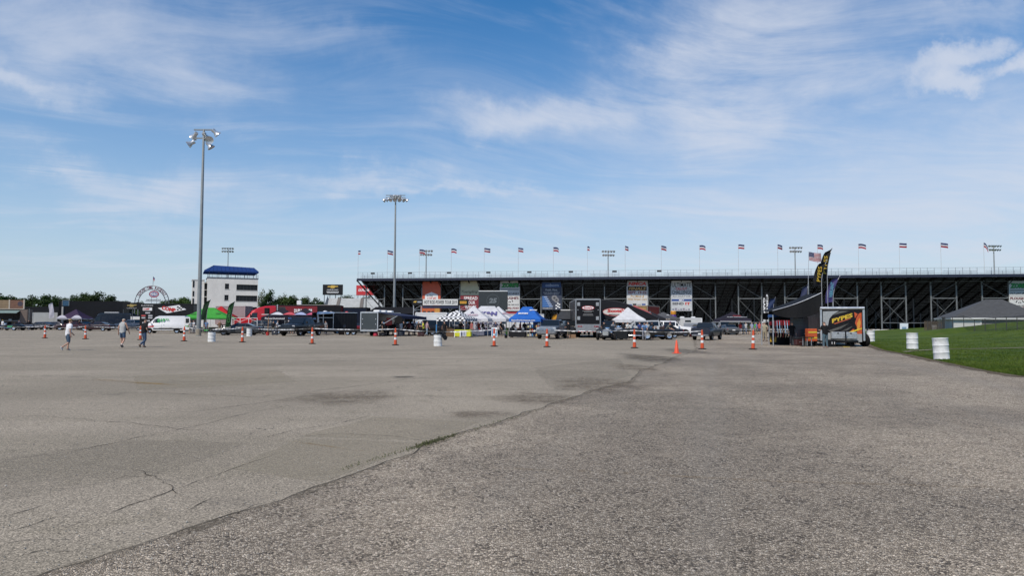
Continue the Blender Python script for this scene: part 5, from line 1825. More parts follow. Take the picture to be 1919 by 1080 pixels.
# ------------------------------------------------------------------ trailers and tents
def trailer(name, loc, rz, L, W, H, fl, color, label, cat='trailer', trim=ALU, axles=2, rear_door=None, tongue=True, roofc=None, group='trailers parked in the lot', r=.36, skirt=False):
    """enclosed box trailer; nose along +x, rear face at x = 0, floor height fl"""
    t = thing(name, loc, rz, label, cat, group)
    w = W / 2
    MB().bbox(0.02, L, -w, w, fl, H, .04).build('box_body', mat(color, 0.35, 0, 0.10, 0.7), t)
    tm = trim()
    for y in (-w, w):
        for z in (fl + .05, H - .05):
            MB().bar((0, y, z), (L, y, z), .07, .12).build('corner_rail', tm, t)
        MB().bar((0, y, fl), (0, y, H), .12).build('rear_post', tm, t)
        MB().bar((L, y, fl), (L, y, H), .09).build('front_post', tm, t)
    MB().bar((0, -w, H - .06), (0, w, H - .06), .12, .14).build('rear_header', tm, t)
    MB().bar((-.02, -w, fl + .02), (-.02, w, fl + .02), .14, .18).build('rear_sill', tm, t)
    MB().slab([(0, -w + .05, H + .002), (L, -w + .05, H + .002), (L, w - .05, H + .002), (0, w - .05, H + .002)], (0, 0, .03)).build('roof', mat(roofc or (0.5, 0.5, 0.5), 0.5), t)
    if rear_door:
        o = MB().bbox(-.05, .01, -w + .12, w - .12, fl + .14, H - .16, .015).build('rear_door', mat(rear_door, 0.4, 0, 0.08, 1.0), t)
        for s in (-1, 1):
            for z in (.35, .62):
                MB().bbox(-.08, -.051, s * (w - .22) - .05, s * (w - .22) + .05, fl + (H - fl) * z - .06, fl + (H - fl) * z + .06, .01).build('latch', tm, o)
    cx_ = L * .42 if axles < 3 else L * .3
    sp = []
    for i in range(axles):
        x = cx_ + (i - (axles - 1) / 2) * (2.25 * r)
        for s in (-1, 1):
            sp.append((x, s * (w - .14)))
    wheels(t, sp, r, .24, (0.45, 0.45, 0.46))
    for s in (-1, 1):
        xs0, xs1 = min(p[0] for p in sp), max(p[0] for p in sp)
        MB().bbox(xs0 - r - .1, xs1 + r + .1, s * (w + .02) - .03, s * (w + .02) + .03, r * 2 + .02, r * 2 + .12, .01).build('fender', tm, t)
        MB().bbox(-.06, -.01, s * (w - .22) - .1, s * (w - .22) + .1, fl + .0, fl + .10, .01).build('tail_light', mat((0.35, 0.02, 0.02), 0.3), t)
    MB().box(.1, L - .1, -w + .2, w - .2, fl - .16, fl - .01).build('chassis', BLACK(), t)
    if tongue:
        b = MB()
        b.bar((L - .1, -w * .7, fl - .1), (L + 1.3, 0, fl - .1), .10); b.bar((L - .1, w * .7, fl - .1), (L + 1.3, 0, fl - .1), .10)
        b.bar((L + .8, 0, 0.02), (L + .8, 0, fl + .3), .08)
        b.build('tongue', BLACK(), t)
    else:
        b = MB()
        for s in (-1, 1):
            b.bar((L * .8, s * w * .7, 0.01), (L * .8, s * w * .7, fl), .14)
            b.box(L * .8 - .2, L * .8 + .2, s * w * .7 - .15, s * w * .7 + .15, 0, .04)
        b.build('landing_gear', BLACK(), t)
    if skirt:
        for s in (-1, 1):
            MB().box(L * .05, L * .95, s * w - .02, s * w + .02, .25, fl + .01).build('side_skirt', mat(color, .4), t)
    return t


def tent(loc, rz, w, d, eave, peak, color, label, legc=(0.6, 0.6, 0.62), val=.30, mtl=None, ridge=0.0, group='canopy tents in the lot', trans=.25, vmtl=None, name='canopy_tent'):
    t = thing(name, loc, rz, label, 'canopy tent', group)
    m_ = mtl or fabric(color, trans)
    x, y = w / 2, d / 2
    rr = ridge / 2
    b = MB()
    rings = []
    for f_, z in ((1.0, eave), (.62, eave + (peak - eave) * .33), (.28, eave + (peak - eave) * .70), (.03, peak)):
        hx, hy = rr + (x - rr) * f_, y * f_
        ring = []
        for k in range(4):
            c0 = ((-hx, -hy), (hx, -hy), (hx, hy), (-hx, hy))[k]
            c1 = ((hx, -hy), (hx, hy), (-hx, hy), (-hx, -hy))[k]
            for q in range(4):
                s = q / 4
                sag = .05 * sin(pi * s) * (f_ > .2)
                ring.append((c0[0] + (c1[0] - c0[0]) * s, c0[1] + (c1[1] - c0[1]) * s, z - sag * (1 if f_ < 1 else .3)))
        rings.append(ring)
    b.loft(rings, True, False)
    b.poly(rings[-1])
    cn = b.build('canopy', m_, t)
    vv = MB()
    r0 = rings[0]
    r1 = [(p[0] * 1.004, p[1] * 1.004, p[2] - val + .02 * sin(i * 2.1)) for i, p in enumerate(r0)]
    vv.loft([r0, r1], True, False)
    vv.build('valance', vmtl or m_, t)
    lm = mat(legc, .4, .4 if legc[0] > .3 else 0, .1)
    for sx in (-1, 1):
        for sy in (-1, 1):
            lg = MB().bar((sx * (x - .03), sy * (y - .03), 0), (sx * (x - .03), sy * (y - .03), eave), .055).box(sx * (x - .03) - .08, sx * (x - .03) + .08, sy * (y - .03) - .08, sy * (y - .03) + .08, 0, .015)
            lg.build('leg', lm, t)
    tr = MB()
    for sy in (-1, 1):
        for k in range(4):
            a, c = -x + w * k / 4, -x + w * (k + 1) / 4
            tr.bar((a, sy * (y - .05), eave - .05 - .3 * (k % 2)), (c, sy * (y - .05), eave - .35 + .3 * (k % 2)), .03)
    for sx in (-1, 1):
        for k in range(2):
            a, c = -y + d * k / 2, -y + d * (k + 1) / 2
            tr.bar((sx * (x - .05), a, eave - .05 - .3 * (k % 2)), (sx * (x - .05), c, eave - .35 + .3 * (k % 2)), .03)
    tr.build('truss', lm, t)
    return t


def slope_letter(t, txt, w, h, d, eave, peak, mtl, tx_=0.0, f=.45, bold=.03):
    """lettering lying on the front roof slope of a tent"""
    y = -d / 2 * f
    z = eave + (peak - eave) * ((1 - f) * .86 + .02)
    a = atan2((peak - eave) * .9, d / 2)
    return letter(txt, w, h, mtl, t, (tx_, y - .06, z + .05), (a, 0, 0), bold)


def feather(px, Y, zb, ztop, wd, color, label, txt=None, tcol=None, lean=.0, txt_h=.6, rz=0, base=True, side=1):
    g = GX(px, Y)
    t = thing('feather_flag', (g.x, g.y, 0), rz, label, 'flag', 'feather flags')
    n = 14
    H = ztop - zb
    prof = []
    for i in range(n + 1):
        f_ = i / n
        prof.append((lean * f_ ** 2.2, zb + H * f_))
    MB().tube([(0, 0, 0.02), (0, 0, zb)] + [(p[0], 0, p[1]) for p in prof[1:]], .022, 6).build('pole', mat((0.4, 0.4, 0.42), .4, .4), t)
    vs, fs = [], []
    for i, (x, z) in enumerate(prof):
        f_ = i / n
        ww = wd * (1.0 - .15 * f_) * (1 if f_ < .72 else max(.04, sqrt(max(0, 1 - ((f_ - .72) / .28) ** 2))))
        for q in range(5):
            vs.append((x - side * ww * q / 4, .06 * sin(q * 1.2 + i * .5), z - .12 * q / 4 * (1 - f_) + (0 if f_ < .9 else -.1 * q / 4)))
        if i:
            fs += [((i - 1) * 5 + q, i * 5 + q, i * 5 + q + 1, (i - 1) * 5 + q + 1) for q in range(4)]
    MB().add(vs, fs).build('sail', fabric(color, .3), t)
    if txt:
        letter(txt, H * .58, wd * .44, mat(tcol, .6), t, (-side * wd * .47 + lean * .25, -.09, zb + H * .45), (pi / 2, -pi / 2 + atan2(lean * .55, H), 0), .01)
    if base:
        MB().box(-.3, .3, -.03, .03, 0, .02).box(-.03, .03, -.3, .3, .002, .022).build('stand', BLACK(), t)
    return t


def table(loc, rz, w, d, h, color, label, name='table', drop=.9, group='tables under the tents', inset=False):
    t = thing(name, loc, rz, label, 'table', group)
    MB().box(-w / 2, w / 2, -d / 2, d / 2, h - .04, h).build('table_top', mat((0.5, 0.5, 0.48), .6), t)
    for sx in (-1, 1):
        for sy in (-1, 1):
            MB().bar((sx * (w / 2 - .1), sy * (d / 2 - .08), 0), (sx * (w / 2 - .1), sy * (d / 2 - .08), h - .04), .04).build('leg', BLACK(), t)
    if color:
        b = MB(); r0, r1 = [], []
        N = 40
        for k in range(N):
            q = k / N * 2 * (w + d)
            if q < w: x, y = -w / 2 + q, -d / 2
            elif q < w + d: x, y = w / 2, -d / 2 + q - w
            elif q < 2 * w + d: x, y = w / 2 - (q - w - d), d / 2
            else: x, y = -w / 2, d / 2 - (q - 2 * w - d)
            r0.append((x * 1.01, y * 1.01, h + .01))
            s = 1.03 + .025 * sin(k * 2.4)
            r1.append((x * s, y * s * 1.03, h - drop * h + .02))
        b.loft([r1, r0], True, False); b.poly(r0)
        b.build('table_cloth', fabric(color, .05), t)
    return t


def drum(px, py, label, bag=None, Y=None, tilt=0.0, z=None, s=1.0):
    g = G(px, py) if Y is None else GX(px, Y)
    t = thing('steel_drum', (g.x, g.y, 0 if z is None else z), 0, label, 'drum', 'white steel drums used as bins')
    t.scale = (s, s, s)
    t.rotation_euler = (0, tilt, rnd.uniform(0, 6) if not bag and not tilt else 0)
    b = MB()
    b.lathe([(.001, .012), (.27, .012), (.285, 0), (.292, .02), (.285, .04), (.283, .28), (.288, .292), (.298, .30), (.288, .308), (.283, .32), (.283, .57), (.288, .582), (.298, .59), (.288, .598), (.283, .61), (.285, .85), (.295, .865), (.295, .88), (.275, .88), (.27, .86), (.268, .06), (.001, .05)], 28)
    b.build('shell', drum_m, t, True)
    if bag:
        q = MB()
        N = 22
        rg = []
        for (r, z) in ((.262, .70), (.268, .885), (.292, .905), (.312, .88), (.318, .80)):
            rg.append([(r * (1 + .03 * sin(k * 3.1 + z * 9)) * cos(2 * pi * k / N), r * (1 + .03 * sin(k * 3.1 + z * 9)) * sin(2 * pi * k / N), z + (.02 * sin(k * 2.2) if z < .85 else 0)) for k in range(N)])
        q.loft(rg, True, False)
        if bag == 'blown':
            q.loft([[(.28, -.14, .90), (.30, -.2, .62), (.31, .12, .66), (.29, .14, .89)], [(.42, -.12, .84), (.47, -.16, .40), (.48, .1, .5), (.43, .12, .82)], [(.66, -.04, .62), (.60, -.06, .42), (.60, .04, .46), (.66, .05, .60)]])
        q.build('bin_liner', mat((0.012, 0.012, 0.013), .35, 0, .3), t, True)
    return t


mtl, nt_ = newmat('scuffed_white_drum_paint')
tc_ = nt_.n('ShaderNodeTexCoord')
n_ = nt_.noise(tc_.outputs['Object'], 4.0, 6, .65)
c_ = nt_.mix(nt_.smooth(n_, .35, .7), (0.60, 0.60, 0.58), (0.78, 0.78, 0.77))
c_ = nt_.mix(nt_.math('MULTIPLY', nt_.smooth(nt_.noise(tc_.outputs['Object'], 7.0, 6, .75), .60, .72), .7), c_, (0.20, 0.13, 0.09))
bsdf(nt_, c_, .5, 0, .4)
drum_m = mtl

# ------------------------------------------------------------------ traffic posts, tape, cone, drums
org = mat((0.62, 0.085, 0.025), .45, 0, .15, 5)
wht = mat((0.72, 0.72, 0.71), .5, 0, .12, 5)
POSTS = [(84, 634.5), (160, 636), (263, 637.5), (345, 640), (454, 642), (585, 645), (741, 647.5), (926, 650), (1025, 651), (1189, 653), (1316, 655), (1411, 655.5)]
POSTWHERE = ['leftmost of the row', 'between the white shirt walker and the grey vest walker', 'just behind the walker in black', 'before the white cargo van', 'before the dark coupe', 'before the black pickup', 'before the trailer with the blue awning',
             'before the white tents', 'before the silver pickup', 'before the white single tent', 'before the dark blue pickup', 'rightmost of the row, on the drive']


def post_parts(t):
    MB().lathe([(.001, .03), (.24, .03), (.26, .0), (.25, .045), (.19, .06), (.09, .075), (.001, .075)], 8).build('rubber_base', RUBBER(), t)
    prof = lambda z: .115 - .055 * min(1, z / 1.2)
    zs = [.06, .40, .57, .74, .88, 1.10]
    for i in range(5):
        a, b = zs[i], zs[i + 1]
        m_ = org if i % 2 == 0 else wht
        MB().lathe([(.001, a), (prof(a) + .002 * (i % 2), a), (prof(b) + .002 * (i % 2), b - .004), (.001, b - .004)], 14).build('band', m_, t, True)
    MB().lathe([(.001, 1.097), (.045, 1.097), (.05, 1.13), (.05, 1.18), (.03, 1.21), (.001, 1.21)], 10).build('cap', org, t, True)


tops = []
for i, (px, py) in enumerate(POSTS):
    g = G(px, py)
    t = thing('channelizer_post', g, rnd.uniform(0, 3), 'orange and white striped channelizer post, %s' % POSTWHERE[i], 'traffic post', 'channelizer posts strung with tape')
    if i == 0:
        post_parts(t); proto_post = t
    else:
        for ch_ in proto_post.children:
            c = ch_.copy(); COL.objects.link(c); c.parent = t
    t.rotation_euler.x = rnd.gauss(0, .02)
    tops.append(g + Vector((0, 0, 1.14)))
# barrier tape from post to post, fluttering
mtl, nt_ = newmat('checkered_tape')
tc_ = nt_.n('ShaderNodeTexCoord')
ck = nt_.n('ShaderNodeTexChecker'); ck.inputs['Scale'].default_value = 5.0
nt_.l(tc_.outputs['Object'], ck.inputs['Vector'])
ck.inputs['Color1'].default_value = (0.70, 0.70, 0.70, 1); ck.inputs['Color2'].default_value = (0.30, 0.30, 0.31, 1)
bsdf(nt_, ck.outputs[0], .5)
TAPE = mtl
span_w = [G(-60, 633) + Vector((0, 0, 1.14))] + tops[:-1]
tape = thing('barrier_tape', (0, 0, 0), 0, 'thin black and white barrier tape strung along the channelizer posts', 'tape')
for k, (a, b) in enumerate(zip(span_w[:-1], span_w[1:])):
    vs, fs = [], []
    n = 36
    for i in range(n + 1):
        f_ = i / n
        p = a.lerp(b, f_) - Vector((0, 0, (.05 + .018 * (b - a).length * (.6 + .5 * sin(k * 1.9))) * 4 * f_ * (1 - f_)))
        tw = .3 * sin(i * .9 + k) + .9 * sin(i * .23 + 2 * k)
        dv = Vector((0, sin(tw), cos(tw))) * .026
        vs += [p - dv, p + dv]
        if i:
            fs.append((2 * i - 2, 2 * i, 2 * i + 1, 2 * i - 1))
    MB().add(vs, fs).build('tape_span', TAPE, tape)
g = G(1268, 663)
cone = thing('traffic_cone', g, .3, 'small plain orange cone standing alone by the oil stain', 'cone')
MB().lathe([(.001, .03), (.14, .03), (.13, .06), (.035, .70), (.02, .72), (.001, .72)], 16).build('shell', mat((0.75, 0.085, 0.03), .5, 0, .08), cone, True)
MB().bbox(-.19, .19, -.19, .19, 0, .035, .015).build('foot', mat((0.70, 0.08, 0.03), .5), cone)

drum(396.5, 641, 'white steel drum with black liner beside the tall floodlight mast', 'in')
drum(467, 630.5, 'white steel drum standing in front of the dark coupe')
drum(820.5, 649, 'white steel drum with a black liner blown out to the right', 'blown')
drum(1632, 641.5, 'white steel drum right behind the orange graphic trailer', None, None, 0, .02, 1.12)
g = G(1710, 657); drum(1710, 657, 'white steel drum on the grass, the farther of the two', None, None, 0.0, lawn_z(g.x, g.y) - .0, 1.12)
g = G(1765, 675); drum(1765, 675, 'tilted white steel drum at the grass edge, nearest the camera', None, None, -.06, lawn_z(g.x, g.y) - .03, 1.12)
drum(1751, 622, 'small white drum behind the slatted screen', None, 92.0, 0, .6)

# ------------------------------------------------------------------ the three walkers
person(126, 657, -30, 'walk_a', 'man in white tee shirt and denim shorts walking right', ((0.72, 0.72, 0.74), 'short'), ((0.055, 0.095, 0.15), 'shorts'), (0.45, 0.46, 0.48), (0.10, 0.07, 0.05), (0.25, 0.17, 0.07), 1.74)
tw = bpy.data.objects['person']
o = ellipse(tw, 0, 0, .085, .11, 0, mat((0.16, 0.22, 0.34), .7), 'shirt_print', 18)
o.location = (0, -.135 + .17, 1.27); o.rotation_euler.x = -.16
person(229, 651.5, -8, 'walk_b', 'man in grey sleeveless vest and blue shorts walking away', ((0.42, 0.43, 0.43), 'none'), ((0.045, 0.08, 0.14), 'brief'), (0.10, 0.10, 0.11), (0.45, 0.40, 0.33), None, 1.84, None, True)
bp_ = person(269, 651.5, -30, 'walk_c', 'man in black tee shirt and blue jeans walking away', ((0.014, 0.014, 0.016), 'short'), ((0.04, 0.075, 0.14), 'long'), (0.10, 0.08, 0.06), (0.13, 0.09, 0.06), None, 1.80)
o = rect(bp_, -.09, .09, -.10, .12, 0, mat((0.10, 0.11, 0.10), .7), 'shirt_print')
o.location = (0, -.115 + .09, 1.28); o.rotation_euler.x = -.08


def Yg(px, py):
    return G(px, py).y


def mz(px, py, Y):
    return P(px, py, Y).z


PERSONS = 'people among the stalls'
# ------------------------------------------------------------------ far left: food stall, grey trailer, tents, black transporters
Y = 128.0
g = GX(22, Y)
st_ = thing('food_stall', g, radians(16), 'dark food stall trailer with open hatch and green awning at far left', 'stall')
k = Y / FPX
zt = mz(22, 580, Y)
brn = mat((0.055, 0.045, 0.038), .7, 0, .3)
b = MB()
b.box(-4.5, 2.4, 2.3, 2.4, .5, zt).box(-4.5, 2.4, 0, 2.3, zt - .1, zt).box(-4.5, 2.4, 0, 2.3, .5, .65)
b.build('shell', brn, st_)
MB().box(2.4, 2.5, 0, 2.4, .5, zt).box(1.3, 2.4, -.02, .08, .65, zt - .1).build('end_wall', mat((0.16, 0.12, 0.10), .7, 0, .2), st_)
MB().box(-4.5, 1.3, -.05, .06, .65, 1.55).build('counter_front', brn, st_)
MB().box(-4.5, 1.3, -.35, .1, 1.56, 1.62).build('counter', STEEL(), st_)
MB().slab([(-4.5, -1.4, zt - .75), (1.2, -1.4, zt - .75), (1.3, .0, zt - .25), (-4.5, .0, zt - .25)], (0, 0, .05)).build('awning', fabric((0.20, 0.27, 0.25), .1), st_)
for x in (-3, -1.2, .6):
    MB().box(x, x + .5, 1.8, 2.25, 1.0, 1.9).build('fridge', STEEL(), st_)
wheels(st_, [(-.5, .2), (.4, .2), (-.5, 2.1), (.4, 2.1)], .36, .22)
MB().bar((2.7, .2, 0), (2.7, .2, zt + .1), .1).build('pole', galv, st_)
sg = thing('sign_board', (g.x, g.y + .6, zt), radians(8), 'brown sign boards in a pale frame on the food stall roof', 'sign')
for x0, x1, c in ((-4.5, -1.05, (0.24, 0.17, 0.10)), (-.8, 1.5, (0.17, 0.085, 0.055))):
    for i in range(5):
        MB().box(x0, x1, -.03, .03, .15 + .32 * i, .15 + .32 * i + .31).build('board', mat(c, .8, 0, .2, 2), sg)
for x in (-.92, 1.6):
    MB().box(x - .11, x + .11, -.06, .06, .02, 1.85).build('frame_post', mat((0.45, 0.40, 0.33), .7), sg)
MB().box(-4.5, 1.7, -.08, .08, .02, .14).build('frame_rail', mat((0.45, 0.40, 0.33), .7), sg)
ellipse(sg, .95, 1.05, .45, .45, -.04, mat((0.05, 0.04, 0.06), .6), 'emblem')
person(5, 616, 160, 'stand', 'person in white shirt and yellow cap at the food stall', ((0.7, 0.7, 0.72), 'short'), ((0.03, 0.03, 0.04), 'long'), hat=(0.5, 0.36, 0.06), Y=118, group=PERSONS)
person(54, 615, 40, 'busy', 'person in black hooded top beside the grey trailer', ((0.012, 0.012, 0.014), 'long'), ((0.015, 0.015, 0.02), 'long'), Y=120, group=PERSONS)
person(17, 617, 180, 'sit', 'seated person with reddish hair before the food stall', ((0.10, 0.06, 0.05), 'short'), ((0.03, 0.03, 0.04), 'long'), hair=(0.25, 0.09, 0.05), Y=113, group=PERSONS)


def hot_rod(loc, rz, color, label, scale=1.0, name='show_car', rim=(0.62, 0.63, 0.65)):
    """low open roadster with big wheels and an exposed engine"""
    t = thing(name, loc, rz, label, 'car', 'show cars on display')
    t.scale = (scale,) * 3
    rings = []
    for (x, zb, zl, wb) in ((1.95, .36, .58, .30), (1.75, .30, .80, .40), (.75, .28, .92, .52), (.55, .28, .96, .66), (-.55, .28, .98, .74), (-1.35, .30, 1.02, .72), (-1.9, .40, .88, .55), (-2.05, .5, .68, .35)):
        h = [(wb * .8, zb), (wb, zb + .12), (wb, zl - .1), (wb * .8, zl)]
        rings.append([(x, y, z) for y, z in h] + [(x, -y, z) for y, z in reversed(h)])
    pm = paint(color)
    MB().loft(rings).build('body', pm, t, True)
    MB().box(-.75, .35, -.52, .52, .965, .99).build('cockpit', BLACK(), t)
    MB().bbox(-1.0, -.78, -.52, .52, .9, 1.28, .06).build('seat', mat((0.05, 0.03, 0.025), .6), t)
    MB().slab([(.46, -.56, .96), (.46, .56, .96), (.22, .5, 1.32), (.22, -.5, 1.32)], (-.02, 0, .005)).build('windscreen', glass(), t)
    MB().bbox(1.8, 1.97, -.30, .30, .42, .86, .04).build('grille', CHROME(), t)
    e = MB().bbox(.75, 1.5, -.3, .3, .55, 1.0, .05)
    for s in (-1, 1):
        e.bbox(.8, 1.45, s * .3 - .1, s * .3 + .1, .75, .95, .03)
    e.build('engine', STEEL(), t)
    MB().lathe([(.001, 1.02), (.2, 1.02), (.22, 1.08), (.18, 1.18), (.001, 1.18)], 14, 'z', (1.1, 0, 0)).build('air_cleaner', CHROME(), t, True)
    for s in (-1, 1):
        MB().sphere((1.72, s * .5, .72), .11, 8).build('headlight', CHROME(), t, True)
        MB().tube([(1.0, s * .42, .6), (.6, s * .72, .4), (-.8, s * .78, .36)], .045, 8).build('side_pipe', CHROME(), t, True)
        MB().bar((1.5, 0, .34), (1.5, s * .85, .34), .06).build('axle', BLACK(), t)
    wheels(t, [(1.5, .82), (1.5, -.82)], .33, .2, rim)
    wheels(t, [(-1.25, .86), (-1.25, -.86)], .40, .34, rim)
    return t


hot_rod(GX(22, 112), radians(175), (0.012, 0.013, 0.015), 'black low show car with green decal at the far left edge', 1.0)
rc = bpy.data.objects['show_car']
MB().quad((-.9, .745, .5), (.1, .735, .5), (.1, .735, .75), (-.9, .745, .75)).build('decal', mat((0.05, 0.32, 0.15), .4), rc)
hot_rod(GX(44, 116), radians(160), (0.10, 0.10, 0.11), 'grey low show car before the food stall pole', .9)

Y = 138.0
k = Y / FPX
g = GX(114, Y)
trailer('box_trailer', (g.x, g.y, 0), radians(180), 45 * k, 2.3, mz(90, 586.5, Y), .75, (0.36, 0.37, 0.37), 'plain grey box trailer standing left of the purple tent', trim=lambda: mat((0.40, 0.41, 0.41), .5, 0, .1), roofc=(0.4, 0.4, 0.4))
g = GX(66, 146)
t = trailer('camper_trailer', (g.x + .6, g.y + 1, 0), radians(200), 3.2, 2.3, mz(58, 586.5, 146), .7, (0.66, 0.68, 0.68), 'white camper with a blue stripe behind the grey trailer', 'camper', trim=WHITE)
rect(t, .2, 3.0, 2.65, 2.95, 1.17, mat((0.25, 0.42, 0.62), .5), 'stripe').rotation_euler.z = 0
MB().box(.5, 1.3, 1.16, 1.18, 1.6, 2.1).build('window', glass(), t)
MB().box(2.0, 2.5, 1.16, 1.18, 1.3, 1.6).build('window', glass(), t)

g = GX(142, 128)
pt_ = tent((g.x, g.y, 0), 0, 4.6, 4.0, 2.05, 3.75, (0.050, 0.030, 0.070), 'dark purple canopy tent with white arched trim at the left', (0.5, 0.5, 0.52), .12, vmtl=fabric((0.5, 0.5, 0.55), .2))
for x in (-1.3, 1.4):
    MB().poly([(x - 1.0, -2.06, 2.1)] + [(x - 1.0 + 2.0 * i / 8, -2.06 + .12 * sin(pi * i / 8), 2.1 + .55 * sin(pi * i / 8)) for i in range(1, 8)] + [(x + 1.0, -2.06, 2.1)]).build('arched_trim', fabric((0.66, 0.64, 0.70), .2), pt_)
vehicle('coupe', 'parked_car', GX(134, 118), radians(200), (0.05, 0.012, 0.014), 'dark maroon car under the purple tent', 'car')
vehicle('sedan', 'parked_car', GX(152, 122), radians(165), (0.02, 0.022, 0.03), 'black car tucked behind the maroon car by the purple tent', 'car')
Y = 138.0
k = Y / FPX
g = GX(237, Y)
t = trailer('race_transporter', (g.x, g.y, 0), radians(183), 116 * k, 2.6, mz(180, 565.5, Y), 1.0, (0.010, 0.010, 0.012), 'long tall black race transporter behind the black panel van', 'transporter', trim=BLACK, axles=3, tongue=False, roofc=(0.03, 0.03, 0.03), r=.5)
MB().box(10.6, 11.8, 1.34, 1.36, mz(127, 574, Y), mz(127, 564, Y)).build('blue_sign_panel', mat((0.03, 0.08, 0.14), .3), t)
for x in (10.55, 11.85):
    MB().bar((x, 1.37, mz(127, 574, Y)), (x, 1.37, mz(127, 563.5, Y)), .1).build('sign_frame', galv, t)
MB().bar((10.5, 1.37, mz(127, 563.5, Y)), (11.9, 1.37, mz(127, 563.5, Y)), .1).build('sign_frame', galv, t)
g = GX(47, 152)
t = trailer('race_transporter', (g.x + 8.6, g.y, 0), radians(180), 8.8, 2.6, mz(80, 576, 152), 1.0, (0.012, 0.012, 0.014), 'lower black transporter above the grey trailer', 'transporter', trim=BLACK, axles=2, tongue=False, roofc=(0.03, 0.04, 0.06), r=.5)
feather(101, 134, 2.2, 5.2, 1.0, (0.60, 0.58, 0.64), 'small white feather flag above the grey trailer', None, None, -.5)
g = GX(117, 136)
o = thing('lamp_column', g, 0, 'plain pale column standing right of the grey trailer', 'column')
MB().box(-.16, .16, -.16, .16, 0, mz(117, 575, 136)).build('shaft', mat((0.33, 0.33, 0.32), .7), o)
MB().box(-.25, .25, -.25, .25, 0.001, .3).build('base', mat((0.3, 0.3, 0.29), .8), o)
Y = Yg(200, 618)
v = vehicle('bigvan', 'panel_van', GX(203, Y), radians(206), (0.010, 0.010, 0.012), 'black high roof panel van with silver bonnet emblem', 'van', scale=1.06)
letter('DODGE', 1.3, .22, mat((0.3, 0.3, 0.31), .5), v, (1.1, 1.012, 1.05), (pi / 2, 0, pi))
MB().bbox(-1.6, .6, -.5, .5, 2.86, 3.08, .05).build('roof_box', mat((0.5, 0.5, 0.5), .5), v)
tent((GX(232, 140).x, 140, 0), 0, 5, 4, 2.4, 4.4, (0.012, 0.012, 0.014), 'black canopy tent behind the panel van roof', (0.3, 0.3, 0.3))

# display wall, tall logo board, black transporter with the tilted sign
g = GX(246, 128)
t = thing('display_wall', g, 0, 'black banner wall with gold emblem left of the tall logo board', 'banner')
zt, zb = mz(246, 567.5, 128), mz(246, 580, 128)
MB().box(-1.7, 1.9, 0, .06, zb, zt).build('sheet', mat((0.012, 0.012, 0.014), .6), t)
for x in (-1.6, .1, 1.8):
    MB().bar((x, .1, 0), (x, .1, zt), .08).build('post', galv_d, t)
MB().poly([(-.9, -.01, zt - .62), (-.35, -.01, zt - .62), (-.42, -.01, zt - .80), (.28, -.01, zt - .80), (.36, -.01, zt - .60), (.95, -.01, zt - .52), (.85, -.01, zt - .36), (.3, -.01, zt - .36), (-.3, -.01, zt - .25), (-.38, -.01, zt - .42), (-.85, -.01, zt - .42)]).build('emblem', mat((0.33, 0.25, 0.08), .5), t)
letter('CHEVROLET', 1.9, .16, mat((0.4, 0.4, 0.4), .5), t, (0, -.01, zt - 1.05))
vehicle('pickup', 'pickup_truck', GX(250, 116), radians(170), (0.03, 0.045, 0.075), 'dark blue pickup behind the walkers and left of the logo board', 'pickup', group='vehicles parked in the lot')
vehicle('van', 'camper_van', GX(251, 132), radians(180), (0.62, 0.62, 0.60), 'white van behind the dark blue pickup', 'van')
Y = 104.0
g = GX(275, Y)
t = thing('logo_board', g, radians(6), 'tall black board covered with small sponsor logos left of the white van', 'sign')
k = Y / FPX
zt = mz(275, 569.5, Y)
MB().bbox(-1.05, 1.05, 0, .15, .3, zt, .02).build('panel', mat((0.012, 0.012, 0.014), .5), t)
for x in (-.9, .9):
    MB().box(x - .06, x + .06, .151, .25, 0, zt - .3).build('leg', galv_d, t)
rect(t, -.62, .72, zt - 1.05, zt - .6, -.01, W__)
letter('COMP', .9, .3, RED, t, (-.1, -.02, zt - .83), shear=.2, bold=.04)
letter('RACING', 1.7, .2, mat((0.5, 0.5, 0.5), .5), t, (0, -.01, zt - .28), bold=.02)
for i, (x, z, ww, c) in enumerate(((.1, 1.4, .7, 0), (-.5, 1.82, .6, 1), (.5, 1.82, .6, 0), (-.5, 2.15, .55, 0), (.5, 2.15, .6, 0), (.2, 2.6, .5, 0), (-.4, 2.9, .5, 0), (.5, 3.0, .5, 0))):
    rect(t, x - ww / 2, x + ww / 2, zt - z - .1, zt - z + .1, -.01, mat(((0.5, 0.5, 0.52), (0.5, 0.08, 0.08))[c], .5), 'logo_print')
Y = 112.0
k = Y / FPX
g = GX(374, Y)
t = trailer('race_transporter', (g.x, g.y - 1.3, 0), radians(184), 92 * k, 2.6, mz(330, 570.5, Y), 1.1, (0.018, 0.018, 0.02), 'black race transporter with a tilted white and red sign behind the white van', 'transporter', trim=BLACK, axles=3, tongue=False, roofc=(0.04, 0.04, 0.04), r=.5)
ox = lambda px: (374 - px) * k
za = lambda py: mz(335, py, Y)
MB().poly([(ox(311.5), 1.33, za(578.5)), (ox(328), 1.33, za(588)), (ox(362), 1.33, za(581)), (ox(349), 1.33, za(572.5))]).build('sign_panel', W__, t)
o = letter('COMP', 25 * k, 7.2 * k, RED, t, (ox(331), 1.35, za(580.2)), (pi / 2, radians(12), pi), .06)
for i in range(4):
    for j in range(3):
        if (i + j) % 2 == 0:
            MB().box(ox(347 + 3 * i) - 1.5 * k, ox(347 + 3 * i) + 1.5 * k, 1.34, 1.345, za(576.5 + 2.4 * j - .5 * i) - 1.2 * k, za(576.5 + 2.4 * j - .5 * i) + 1.2 * k).build('check_print', K_, t)
tent((GX(396, 118).x, 118, 0), 0, 4.0, 4, 2.3, 3.9, (0.015, 0.015, 0.02), 'black canopy tent just behind the green tent', (0.3, 0.3, 0.3))

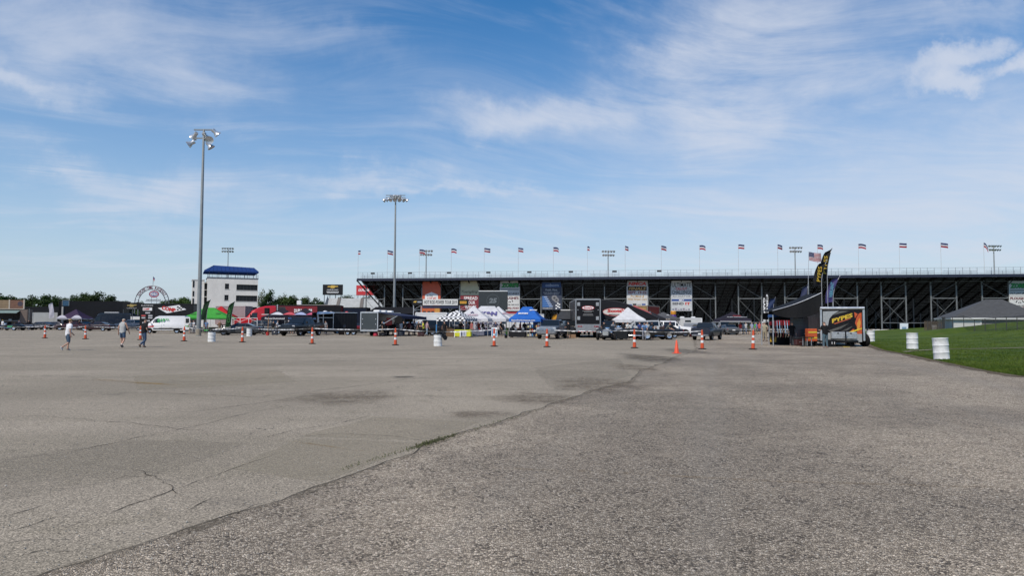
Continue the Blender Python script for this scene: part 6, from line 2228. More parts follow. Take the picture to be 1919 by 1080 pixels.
# ------------------------------------------------------------------ white van, green tent, flags
Y = Yg(310, 625)
v = vehicle('van', 'cargo_van', GX(312, Y + .6), radians(187), (0.72, 0.72, 0.72), 'white cargo van with green price lettering and red stripe', 'van', scale=.94)
letter('$19', 1.05, .55, mat((0.03, 0.38, 0.09), .5), v, (.35, 1.02, 1.82), (pi / 2, 0, pi), .05)
letter('95', .45, .26, mat((0.03, 0.38, 0.09), .5), v, (-.45, 1.02, 1.95), (pi / 2, 0, pi), .03)
o = MB().poly([(1.35, 1.012, .88), (2.3, 1.012, .78), (2.2, 1.012, .98), (1.3, 1.012, 1.12)]).build('red_stripe', RED, v)
MB().box(-2.5, 1.4, 1.005, 1.012, .58, .72).build('rub_strip', BLACK(), v)
d_ = MB().bbox(-3.55, -2.83, 1.0, 1.06, .5, 2.3, .02).build('rear_door', paint((0.72, 0.72, 0.72)), v)
MB().box(-3.42, -2.95, 1.061, 1.066, 1.45, 2.1).build('window', glass(), d_)
letter('19', .5, .3, mat((0.03, 0.38, 0.09), .5), v, (-3.2, 1.08, 1.0), (pi / 2, 0, pi), .05)
Y = 96.0
k = Y / FPX
g = GX(383, Y)
GRNF = (0.075, 0.42, 0.065)
t = tent((g.x, g.y + 1.5, 0), radians(4), 6.5, 3.2, 2.12, 3.55, GRNF, 'bright green canopy tent by the tall mast', (0.12, 0.12, 0.12), .22, ridge=1.2, trans=.35)
for x, z in ((-1.8, .55), (-.6, 1.0), (1.6, .6)):
    letter('GRIP', .7, .22, mat((0.01, 0.05, 0.012), .6), t, (x, -1.6 + z * .9, 2.12 + z), (radians(42), 0, 0), .03)
MB().box(-2.9, 2.9, -1.625, -1.621, 1.95, 2.02).build('valance_print', mat((0.012, 0.09, 0.015), .6), t)
table((g.x + 1.4, g.y + .6, 0), radians(4), 1.8, .7, .76, (0.015, 0.016, 0.018), 'black draped table under the right end of the green tent')
table((g.x - 1.4, g.y + .6, 0), radians(4), 1.5, .7, .76, (0.3, 0.3, 0.3), 'grey draped table under the left end of the green tent')
bx_ = thing('generator', (g.x + 1.0, g.y - 1.3, 0), 0, 'small black and green machine before the green tent', 'machine')
b = MB().bbox(-.45, .45, -.3, .3, .16, .62, .05); b.build('case', mat((0.02, 0.02, 0.02), .5), bx_)
MB().bbox(-.3, .3, -.32, -.301, .28, .5, .01).build('panel', mat((0.05, 0.35, 0.07), .5), bx_)
for s in (-1, 1):
    MB().bar((s * .42, -.25, 0), (s * .42, -.25, .17), .05).bar((s * .42, .25, 0), (s * .42, .25, .17), .05).build('foot', BLACK(), bx_)
    MB().tube([(s * .4, -.28, .62), (s * .4, -.28, .75), (s * .4, .28, .75), (s * .4, .28, .62)], .02, 6).build('handle', mat((0.05, 0.35, 0.07), .5), bx_)
person(357, 626, 60, 'stand', 'person in white top and khaki shorts at the white van rear', ((0.55, 0.54, 0.5), 'short'), ((0.22, 0.19, 0.13), 'shorts'), Y=88, group=PERSONS)
person(364, 625, 150, 'busy', 'person in pale grey shirt left of the tall mast', ((0.45, 0.46, 0.48), 'short'), ((0.12, 0.12, 0.14), 'long'), Y=89, group=PERSONS)
person(412, 624, 20, 'busy', 'bare armed person in brown top under the green tent', ((0.16, 0.09, 0.055), 'none'), ((0.28, 0.22, 0.15), 'shorts'), Y=92, group=PERSONS)
person(387, 624, 170, 'stand', 'person in blue shirt behind the mast under the green tent', ((0.10, 0.18, 0.34), 'short'), ((0.05, 0.05, 0.06), 'long'), Y=95, group=PERSONS)
feather(387, 88, 1.9, mz(384, 561, 88), .75, (0.012, 0.035, 0.016), 'dark green feather flag leaning right beside the tall mast', None, None, .5)
feather(433, 86, .9, mz(436, 564, 86), .72, (0.012, 0.05, 0.016), 'black and green feather flag between green tent and dark coupe', 'GRIP', (0.03, 0.16, 0.03), .45)

# dark coupe
Y = Yg(449, 628.8)
vehicle('coupe', 'coupe_car', GX(449, Y + .5), radians(187), (0.055, 0.058, 0.062), 'dark grey two door coupe parked right of the green tent', 'car', metal=.4, rimc=(0.12, 0.12, 0.125))

# red tents and the red transporter
g = GX(414, 108)
t = tent((g.x, g.y, 0), radians(10), 4.2, 4.2, 2.35, 4.0, (0.52, 0.02, 0.025), 'red canopy tent behind the green tent', (0.5, 0.5, 0.5), .3)
letter('Edelbrock', 1.8, .3, W__, t, (.6, -1.55, 2.75), (radians(35), 0, 0), .02)
Y = 112.0
k = Y / FPX
g = GX(640, Y)
ox = lambda px: (640 - px) * k
t = trailer('race_transporter', (g.x, g.y, 0), radians(184), ox(512), 2.6, mz(575, 573, Y), 1.1, (0.20, 0.012, 0.018), 'red and black race transporter with white lettering behind the black tents', 'transporter', trim=BLACK, axles=3, tongue=False, roofc=(0.06, 0.06, 0.06), r=.5)
MB().box(.05, ox(598), 1.305, 1.315, 1.15, 4.1).build('black_panel', mat((0.012, 0.012, 0.014), .4), t)
MB().poly([(ox(547), 1.312, 1.2), (ox(515), 1.312, 1.2), (ox(527), 1.312, 4.0), (ox(540), 1.312, 4.0)]).build('grey_panel', mat((0.05, 0.045, 0.045), .4), t)
letter('DUPLI-COLOR', 2.9, .62, W__, t, (ox(573), 1.33, 3.35), (pi / 2, 0, pi), .05)
MB().box(ox(600) - 2.5, ox(560), -1.0, 1.0, mz(570, 573, Y) + .04, mz(570, 573, Y) + .12).build('roof_deck', mat((0.33, 0.30, 0.27), .6), t)
MB().bbox(ox(566), ox(558), -.3, .3, mz(570, 573, Y) + .13, mz(570, 564, Y), .05).build('roof_unit', WHITE(), t)
# tractor unit
redp = (0.50, 0.012, 0.02)
g2 = GX(505, 109)
tr_ = thing('truck_tractor', (g2.x, g2.y, 0), radians(196), 'red truck tractor with rounded sleeper roof and glossy bonnet', 'truck')
rings = []
for (x, zb, zl, zr, wb, wr) in ((5.1, .9, 1.6, 1.62, 1.0, .7), (4.95, .7, 1.95, 2.0, 1.12, .9), (3.4, .7, 2.25, 2.3, 1.2, .95), (2.6, .7, 2.35, 3.3, 1.22, 1.05), (1.7, .7, 2.4, 3.75, 1.25, 1.1), (.6, .7, 2.4, 4.05, 1.25, 1.12), (-.9, .7, 2.4, 4.1, 1.25, 1.12), (-1.0, .8, 2.4, 3.9, 1.2, 1.1)):
    h = [(wb * .9, zb), (wb, zb + .15), (wb, zl), (wr, zr - .15), (wr * .8, zr)]
    rings.append([(x, y, z) for y, z in h] + [(x, -y, z) for y, z in reversed(h)])
MB().loft(rings).build('cab', paint(redp), tr_, True)
MB().slab([(3.38, -.9, 2.33), (3.38, .9, 2.33), (2.66, .98, 3.22), (2.66, -.98, 3.22)], (.02, 0, .01)).build('windscreen', glass(), tr_)
for s in (-1, 1):
    MB().slab([(2.75, s * 1.23, 2.2), (1.75, s * 1.255, 2.2), (1.75, s * 1.2, 3.0), (2.5, s * 1.17, 2.95)], (0, s * .012, 0)).build('side_window', glass(), tr_)
    MB().tube([(-1.2, s * 1.05, 1.0), (-1.2, s * 1.05, 4.3)], .09, 8).build('exhaust_stack', CHROME(), tr_)
    MB().bbox(4.7, 5.0, s * .85 - .16, s * .85 + .16, 1.35, 1.6, .03).build('headlight', CHROME(), tr_)
    MB().bbox(-.8, 1.2, s * 1.15 - .12, s * 1.15 + .12, .55, 1.05, .1).build('fuel_tank', CHROME(), tr_)
    MB().bbox(2.65, 2.8, s * 1.5 - .12, s * 1.5 + .12, 2.2, 2.75, .03).build('mirror', BLACK(), tr_)
MB().bbox(5.08, 5.2, -.65, .65, .8, 1.65, .04).build('grille', CHROME(), tr_)
MB().bbox(4.9, 5.35, -1.2, 1.2, .42, .8, .08).build('bumper', CHROME(), tr_)
MB().box(-4.5, 3.5, -.45, .45, .75, .95).build('chassis', BLACK(), tr_)
wheels(tr_, [(4.0, 1.0), (4.0, -1.0), (-2.2, .95), (-2.2, -.95), (-3.4, .95), (-3.4, -.95)], .5, .35)
g = GX(445, 112)
t = trailer('race_transporter', (g.x + 1.2, g.y + 1.5, 0), radians(175), 5.0, 2.5, mz(440, 574, 112), 1.1, (0.34, 0.26, 0.26), 'pale reddish trailer between the tower and the red tractor', 'transporter', trim=lambda: mat((0.4, 0.3, 0.3), .5), axles=2, tongue=False, r=.5)
# pipe frame booth by the tractor
g = GX(458, 96)
t = thing('booth_frame', (g.x, g.y, 0), 0, 'white pipe frame stand in front of the red tractor', 'frame')
b = MB()
for i in range(4):
    MB().bar((-1.8 + 1.2 * i, 0, 0), (-1.8 + 1.2 * i, 0, 2.1), .06).build('upright', WHITE(), t)
for i in range(3):
    MB().bar((-1.8 + 1.2 * i, 0, 2.05 - .5 * (i % 2)), (-.6 + 1.2 * i, 0, 1.55 + .5 * (i % 2)), .04).build('diagonal', WHITE(), t)
MB().bar((-1.8, 0, 2.1), (1.8, 0, 2.1), .06).build('top_rail', WHITE(), t)
person(447, 622, 0, 'stand', 'person in dark top near the white pipe frame', ((0.03, 0.03, 0.04), 'short'), ((0.04, 0.05, 0.08), 'long'), Y=98, group=PERSONS)

# ------------------------------------------------------------------ black tents, black pickup, open black trailer
for px, w_, lab, cs in ((529, 4.6, 'black canopy tent with white web lettering behind the black pickup', ((0.66, 0.66, 0.7), (0.6, 0.1, 0.12))), (572, 4.6, 'black canopy tent with pink arched trim right of the lettered one', ((0.4, 0.45, 0.66), (0.6, 0.12, 0.2)))):
    Y = 94.0
    g = GX(px, Y)
    t = tent((g.x, g.y, 0), radians(6), w_, 4.2, 2.2, 3.45, (0.016, 0.014, 0.022), lab, (0.3, 0.3, 0.3), .42, trans=.08)
    for x, c in zip((-.3, 1.3), cs):
        MB().poly([(x - .9, -1.9, 2.55)] + [(x - .9 + 1.8 * i / 8, -1.9 + .5 * sin(pi * i / 8), 2.5 + .40 * sin(pi * i / 8)) for i in range(1, 8)] + [(x + .9, -1.9, 2.5)]).build('arched_trim', fabric(c, .2), t)
    letter('PowerAutomedia.com' if px < 550 else 'DragzineTV Street', 3.6, .24, W__ if px < 550 else LBLU, t, (0, -2.125, 2.03), bold=.03)
person(547, 622, 20, 'stand', 'person in light blue shirt behind the black pickup bonnet', ((0.28, 0.48, 0.62), 'short'), ((0.2, 0.2, 0.2), 'shorts'), Y=90, group=PERSONS)
person(541, 622, 200, 'stand', 'person in white cap left of the black pickup', ((0.10, 0.12, 0.18), 'short'), ((0.05, 0.05, 0.06), 'long'), Y=89, hat=(0.6, 0.6, 0.6), group=PERSONS)
person(552, 623, 100, 'stand', 'person in white hat beside the black pickup mirror', ((0.5, 0.5, 0.52), 'short'), ((0.05, 0.05, 0.06), 'long'), Y=88, hat=(0.62, 0.6, 0.58), group=PERSONS)
vehicle('pickup', 'pickup_truck', GX(566, Yg(560, 629.8) + 1.2), radians(256), (0.006, 0.006, 0.007), 'black pickup with chrome grille parked before the black tents', 'pickup', grille=(0.55, 0.56, 0.58), scale=1.12)
Y = 90.0
g = GX(595, Y)
fr = GX(669, Y + 3)
ang = atan2(fr.y - g.y, fr.x - g.x)
L_ = (fr - g).length
t = thing('cargo_trailer', (g.x, g.y, 0), ang, 'black cargo trailer with open side door and raised ramp panel', 'trailer', 'trailers parked in the lot')
zt, zb = mz(640, 586.5, Y), .62
blk = mat((0.012, 0.013, 0.016), .35, 0, .15)
xd = 2.1
MB().box(xd, L_, 0, .06, zb, zt).box(L_ - .06, L_, .06, 2.4, zb, zt).box(0, L_ - .06, 2.34, 2.4, zb, zt).box(0, L_ - .06, .06, 2.34, zb, zb + .08).box(0, L_, 0, 2.4, zt, zt + .06).build('box_body', blk, t)
for x in (0, .75, xd):
    MB().bar((x, -.03, zb), (x, -.03, zt), .09).build('door_post', ALU(), t)
MB().bar((0, -.03, zt - .65), (xd, -.03, zt - .65), .08).build('door_rail', ALU(), t)
MB().bar((0, -.03, zt + .03), (L_, -.03, zt + .03), .08, .1).build('roof_rail', ALU(), t)
MB().box(.8, xd - .06, .02, .07, zb + .1, zt - .7).build('inner_door', blk, t)
MB().box(0, xd, -.06, .02, zb - .1, zb + .12).build('sill', mat((0.32, 0.32, 0.28), .5), t)
MB().slab([(-.5, -1.2, zt - .25), (xd * .9, -1.2, zt - .1), (xd, 0, zt + .08), (0, 0, zt + .08)], (0, 0, .05)).build('raised_panel', ALU(), t)
MB().bar((-.3, -1.0, zt - .25), (-.15, -1.0, zb + .9), .1).build('strut', ALU(), t)
for i in range(9):
    MB().box(xd + .35 + i * .40, xd + .36 + i * .40, -.008, 0, zb + .1, zt - .05).build('panel_seam', mat((0.03, 0.03, 0.035), .4), t)
wheels(t, [(L_ * .62, .12), (L_ * .62 + .82, .12), (L_ * .62, 2.28), (L_ * .62 + .82, 2.28)], .36, .22)
MB().box(.2, L_ - .2, .3, 2.1, zb - .15, zb - .01).build('chassis', BLACK(), t)
wb_ = MB().bar((L_, .6, zb - .1), (L_ + 1.3, 1.2, zb - .1), .1); wb_.bar((L_, 1.8, zb - .1), (L_ + 1.3, 1.2, zb - .1), .1); wb_.build('tongue', BLACK(), t)
for (x, r_, c) in ((1.4, .35, (0.6, 0.6, 0.62)), (2.2, .22, (0.5, 0.45, 0.42)), (4.4, .25, (0.5, 0.05, 0.05))):
    MB().sphere((x, 1.2, zt + .06), r_, 8, .7).build('roof_vent', mat(c, .5), t, True)
# flatbed trailer in front of it
Y = 84.0
g = GX(606, Y)
t = thing('flatbed_trailer', (g.x, g.y, 0), radians(8), 'low dark flatbed trailer with plate deck before the open black trailer', 'trailer', 'trailers parked in the lot')
MB().bbox(0, 4.9, -.9, .9, .50, .66, .02).build('deck', mat((0.22, 0.23, 0.24), .5, .3, .3), t)
MB().box(-.3, 5.2, -.98, -.901, .35, .62).build('side_rail', BLACK(), t)
MB().slab([(4.9, -.9, .5), (4.9, .9, .5), (6.0, .9, .28), (6.0, -.9, .28)], (0, 0, .08)).build('ramp', BLACK(), t)
wheels(t, [(3.0, -.85), (3.0, .85), (3.7, -.85), (3.7, .85)], .30, .2)
MB().bar((0, 0, .5), (-1.3, 0, .45), .1).build('tongue', BLACK(), t)
g = G(501.5, 629)
t = thing('umbrella_stand', g, 0, 'thin orange pole in a red bucket left of the black pickup', 'pole')
MB().lathe([(.001, 0), (.17, 0), (.21, .38), (.001, .38)], 12).build('bucket', mat((0.45, 0.03, 0.03), .5), t, True)
MB().tube([(0, 0, .3), (.08, 0, 2.15)], .03, 6).build('pole', mat((0.42, 0.20, 0.06), .6), t)
g = GX(500, 100)
t = thing('loudspeaker_stand', g, 0, 'dark loudspeaker with a pale shelf on a pole by the red tractor', 'speaker')
MB().tube([(0, 0, 0), (0, 0, 2.6)], .04, 6).build('pole', BLACK(), t)
MB().bbox(-.7, .7, -.3, .3, 2.6, 2.68, .01).build('shelf', WHITE(), t)
MB().bbox(-.32, .32, -.25, .25, 2.69, 3.6, .04).build('speaker', BLACK(), t)
b = MB()
for a in (0, 2.1, 4.2):
    b.bar((0, 0, .5), (.4 * cos(a), .4 * sin(a), 0.01), .04)
b.build('tripod', BLACK(), t)

# navy transporter and black roofed stall under the stand
Y = 124.0
g = GX(690, Y)
trailer('race_transporter', (g.x, g.y, 0), radians(178), 8.5, 2.6, mz(660, 577, Y), 1.1, (0.012, 0.016, 0.03), 'dark navy transporter below the pale bleachers', 'transporter', trim=BLACK, axles=2, tongue=False, roofc=(0.02, 0.03, 0.05), r=.5)
Y = 108.0
g = GX(737, Y)
t = thing('black_stall', g, 0, 'large black flat roofed stall behind the trailer with the blue awning', 'stall')
k = Y / FPX
zt, zb = mz(737, 575.5, Y), mz(737, 588, Y)
b = MB(); b.loft([[(-4.4, 0, zb), (3.4, 0, zb), (3.4, 6, zb), (-4.4, 6, zb)], [(-3.1, 1.5, zt), (2.9, 1.5, zt), (2.9, 5, zt), (-3.1, 5, zt)]])
b.build('roof', mat((0.010, 0.010, 0.011), .7), t)
for x in (-4.2, -1.4, 1.0, 3.2):
    for y in (.2, 5.8):
        MB().bar((x, y, 0), (x, y, zb), .1).build('post', BLACK(), t)
MB().box(-4.2, 3.2, 5.7, 5.75, 0, zb).build('back_wall', BLACK(), t)
letter('GAS', 1.25, .5, W__, t, (-4.05, -.12, zb - .05), shear=.2, bold=.05)

# ------------------------------------------------------------------ trailer with the dark rear door and the blue awning, engines on stands
g0, g1 = G(675.5, 630.5), G(709, 630.5)
Yt = g0.y
wd = (g1 - g0).length
aa = radians(-4)
t = trailer('engine_trailer', ((g0.x + g1.x) / 2, Yt, 0), radians(82), 8.4, wd, mz(692, 585, Yt), .62, (0.028, 0.034, 0.05), 'blue black trailer with grey rear door and silver corner frame', rear_door=(0.045, 0.055, 0.06), roofc=(0.45, 0.45, 0.46))
for x in (2.4, 4.6, 7.0):
    MB().bbox(x, x + .75, -.35, .4, 2.75, 3.0, .06).build('roof_vent', WHITE(), t)
aw = thing('awning', ((g0.x + g1.x) / 2, Yt, 0), radians(82), 'dark blue side awning on grey arms right of the engine trailer', 'awning')
wr_ = wd / 2
za_ = mz(692, 586.5, Yt)
MB().slab([(.2, -wr_ - .05, za_), (8.2, -wr_ - .05, za_), (8.2, -wr_ - 3.4, za_ - .45), (.2, -wr_ - 2.2, za_ - .35)], (0, 0, .03)).build('cloth', fabric((0.03, 0.035, 0.075), .15), aw)
MB().slab([(.2, -wr_ - 2.2, za_ - .32), (8.2, -wr_ - 3.4, za_ - .42), (8.2, -wr_ - 3.4, za_ - .75), (.2, -wr_ - 2.2, za_ - .62)], (.02, 0, 0)).build('valance', fabric((0.03, 0.035, 0.075), .15), aw)
for x, q in ((.2, 2.2), (8.2, 3.4)):
    MB().bar((x, -wr_ - .06, 1.1), (x, -wr_ - q, za_ - .35), .06).build('arm', ALU(), aw)
MB().bar((8.2, -wr_ - 3.4, 0), (8.2, -wr_ - 3.4, za_ - .4), .06).build('leg', ALU(), aw)
for x, s_ in ((6.3, 1.0),):
    rect(aw, 0, .9, 0, .35, 0, W__, 'printed_panel').location = (x, -wr_ - .08, 1.9)


def engine(px, py, rz, c, label, s=1.0, Y=None):
    g = G(px, py) if Y is None else GX(px, Y)
    t = thing('display_engine', g, rz, label, 'engine', 'engines shown on stands')
    t.scale = (s, s, s)
    MB().bbox(-.35, .35, -.24, .24, .75, 1.15, .05).build('block', mat(c, .4, 0, .2), t)
    for sx in (-1, 1):
        b = MB().bbox(-.36, .36, sx * .26 - .09, sx * .26 + .09, 1.05, 1.30, .04)
        b.build('cylinder_head', mat(tuple(min(1, q * 1.2 + .05) for q in c), .35, .3), t)
        for i in range(4):
            MB().tube([(-.27 + .18 * i, sx * .33, 1.1), (-.27 + .18 * i, sx * .45, .98), (-.2 + .14 * i, sx * .42, .75)], .025, 6).build('header_pipe', CHROME(), t)
    MB().lathe([(.001, 1.38), (.22, 1.38), (.24, 1.44), (.20, 1.54), (.001, 1.55)], 14).build('air_cleaner', CHROME(), t, True)
    MB().bbox(-.25, .25, -.12, .12, 1.22, 1.40, .03).build('intake', ALU(), t)
    MB().lathe([(.001, -.02), (.14, -.02), (.16, .03), (.001, .05)], 12, 'x', (-.40, 0, .92)).build('pulley', CHROME(), t, True)
    st = MB()
    for sx in (-1, 1):
        st.bar((sx * .4, -.35, .06), (sx * .4, .35, .06), .06); st.bar((sx * .4, 0, .06), (sx * .32, 0, .8), .07)
    st.bar((-.4, 0, .06), (.4, 0, .06), .06)
    st.build('stand', BLACK(), t)
    for sx in (-1, 1):
        for sy in (-1, 1):
            MB().lathe([(.03, -.03), (.05, -.03), (.05, .03), (.03, .03)], 8, 'y', (sx * .4, sy * .35, .05)).build('caster', BLACK(), t)
    return t


ENG = [(722, 629.5, (0.30, 0.015, 0.02), 'red engine on a stand nearest the trailer door'), (731, 628.5, (0.12, 0.12, 0.13), 'grey engine on a stand beside the red one'), (742, 629, (0.03, 0.03, 0.035), 'black engine on a stand behind the striped post'), (762, 629.5, (0.02, 0.02, 0.025), 'black and chrome engine on a stand, left of the middle pair'),
       (771, 629, (0.22, 0.22, 0.23), 'silver engine on a stand, right of the middle pair'), (780, 629.5, (0.02, 0.03, 0.05), 'dark blue engine on a stand nearest the visitors')]
for i, (px, py, c, lab) in enumerate(ENG):
    engine(px, py, rnd.uniform(-.6, .6), c, lab, 1.05)
g = GX(729, 78.5)
t = thing('hanging_engine', (g.x, g.y, 1.25), .2, 'red supercharged engine raised high inside the awning', 'engine')
MB().bbox(-.45, .35, -.3, .3, 0, .55, .06).build('block', mat((0.35, 0.02, 0.025), .35), t)
MB().bbox(-.3, .3, -.18, .18, .56, .85, .05).build('supercharger', mat((0.35, 0.02, 0.025), .3, .2), t)
MB().lathe([(.001, -.1), (.22, -.1), (.24, .0), (.22, .1), (.001, .1)], 14, 'x', (-.62, 0, .25)).build('blower_pulley', CHROME(), t, True)
MB().bar((0, 0, -1.24), (0, 0, .02), .12).build('stand_column', BLACK(), t)
g = GX(747, 77)
t = thing('tyre_display', (g.x, g.y, 0), .3, 'black wheel and tyre mounted upright under the blue awning', 'tyre')
MB().lathe([(.22, -.14), (.40, -.15), (.46, -.08), (.46, .08), (.40, .15), (.22, .14), (.20, 0)], 20, 'y', (0, 0, 1.85)).build('tyre', RUBBER(), t, True)
MB().bar((0, 0, 0), (0, 0, 1.42), .08).bar((-.3, 0, .03), (.3, 0, .03), .06).build('stand', BLACK(), t)
g = GX(750, 81)
t = thing('banner_screen', (g.x, g.y, 0), 0, 'grey banner panel standing behind the engines', 'banner')
MB().box(-.5, .55, 0, .03, .6, 2.3).build('sheet', mat((0.20, 0.23, 0.28), .6), t)
for x in (-.48, .52):
    MB().bar((x, .05, 0), (x, .05, 2.3), .04).build('post', BLACK(), t)
g = G(704, 630.5)
t = thing('fuel_can', g, 0, 'round red can on the ground beside the trailer door', 'can')
MB().lathe([(.001, 0), (.24, .0), (.28, .06), (.28, .32), (.2, .44), (.06, .47), (.06, .53), (.001, .53)], 14).build('can', mat((0.50, 0.03, 0.06), .5), t, True)
MB().tube([(-.12, 0, .44), (-.1, 0, .56), (.1, 0, .56), (.12, 0, .44)], .018, 6).build('handle', BLACK(), t)
person(785, 630, 60, 'stand', 'person in dark brown top and shorts looking at the engines', ((0.06, 0.045, 0.035), 'short'), ((0.10, 0.09, 0.07), 'shorts'), Y=78, group=PERSONS)
person(794, 630.5, 100, 'busy', 'person in bright yellow shirt beside the engine stands', ((0.62, 0.60, 0.05), 'short'), ((0.015, 0.015, 0.018), 'long'), Y=77, group=PERSONS)
person(800, 630, -60, 'walk_b', 'person in pink top and pale jeans right of the yellow shirt', ((0.45, 0.30, 0.32), 'short'), ((0.25, 0.33, 0.42), 'long'), Y=79, group=PERSONS)
person(776, 630, 0, 'stand', 'person in navy top behind the silver engine', ((0.02, 0.025, 0.06), 'short'), ((0.04, 0.04, 0.05), 'long'), Y=81, group=PERSONS)
vehicle('suv', 'sport_utility', GX(826, 84), radians(28), (0.012, 0.013, 0.016), 'black sport utility behind the checkered tent', 'car')

# ------------------------------------------------------------------ power tour gate with its towers, video screen
Y = 100.0
k = Y / FPX
g = GX(825, Y)
t = thing('event_gate', g, 0, 'event gate with a long white banner between two truss towers', 'gate')
zb, zt = mz(825, 572.5, Y), mz(825, 561, Y)
gx = lambda px: (px - 825) * k
o = MB().box(gx(792), gx(857.5), 0, .08, zb, zt).build('banner', mat((0.66, 0.65, 0.62), .6, 0, .06), t)
letter('HOT ROD POWER TOUR 2019', (857.5 - 792) * k * .93, (zt - zb) * .58, K_, t, (gx(825), -.015, (zb + zt) / 2), shear=.15, bold=.01)
MB().box(gx(791), gx(858), .1, .5, zb - .45, zb - .02).build('crossbeam', mat((0.02, 0.025, 0.06), .5), t)
for a, b_, nm in ((772, 791.5, 0), (858, 877.5, 1)):
    MB().bbox(gx(a), gx(b_), -.05, .45, zb - .02, zt - .02, .02).build('sign_box', mat((0.018, 0.018, 0.02), .5), t)
    if nm == 0:
        MB().poly([(gx(774), -.06, zb + .42), (gx(776.5), -.06, zb + .60), (gx(781), -.06, zb + .60), (gx(779), -.06, zb + .36)]).build('emblem', GOLD, t)
        rect(t, gx(782), gx(790), zb + .38, zb + .58, -.06, mat((0.35, 0.38, 0.42), .5))
    else:
        rect(t, gx(861.5), gx(874), zb + .25, zb + .62, -.06, mat((0.62, 0.36, 0.03), .5))
        rect(t, gx(862.5), gx(873), zb + .40, zb + .48, -.065, mat((0.45, 0.04, 0.02), .5))
    for x in (a + 2.5, b_ - 2.5):
        for y in (0.0, .4):
            MB().bar((gx(x), y, 0), (gx(x), y, zb), .07).build('truss_leg', ALU(), t)
    for i in range(6):
        z0_, z1_ = zb * i / 6, zb * (i + 1) / 6
        MB().bar((gx(a + 2.5), 0, z0_), (gx(b_ - 2.5), 0, z0_ + .001), .04).build('truss_rung', ALU(), t)
        MB().bar((gx(a + 2.5 if i % 2 else b_ - 2.5), -.03, z0_), (gx(b_ - 2.5 if i % 2 else a + 2.5), -.03, z1_), .035).build('truss_diagonal', ALU(), t)
g = GX(806, 106)
t = thing('ticket_booth', g, 0, 'orange booth with dark windows behind the gate', 'booth')
MB().bbox(-1.5, 1.5, 0, 2, 0, 4.0, .03).build('wall', mat((0.55, 0.13, 0.04), .6), t)
for x in (-.9, -.2, .4):
    MB().box(x - .22, x + .22, -.02, -.003, 2.7, 3.3).build('window', gl_d, t)
MB().bbox(.7, 1.48, -.06, -.003, .1, 3.9, .01).build('yellow_panel', mat((0.62, 0.30, 0.06), .6), t)
g = GX(808, 92)
trailer('box_trailer', (g.x - 1.9, g.y, 0), 0, 4.1, 2.3, mz(808, 586.5, 92), .7, (0.70, 0.71, 0.70), 'white box trailer behind the checkered tent and black sport utility', trim=WHITE)
g = GX(833, 97)
trailer('box_trailer', (g.x - 1.0, g.y, 0), 0, 3.2, 2.3, mz(835, 590, 97), .7, (0.50, 0.48, 0.44), 'low beige trailer right of the white box trailer', trim=lambda: mat((0.5, 0.48, 0.44), .5))
Y = 112.0
g = GX(923.5, Y)
t = thing('video_screen', g, radians(-6), 'large dark video screen with a faint number in a ring', 'screen')
zb, zt = mz(923, 581, Y), mz(923, 546.5, Y)
hw = 27.3 * Y / FPX
MB().bbox(-hw, hw, 0, .5, zb, zt, .03).build('panel', mat((0.030, 0.036, 0.038), .45, 0, .1), t)
for i in range(1, 6):
    MB().box(-hw + 2 * hw * i / 6 - .008, -hw + 2 * hw * i / 6 + .008, -.004, 0, zb + .05, zt - .05).build('panel_joint', mat((0.05, 0.058, 0.06), .5), t)
dimw = mat((0.16, 0.18, 0.19), .5)
rg = MB(); N = 32
for r0_, r1_ in ((1.05, .98),):
    o_ = [( r0_ * cos(2 * pi * q / N), -.008, (zb + zt) / 2 + r0_ * sin(2 * pi * q / N)) for q in range(N)]
    i_ = [( r1_ * cos(2 * pi * q / N), -.008, (zb + zt) / 2 + r1_ * sin(2 * pi * q / N)) for q in range(N)]
    rg.loft([o_, i_], True, False)
rg.build('ring_print', mat((0.08, 0.09, 0.095), .5), t)
letter('25', 1.35, .85, dimw, t, (0, -.012, (zb + zt) / 2), shear=.15, bold=.06)
for s in (-1, 1):
    MB().bar((s * hw * .8, .3, 0), (s * hw * .8, .3, zb), .3).build('post', galv_d, t)
MB().bar((-hw, .25, zt + .08), (hw, .25, zt + .08), .12).build('top_rail', WHITE(), t)
g = GX(925, 108)
t = thing('screen_trailer', g, 0, 'dark screen trailer base with red trim below the video screen', 'trailer')
MB().bbox(-3.2, 4.2, -.8, 1.4, .5, 1.4, .05).build('bed', mat((0.03, 0.03, 0.035), .5), t)
MB().bbox(1.2, 4.2, -.85, -.6, mz(925, 585, 108) - .3, mz(925, 585, 108) - .02, .02).build('red_trim', mat((0.4, 0.04, 0.05), .5), t)
MB().bar((1.3, -.7, .9), (1.3, -.7, 3.0), .1).bar((4.1, -.7, .9), (4.1, -.7, 3.0), .1).build('stanchion', galv_d, t)
wheels(t, [(-1, -.8), (0, -.8), (-1, 1.3), (0, 1.3)], .45, .3)

# ------------------------------------------------------------------ checkered tent, white tents, blue tent
mtl, nt_ = newmat('checkered_cloth')
tc_ = nt_.n('ShaderNodeTexCoord')
mp_ = nt_.n('ShaderNodeMapping'); nt_.l(tc_.outputs['Object'], mp_.inputs['Vector']); mp_.inputs['Location'].default_value = (.11, .13, .07)
ck = nt_.n('ShaderNodeTexChecker'); ck.inputs['Scale'].default_value = 3.5
nt_.l(mp_.outputs[0], ck.inputs['Vector'])
ck.inputs['Color1'].default_value = (0.76, 0.76, 0.76, 1); ck.inputs['Color2'].default_value = (0.015, 0.015, 0.02, 1)
bsdf(nt_, ck.outputs[0], .7)
CHECK = mtl
Y = 76.0
g = GX(855, Y)
t = tent((g.x, g.y + 1.2, 0), radians(-24), 3.6, 3.0, 2.02, 3.0, (1, 1, 1), 'black and white checkered canopy tent', (0.6, 0.6, 0.6), .28, mtl=CHECK)
